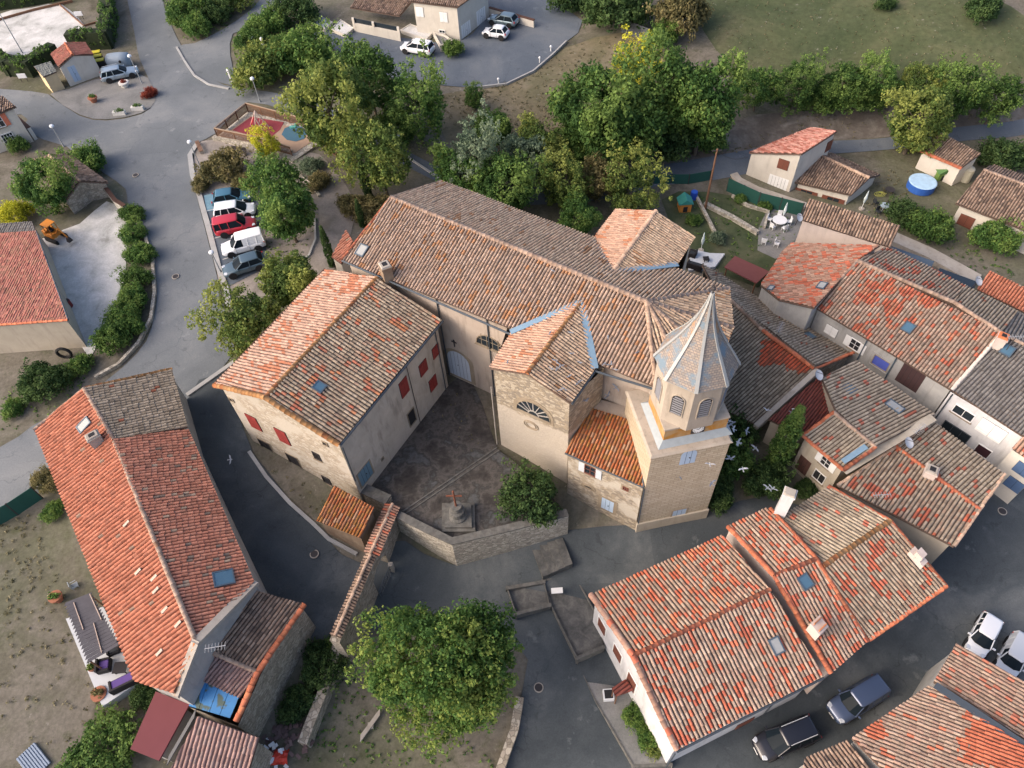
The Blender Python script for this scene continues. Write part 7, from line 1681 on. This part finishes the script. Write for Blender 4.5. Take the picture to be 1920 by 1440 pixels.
sofa((1302,502), 'black wicker sofa on the white patio behind the church', (1.6,.8), rad(150), WK, DG, zp_); sofa((1298,480), 'black wicker armchair at the left of the patio', (.8,.8), rad(240), WK, DG, zp_, 'armchair', 'armchair')
table((1323,490), 'low black wicker table on the white patio', .4, WK, zp_, (.6,.6), .4)
mcn = thing('canopy_roof', 'maroon flat roof canopy between the patio and the rosy tiled house', 'canopy', P((1400,500))); mz_ = -1.9; q = [P(g('a',375,290), mz_), P(g('a',470,190), mz_), P(g('a',780,330), mz_), P(g('a',665,435), mz_)]; mb = MB(); mb.prism([tuple(p.xy) for p in q], mz_-.12, mz_); mb.build('roof', plain('maroon_sheet', (.16,.055,.05), .8), mcn)
for p in inset(q, .2): mb = MB(); mb.tube((p.x,p.y,-5), (p.x,p.y,mz_-.1), .08); mb.build('post', TIM, mcn)
# clutter of the terrace by the pool
for i, (p, lb) in enumerate((((1665,365),'dark barbecue table near the pool'), ((1655,395),'small pale blue table in the crowded pool garden'), ((1680,402),'second pale table in the crowded pool garden, right one'))): table(p, lb, .5, plain('pale_blue_table', (.34,.42,.48), .5) if i else M['iron'])
for i, (p, a) in enumerate((((1640,385),.3), ((1668,388),1.9), ((1690,390),3.0), ((1645,402),5.0))): chair(p, ['leftmost dark garden chair in the pool garden','dark garden chair between the two pale tables','rightmost dark garden chair in the pool garden','dark garden chair nearest the brown roof in the pool garden'][i], a, DG)
tk = thing('water_tank', 'cream upright tank behind the white shed', 'tank', P((1808,338))); c = tk.location; mb = MB(); mb.tube(c, c+Vector((0,0,1.5)), .55, .55, 16); mb.ball(c+Vector((0,0,1.5)), .55, 14, 6, (1,1,.4)); mb.build('body', plain('cream_tank', (.40,.38,.30), .6), tk)
# hose
hs_ = thing('garden_hose', 'yellow garden hose coiled on the grass by the cream wing', 'hose', P((1650,365))); c0 = hs_.location; mb = MB(); mb.path([c0+Vector((.7*math.cos(t*.5)*(1-.02*t), .5*math.sin(t*.5)*(1-.02*t), .05+.002*t)) for t in range(40)], .03, 5); mb.build('hose', plain('yellow_hose', (.42,.42,.10), .6), hs_)
# satellite dishes and aerials
def dish(px, z, label, R_=.45, ang=0):
    c = P(px, z); r = thing('satellite_dish', label, 'satellite dish', c); n = (CAM-c).normalized()*.6+Vector((math.cos(ang), math.sin(ang), .3))*.6; n.normalize(); x = n.cross(Vector((0,0,1))).normalized(); y = n.cross(x); vs = [c]; 
    for k_, (rr_, dp) in enumerate(((.5,.03),(1,.12))): vs += [c+x*(R_*rr_*math.cos(2*math.pi*i/18))+y*(R_*rr_*math.sin(2*math.pi*i/18))+n*dp for i in range(18)]
    fs = [(0,1+i,1+(i+1)%18) for i in range(18)]+[(1+i,19+i,19+(i+1)%18,1+(i+1)%18) for i in range(18)]; mb = MB(); mb.add(vs, fs); mb.add([v-n*.03 for v in vs], fs); mb.build('reflector', plain('dish_grey', (.48,.49,.50), .7), r)
    mb = MB(); mb.tube(c-n*.02, c-n*.2-Vector((0,0,.9)), .035); mb.build('mast', M['iron'], r); mb = MB(); mb.tube(c-y*R_*.8+n*.05, c+n*.5, .02); mb.ball(c+n*.5, .05, 6, 4); mb.build('receiver', M['iron'], r)
dish(g('a',1220,1265), tR2.z+.5, 'white satellite dish at the corner between mossy and maroon roofs'); dish(g('c',1645,818), zh+.9, 'white satellite dish by the wall top between two grey roofs'); dish(g('b',1505,418), .8, 'white satellite dish beside the plain orange roof'); dish((1498,408), 2.1, 'white satellite dish at the corner of the pinkish wall house', .4)
def aerial(px, z, label, ang=0.0):
    c = P(px, z); r = thing('aerial', label, 'aerial', c); X = Vector((math.cos(ang), math.sin(ang), 0)); Y = Vector((-X.y, X.x, 0)); mb = MB(); mb.tube(c-Vector((0,0,1.6)), c, .03); mb.build('mast', M['iron'], r); mb = MB(); mb.box(c, (1.3,.04,.04), X, Y)
    for i in range(7): mb.box(c+X*(-.6+.2*i), (.02,.5,.02), X, Y)
    mb.build('antenna', plain('dull_alloy', (.30,.31,.32), .6), r)
aerial(g('6',1210,760), zl+2.2, 'comb shaped aerial above the white parapet of the long house', .1); aerial(g('c',1755,690), zh+1.6, 'pale comb aerial above the wall top of the grey roofs', .6); aerial(g('b',1850,920), mRz+1.8, 'aerial beside the chimney of the dark grey roof', -.1); aerial(g('c',1410,1285), zq+2.8, 'thin aerial over the red and grey mottled roof', .0); aerial(g('a',880,830), zt+3.0, 'tall aerial on the ridge of the house behind the tower', 1.0)
# terrace of the long house: slab, pergola, furniture
TZ2 = P((190,1200)).z; tzz = TZ2+.25
tp = [P(g('6',*p), tzz) for p in ((320,480),(500,372),(790,950),(575,1095))]; mb = MB(); mb.prism([tuple(p.xy) for p in tp], TZ2-1.2, tzz); tag(mb.build('terrace', plain('pale_terrace', (.44,.46,.48), .8, var=.08)), kind='structure')
pg_ = thing('pergola', 'grey slatted pergola roof over the terrace of the long house', 'pergola', tp[0]); pz_ = tzz+2.2; q = [P(g('6',*p), pz_) for p in ((362,512),(510,455),(672,748),(495,850))]; mb = MB(); n_ = 18
for i in range(n_):
    a, b = q[0].lerp(q[3], (i+.5)/n_), q[1].lerp(q[2], (i+.5)/n_); mb.box((a+b)/2, ((b-a).length, (q[3]-q[0]).length/n_*1.0, .04), (b-a).normalized())
mb.build('slats', plain('grey_boards', (.075,.072,.082), .85, var=.35, scale=1.5), pg_)
for p in inset(q, .12): mb = MB(); mb.tube((p.x,p.y,tzz), (p.x,p.y,pz_), .06); mb.build('post', TIM, pg_)
for p0_, p1_ in (((415,510),(468,660)), ((505,462),(570,605)), ((527,625),(572,790))): a, b = P(g('6',*p0_), pz_+.07), P(g('6',*p1_), pz_+.07); mb = MB(); mb.box((a+b)/2, ((b-a).length,.09,.08), (b-a).normalized()); mb.build('batten', SL, pg_)
sofa(g('6',595,872), 'purple cushioned wicker armchair on the terrace', (.95,.9), rad(100), WK, PU, tzz, 'armchair', 'armchair'); sofa(g('6',705,965), 'purple cushioned wicker sofa at the lower end of the terrace', (1.8,.9), rad(205), WK, PU, tzz); sofa(g('6',650,775), 'small dark armchair half under the pergola edge', (.9,.8), rad(20), WK, DG, tzz, 'armchair', 'armchair')
table(g('6',690,885), 'low square wicker table between the purple seats', .5, WK, tzz, (.95,.8), .42); chair(g('6',435,425), 'grey lounger chair at the top corner of the terrace', .6, plain('grey_chair', (.25,.28,.30), .6), 'garden_chair', tzz)
pc = thing('corrugated_sheet', 'blue grey corrugated sheet lying in the grass at the bottom left', 'metal sheet', P((65,1425))); mb = MB(); a, b = P(g('6',150,1345)), P(g('6',240,1460)); d_ = (b-a).normalized(); s_ = Vector((-d_.y,d_.x,0)).normalized()
for i in range(8): mb.tube(a+s_*(.17*i-.6)+Vector((0,0,.12)), b+s_*(.17*i-.6)+Vector((0,0,.12)), .09, .09, 6)
mb.build('sheet', plain('blue_grey_metal', (.22,.27,.34), .5, .3), pc)
sl_ = thing('stone_slab', 'long pale stone slab bench lying under the huge tree', 'stone slab', P((690,1360))); a, b = P(g('7',120,1270)), P(g('7',215,1140)); mb = MB(); mb.box((a+b)/2+Vector((0,0,.3)), ((b-a).length+.3,.5,.14), (b-a).normalized()); mb.build('top', M['mortar'], sl_); mb = MB(); mb.box((a+b)/2+Vector((0,0,.1)), (.4,.4,.4)); mb.build('foot', M['mortar'], sl_)
# raised steps and basin by the lower road
zs2 = TZ(P((1040,1130)).x, P((1040,1130)).y)
st_ = thing('stone_steps', 'broad worn stone steps in front of the retaining wall', 'steps', P(g('7',1180,270)))
A_, B_, C_, D_ = P(g('7',1070,205)), P(g('7',1245,150)), P(g('7',1300,315)), P(g('7',1135,385))
for i in range(4):
    p0_, p1_, p2_, p3_ = A_.lerp(B_, i/4), A_.lerp(B_, (i+1)/4), D_.lerp(C_, (i+1)/4), D_.lerp(C_, i/4); mb = MB(); mb.prism([tuple(p.xy) for p in (p0_, p1_, p2_, p3_)], zs2-1, TZ(A_.x, A_.y)-.05+.13*i+.10); mb.build('step', MORT2 if 0 else ground_mat('worn_stone', [(.3,(.07,.072,.07)), (.5,(.11,.11,.105)), (.7,(.18,.175,.16))], 1.2, 6) if i == 0 else bpy.data.materials['worn_stone'], st_)
WS = bpy.data.materials['worn_stone']
def rim(name, label, cat, px, ht, th, floor_h=.1, mat=WS, fm=None):
    q = [P(p) for p in px]; z0 = sum(p.z for p in q)/len(q); r = thing(name, label, cat, q[0]); mb = MB(); n = len(q)
    for i in range(n): a, b = q[i], q[(i+1)%n]; d = b-a; d.z = 0; mb.box(Vector(((a.x+b.x)/2, (a.y+b.y)/2, z0+ht/2-.2)), (d.length+th*.9, th, ht+.4+.003*i), d.normalized())
    mb.build('rim', M['mortar'] if False else mat, r); mb = MB(); mb.prism([tuple(p.xy) for p in q], z0-.5, z0+floor_h); mb.build('floor', fm or WS, r); return r
rim('stone_basin', 'rectangular stone rimmed basin beside the steps', 'basin', [g('7',935,440), g('7',1140,400), g('7',1172,540), g('7',985,592)], .55, .28, .22, PED, WS)
rim('stone_landing', 'walled stone landing between steps and white corner house', 'landing', [g('7',1135,390), g('7',1295,325), g('7',1440,600), g('7',1470,780), g('7',1325,845), g('7',1190,560)], .5, .26, .30, PED, WS)
rim('pavement', 'raised pavement with pale kerb along the white corner house', 'pavement', [g('7',1330,850), g('7',1475,790), g('7',1610,950), g('7',1850,1430), g('7',1640,1440), g('7',1430,1070)], .25, .2, .2, PED, GRG)
mb = MB(); c = P(g('7',1213,442), zs2+.75); mb.box(c, (.9,.45,.06)); mb.build('box_lid', M['white_paint'], tag(empty('utility_box', c), 'pale utility box lid on the stone landing', 'utility box')); 
c = P(g('7',1500,1040)); r = thing('planter', 'square white rimmed planter box by the white corner house door', 'planter', c); mb = MB(); mb.box(c+Vector((0,0,.4)), (.75,.75,.7)); mb.build('box', WP, r); mb = MB(); mb.box(c+Vector((0,0,.76)), (.6,.6,.03)); mb.build('soil', M['dark'], r)
pz2 = P(g('7',1560,1000)).z+2.3; pr = thing('porch_roof', 'little red tiled porch roof at the white corner house door', 'porch', P(g('7',1570,1010))); roof_sheet('roof', [P(g('7',1520,990), pz2), P(g('7',1545,1040), pz2), P(g('7',1650,1000), pz2+.4), P(g('7',1600,940), pz2+.4)], T['maroon'], pr, w=.3); 
for p in ((1530,1000),(1550,1030)): q_ = P(g('7',*p), pz2); mb = MB(); mb.tube((q_.x,q_.y,-8), (q_.x,q_.y,pz2), .05); mb.build('post', TIM, pr)
# metal barrier at gateway, pipes
gb2 = thing('gate_barrier', 'dark metal gate leaf standing open under the gateway arch', 'gate', P(g('7',290,330))); a, b = P(g('7',290,330)), P(g('7',225,480)); mb = MB(); d_ = (b-a)
for h_ in (.2,.7,1.2): mb.tube(a+Vector((0,0,h_)), b+Vector((0,0,h_)), .04)
for i in range(9): mb.tube(a+d_*i/8+Vector((0,0,.1)), a+d_*i/8+Vector((0,0,1.25)), .025)
mb.build('gate_leaf', M['zinc'], gb2); mb = MB(); mb.box(a+Vector((0,0,.6)), (.35,.35,1.3)); mb.build('gate_post', M['mortar'], gb2)
# gravel heap and rubbish at the bottom
rgs = random.Random(3)
rbp = thing('rubble_heap', 'heap of broken tiles and white blocks beside the mauve roof', 'rubble heap', P((510,1400)))
for nm, mt_, n_, ctr_ in (('broken_tiles', T['mauve'], 60, (535,1385)), ('white_blocks', WP, 26, (500,1415))):
    mb = MB(); c = P(ctr_)
    for i in range(n_):
        X = Vector((rgs.uniform(-1,1), rgs.uniform(-1,1), rgs.uniform(-.3,.3))).normalized(); mb.box(c+Vector((rgs.gauss(0,.9), rgs.gauss(0,.6), rgs.uniform(.05,.35))), (.4,.22,.1), X, X.cross(Vector((0,0,1))).normalized())
    o = mb.build(nm, mt_, rbp); o['kind'] = 'stuff'
rs_ = thing('red_sheet', 'crumpled red plastic sheet on the rubble heap', 'plastic sheet', P((525,1420), None)); c = rs_.location+Vector((0,0,.5)); mb = MB(); gx_ = 7
vs = [c+Vector(((i-3)*.2, (j-3)*.17, rgs.uniform(-.12,.12)-.03*((i-3)**2+(j-3)**2))) for i in range(gx_) for j in range(gx_)]; mb.add(vs, [(i*gx_+j, (i+1)*gx_+j, (i+1)*gx_+j+1, i*gx_+j+1) for i in range(gx_-1) for j in range(gx_-1)]); mb.build('sheet', plain('red_plastic_sheet', (.55,.05,.03), .4), rs_)
# excavator in the left garden
c = P((108,448)); ex = thing('mini_digger', 'orange mini digger parked beside the red tiled house', 'digger', c, None, rad(-30)); OR = plain('digger_orange', (.55,.20,.03), .5)
for s_ in (-1,1):
    mb = MB(); mb.box((0,s_*.62,.25), (1.9,.3,.5)); mb.build('track', RUB, ex, world=False, bevel=.12)
mb = MB(); mb.box((-.25,0,.75), (1.4,1.1,.5)); mb.box((-.65,0,1.05), (.6,1.1,.4)); mb.build('body', OR, ex, world=False, bevel=.05)
mb = MB()
for x in (-.4,.5):
    for y in (-.45,.45): mb.tube((x,y,1.0), (x,y,2.1), .05)
mb.build('cab_frame', OR, ex, world=False); mb = MB(); mb.box((.05,0,2.13), (1.1,1.0,.07)); mb.build('cab_roof', OR, ex, world=False); mb = MB(); mb.tube((.5,0,.9), (1.5,0,1.9), .1); mb.tube((1.5,0,1.9), (2.2,0,1.0), .08); mb.build('boom', OR, ex, world=False); mb = MB(); mb.box((2.25,0,.75), (.45,.5,.45), None, None, None, .6); mb.build('bucket', M['iron'], ex, world=False)
mb = MB(); mb.box((-.1,0,1.15), (.45,.45,.12)); mb.box((-.32,0,1.4), (.1,.45,.5)); mb.build('seat', M['dark'], ex, world=False)
c = P((131,575)); tr = thing('barrel', 'dark red drum by the wall of the red tiled house', 'barrel', c); mb = MB(); mb.tube(c, c+Vector((0,0,.8)), .35, .35, 12); mb.build('body', plain('dark_red_drum', (.18,.03,.03), .6), tr); mb = MB(); mb.tube(c+Vector((0,0,.8)), c+Vector((0,0,.83)), .3, .3, 12); mb.build('lid', M['iron'], tr)
ty_ = thing('tyre', 'big black tyre leaning against the blind cream wall', 'tyre', P((126,672))); c = ty_.location; mb = MB(); mb.path([c+Vector((.6*math.cos(2*math.pi*i/16), .1, .65+.6*math.sin(2*math.pi*i/16))) for i in range(17)], .14, 8); mb.build('tyre_ring', RUB, ty_)
# greenhouse roof strips behind the row
for p, lb, mt_ in ((((1673,462),(1752,490),(1745,503),(1665,478)), 'blue grey corrugated lean-to roof behind the grey tiles', M['zinc_dark']), (((1762,502),(1832,528),(1826,542),(1755,515)), 'long dark roof light strip behind the terrace houses', M['glass'])):
    z_ = -.9; r = thing('lean_to', lb, 'lean-to', P(p[0], z_)); q = [P(x, z_) for x in p]; mb = MB(); mb.prism([tuple(v.xy) for v in q], z_-.1, z_); mb.build('roof', mt_, r)
    mb = MB(); mb.prism([tuple(v.xy) for v in inset(q, .15)], -5.5, z_-.1); mb.build('wall', W_['greyw'], r)
# bowls court border, signs
lw('dark timber edge along the top of the bowls court', [(-10,42),(60,22),(137,4)], .2, .35, TIM)
lw('dark timber edge at the right end of the bowls court', [(112,10),(158,50),(182,43)], .15, .25, TIM)
for p, lb in (((152,36),'white bench at the upper right of the bowls court'), ((47,153),'white sign panel at the hedge left of the beige shed'), ((393,49),'small white sign on the verge triangle')):
    c = P(p); r = thing('park_bench' if 'bench' in lb else 'sign', lb, 'bench' if 'bench' in lb else 'sign', c); mb = MB(); mb.box(c+Vector((0,0,.8)), (1.1,.08,.6)); mb.build('panel', WP, r); mb = MB(); mb.tube(c+Vector((-.4,0,0)), c+Vector((-.4,0,.6)), .04); mb.tube(c+Vector((.4,0,0)), c+Vector((.4,0,.6)), .04); mb.build('leg', M['iron'], r)
for i, p in enumerate(((436,155),(457,92),(480,94),(497,96),(935,158),(1012,118),(1033,97))):
    c = P(p); r = thing('bollard', ['stout white gate post at the drive corner','leftmost white garden lamp post above the shrubs','middle white garden post above the shrubs','right white garden post above the shrubs','small white kerb lamp lowest on the villa yard edge','small white kerb lamp in the middle of the villa yard edge','small white kerb lamp highest on the villa yard edge'][i], 'post', c); h_ = 1.6 if i < 4 else .6; mb = MB(); mb.tube(c, c+Vector((0,0,h_)), .16 if i < 4 else .07); mb.build('shaft', M['white_paint'], r); mb = MB(); mb.ball(c+Vector((0,0,h_+.1)), .22 if i < 4 else .16); mb.build('cap', WP, r)
# villa planters (white gravel beds) and walkway
for px, lb in ((((600,35),(624,47),(610,60),(578,50)),'left white gravel bed before the villa'), (((640,42),(664,58),(650,72),(622,60)),'right white gravel bed before the villa'), (((770,50),(812,67),(800,80),(752,62)),'sloping white gravel bed under the villa windows')): rim('gravel_bed', lb, 'planting bed', px, .45, .2, .38, W_['cream'], GRV)
rim('villa_steps', 'stepped planter wall with orange coping at the villa corner', 'steps', [(815,72),(836,78),(858,95),(828,97)], .9, .3, .7, W_['cream'], GRG)
# ------------------------------------------------------------------ grass and weeds
def tufts(name, label, polys, dens, size, mt, seed):
    r_ = np.random.default_rng(seed); cs, rs, ts = [], [], []
    for px in polys:
        q = [P(p).xy for p in px]; A_ = np.array([tuple(v) for v in q]); B_ = np.roll(A_, -1, 0); lo, hi = A_.min(0), A_.max(0); k = int((hi-lo).prod()*dens); pts = r_.uniform(lo, hi, (k, 2)); ok = np.zeros(k, bool)
        for (ax, ay), (bx, by) in zip(A_, B_):
            if ay != by: ok ^= ((ay > pts[:,1]) != (by > pts[:,1])) & (pts[:,0] < (bx-ax)*(pts[:,1]-ay)/(by-ay)+ax)
        pts = pts[ok]; f = np.sin(pts[:,0]*.37+seed)*np.cos(pts[:,1]*.29)+np.sin(pts[:,0]*.11+pts[:,1]*.17); pts = pts[r_.random(len(pts)) < (.55+.35*f)]
        z = TZA(pts[:,0], pts[:,1]) if len(pts) else []
        for (x, y), zz in zip(pts, z): cs.append((x, y, zz+.08)); rs.append(r_.uniform(.12,.30)*size); ts.append(r_.uniform(.1,.9))
    me = leaf_cloud(name, cs, rs, ts, 7, .16*size, seed, .45, 1.0); me.materials.clear(); o = link(name, me, mt); tag(o, kind='stuff'); o['label'] = label; o['category'] = 'grass'
DRYL = leaf_mat('dry_blades', [(.10,.10,.05), (.17,.155,.085), (.26,.23,.14)], .6)
tufts('field_grass', 'rough green and straw coloured grass of the field at the upper right', [[(1300,-60),(1560,-80),(1800,-30),(1960,60),(1960,150),(1800,165),(1600,175),(1420,175),(1370,120),(1320,60)]], 1.0, .6, DRYL, 2)
tufts('dry_grass', 'dry straw coloured tufts on lawns, banks and the bottom left garden', [[(1000,140),(1060,90),(1170,60),(1240,90),(1260,200),(1150,300),(950,310),(840,270),(820,180),(900,170)], [(1290,260),(1420,215),(1600,205),(1925,185),(1925,225),(1700,252),(1500,266),(1350,290),(1260,305)], [(0,985),(70,960),(140,1180),(200,1330),(330,1440),(0,1440)], [(1600,330),(1720,310),(1700,380),(1620,400)]], 3.0, .8, DRYL, 3)
tufts('weeds', 'green weeds along verges, in the park beds and under the huge tree', [[(370,330),(480,300),(560,330),(600,400),(560,500),(500,480),(470,350)], [(1255,380),(1330,365),(1480,395),(1500,460),(1420,520),(1320,455)], [(0,740),(110,690),(180,700),(120,760),(0,830)], [(640,1260),(900,1400),(940,1440),(560,1440)], [(205,400),(260,420),(285,500),(270,600),(200,660),(190,620),(235,540),(240,450)], [(1540,400),(1720,380),(1800,440),(1900,470),(1900,540),(1700,450)], [(300,0),(440,0),(430,60),(350,80)], [(640,350),(720,340),(730,400),(670,430)]], 2.6, .8, LM['mid'], 4)
tufts('leaf_litter', 'scattered dead leaves and grass in the churchyard and round the lanes', [[(700,900),(790,760),(860,730),(930,850),(1040,950),(850,1000)], [(480,860),(560,880),(640,950),(600,980),(540,930)]], 1.6, .55, LM['brown'], 5)
for i, (p, lb) in enumerate((((590,1040),'round iron drain cover in the dark lane'), ((1010,1290),'round iron drain cover in the lower road'), ((330,520),'round iron drain cover in the wide upper road'), ((1878,960),'round iron drain cover in the right street'), ((255,330),'round iron drain cover at the road junction'))):
    c = P(p); dc = thing('drain_cover', lb, 'drain cover', c); mb = MB(); mb.tube(c+Vector((0,0,.05)), c+Vector((0,0,.15)), .36, .36, 20); mb.build('frame', M['mortar'], dc); mb = MB(); mb.tube(c+Vector((0,0,.05)), c+Vector((0,0,.158)), .29, .29, 20); mb.build('lid', M['iron'], dc)
# ------------------------------------------------------------------ birds
BW = plain('pigeon_grey', (.22,.24,.27), .8, var=.3, scale=8); BWW = plain('pigeon_white', (.48,.49,.50), .9, var=.35, scale=8)
def bird_mesh(fly):
    mb = MB(); v, f = superloft([(-.19,.01,.0,.02),(-.12,.05,-.02,.05),(0,.075,-.05,.07),(.09,.06,-.02,.08),(.13,.035,.04,.11),(.17,.035,.05,.12),(.20,.01,.07,.09),(.23,.004,.07,.08)], 10, 2); mb.add(v, f)
    mb.add([(-.17,-.03,.02),(-.17,.03,.02),(-.32,.07,.02),(-.32,-.07,.02),(-.17,0,.035),(-.32,0,.03)], [(0,1,2,3),(0,4,5,3),(4,1,2,5)])
    if fly:
        for s in (-1,1): mb.add([(.08,s*.05,.05),(-.06,s*.05,.04),(-.10,s*.30,.12),(.06,s*.28,.14),(-.12,s*.52,.10),(.03,s*.40,.13)], [(0,1,2,3),(3,2,4,5)])
    else:
        for s in (-1,1): mb.add([(.08,s*.06,.05),(-.05,s*.085,.03),(-.20,s*.03,.03),(-.02,s*.03,.085)], [(0,1,2,3)])
        for s in (-.03,.03): mb.tube((0,s,-.05), (.01,s,-.11), .008)
    return mesh('pigeon', mb.v, mb.f, False)
BF, BP = bird_mesh(True), bird_mesh(False); BF.materials.append(BW); BP.materials.append(BW)
rgb = random.Random(9); 
chap_face = [CR, C1, C2, CRb]; def_n = None
def plane_of(p):
    c0 = sum(p, Vector())/len(p); n = Vector()
    for a, b in zip(p, p[1:]+p[:1]): n += (a-c0).cross(b-c0)
    n.normalize(); return c0, (n if n.z > 0 else -n)
c0, n0 = plane_of(chap_face); c1_, n1_ = plane_of([C0, CR, CRb, C3]); c2_, n2_ = plane_of([N0, N1, NA, apse[0]])
perch = [(g('4',*p), 0) for p in ((1195,585),(1215,600),(1230,622),(1185,635),(1245,615),(1290,548),(1345,600),(1285,675),(1340,705),(1325,720),(1235,752),(1250,745),(1210,640),(1285,430))]+[(g('4',935,600), 1), (g('4',1175,430), 1)]+[(g('4',*p), 2) for p in ((1500,455),(1480,605),(1500,612),(1545,640),(1660,545),(1005,200),(1185,80),(1520,605))]
for i, (p, k_) in enumerate(perch):
    cc0, nn0 = ((c0, n0), (c1_, n1_), (c2_, n2_))[k_]; q = PL(p, cc0+nn0*.28, nn0); o = bpy.data.objects.new('pigeon', BP); COL.objects.link(o); o.location = q; o.rotation_euler = (0,0,rgb.uniform(0,6.28)); o.scale = (.8,)*3
    tag(o, ('grey and white pigeon resting on the front chapel roof among its flock', 'lone pigeon on the sunny side of the front chapel roof', 'pigeon resting on the tiles of the nave roof')[k_], 'pigeon', ('pigeons resting on the grey side of the chapel roof', 'pigeons on the sunny side of the chapel roof', 'pigeons resting on the nave roof')[k_])
fly = [(g('4',1240,750),7.5),(g('4',1545,740),6),(g('4',1615,735),6),(g('4',1500,785),5),(g('4',1670,840),6),(g('c',190,712),3),(g('c',375,525),2),(g('c',600,545),3),(g('c',640,535),3.2),(g('c',270,865),1),(g('c',120,815),2),(g('c',380,1225),1.5),(g('c',425,1230),1.4),(g('n',1245,600),3),(g('n',1395,715),2),(g('n',665,790),3),(g('n',1025,665),5),(g('n',1045,875),3),(g('c',45,960),2),(g('4',1375,815),7),(g('n',1340,420),2),(g('q',315,970),-1),(g('n',1290,270),3),(g('n',1265,215),3.2),(g('n',1250,180),2.5)]
for i, (p, z_) in enumerate(fly):
    o = bpy.data.objects.new('pigeon', BF); COL.objects.link(o); o.location = P(p, z_); o.rotation_euler = (rgb.uniform(-.4,.4), rgb.uniform(-.3,.3), rgb.uniform(0,6.28)); o.scale = (.8,)*3
    lab = ('white pigeon flying above the dark lane left of the presbytery' if i == 21 else 'pigeon in flight beside the bell tower'); o.material_slots[0].link = 'OBJECT'; o.material_slots[0].material = BWW if i % 2 == 0 or i == 21 else BW
    tag(o, lab, 'pigeon', 'pigeons flying round the tower' if i != 21 else None)
print('ok build', sum(len(o.data.polygons) for o in sc.objects if o.type == 'MESH'))
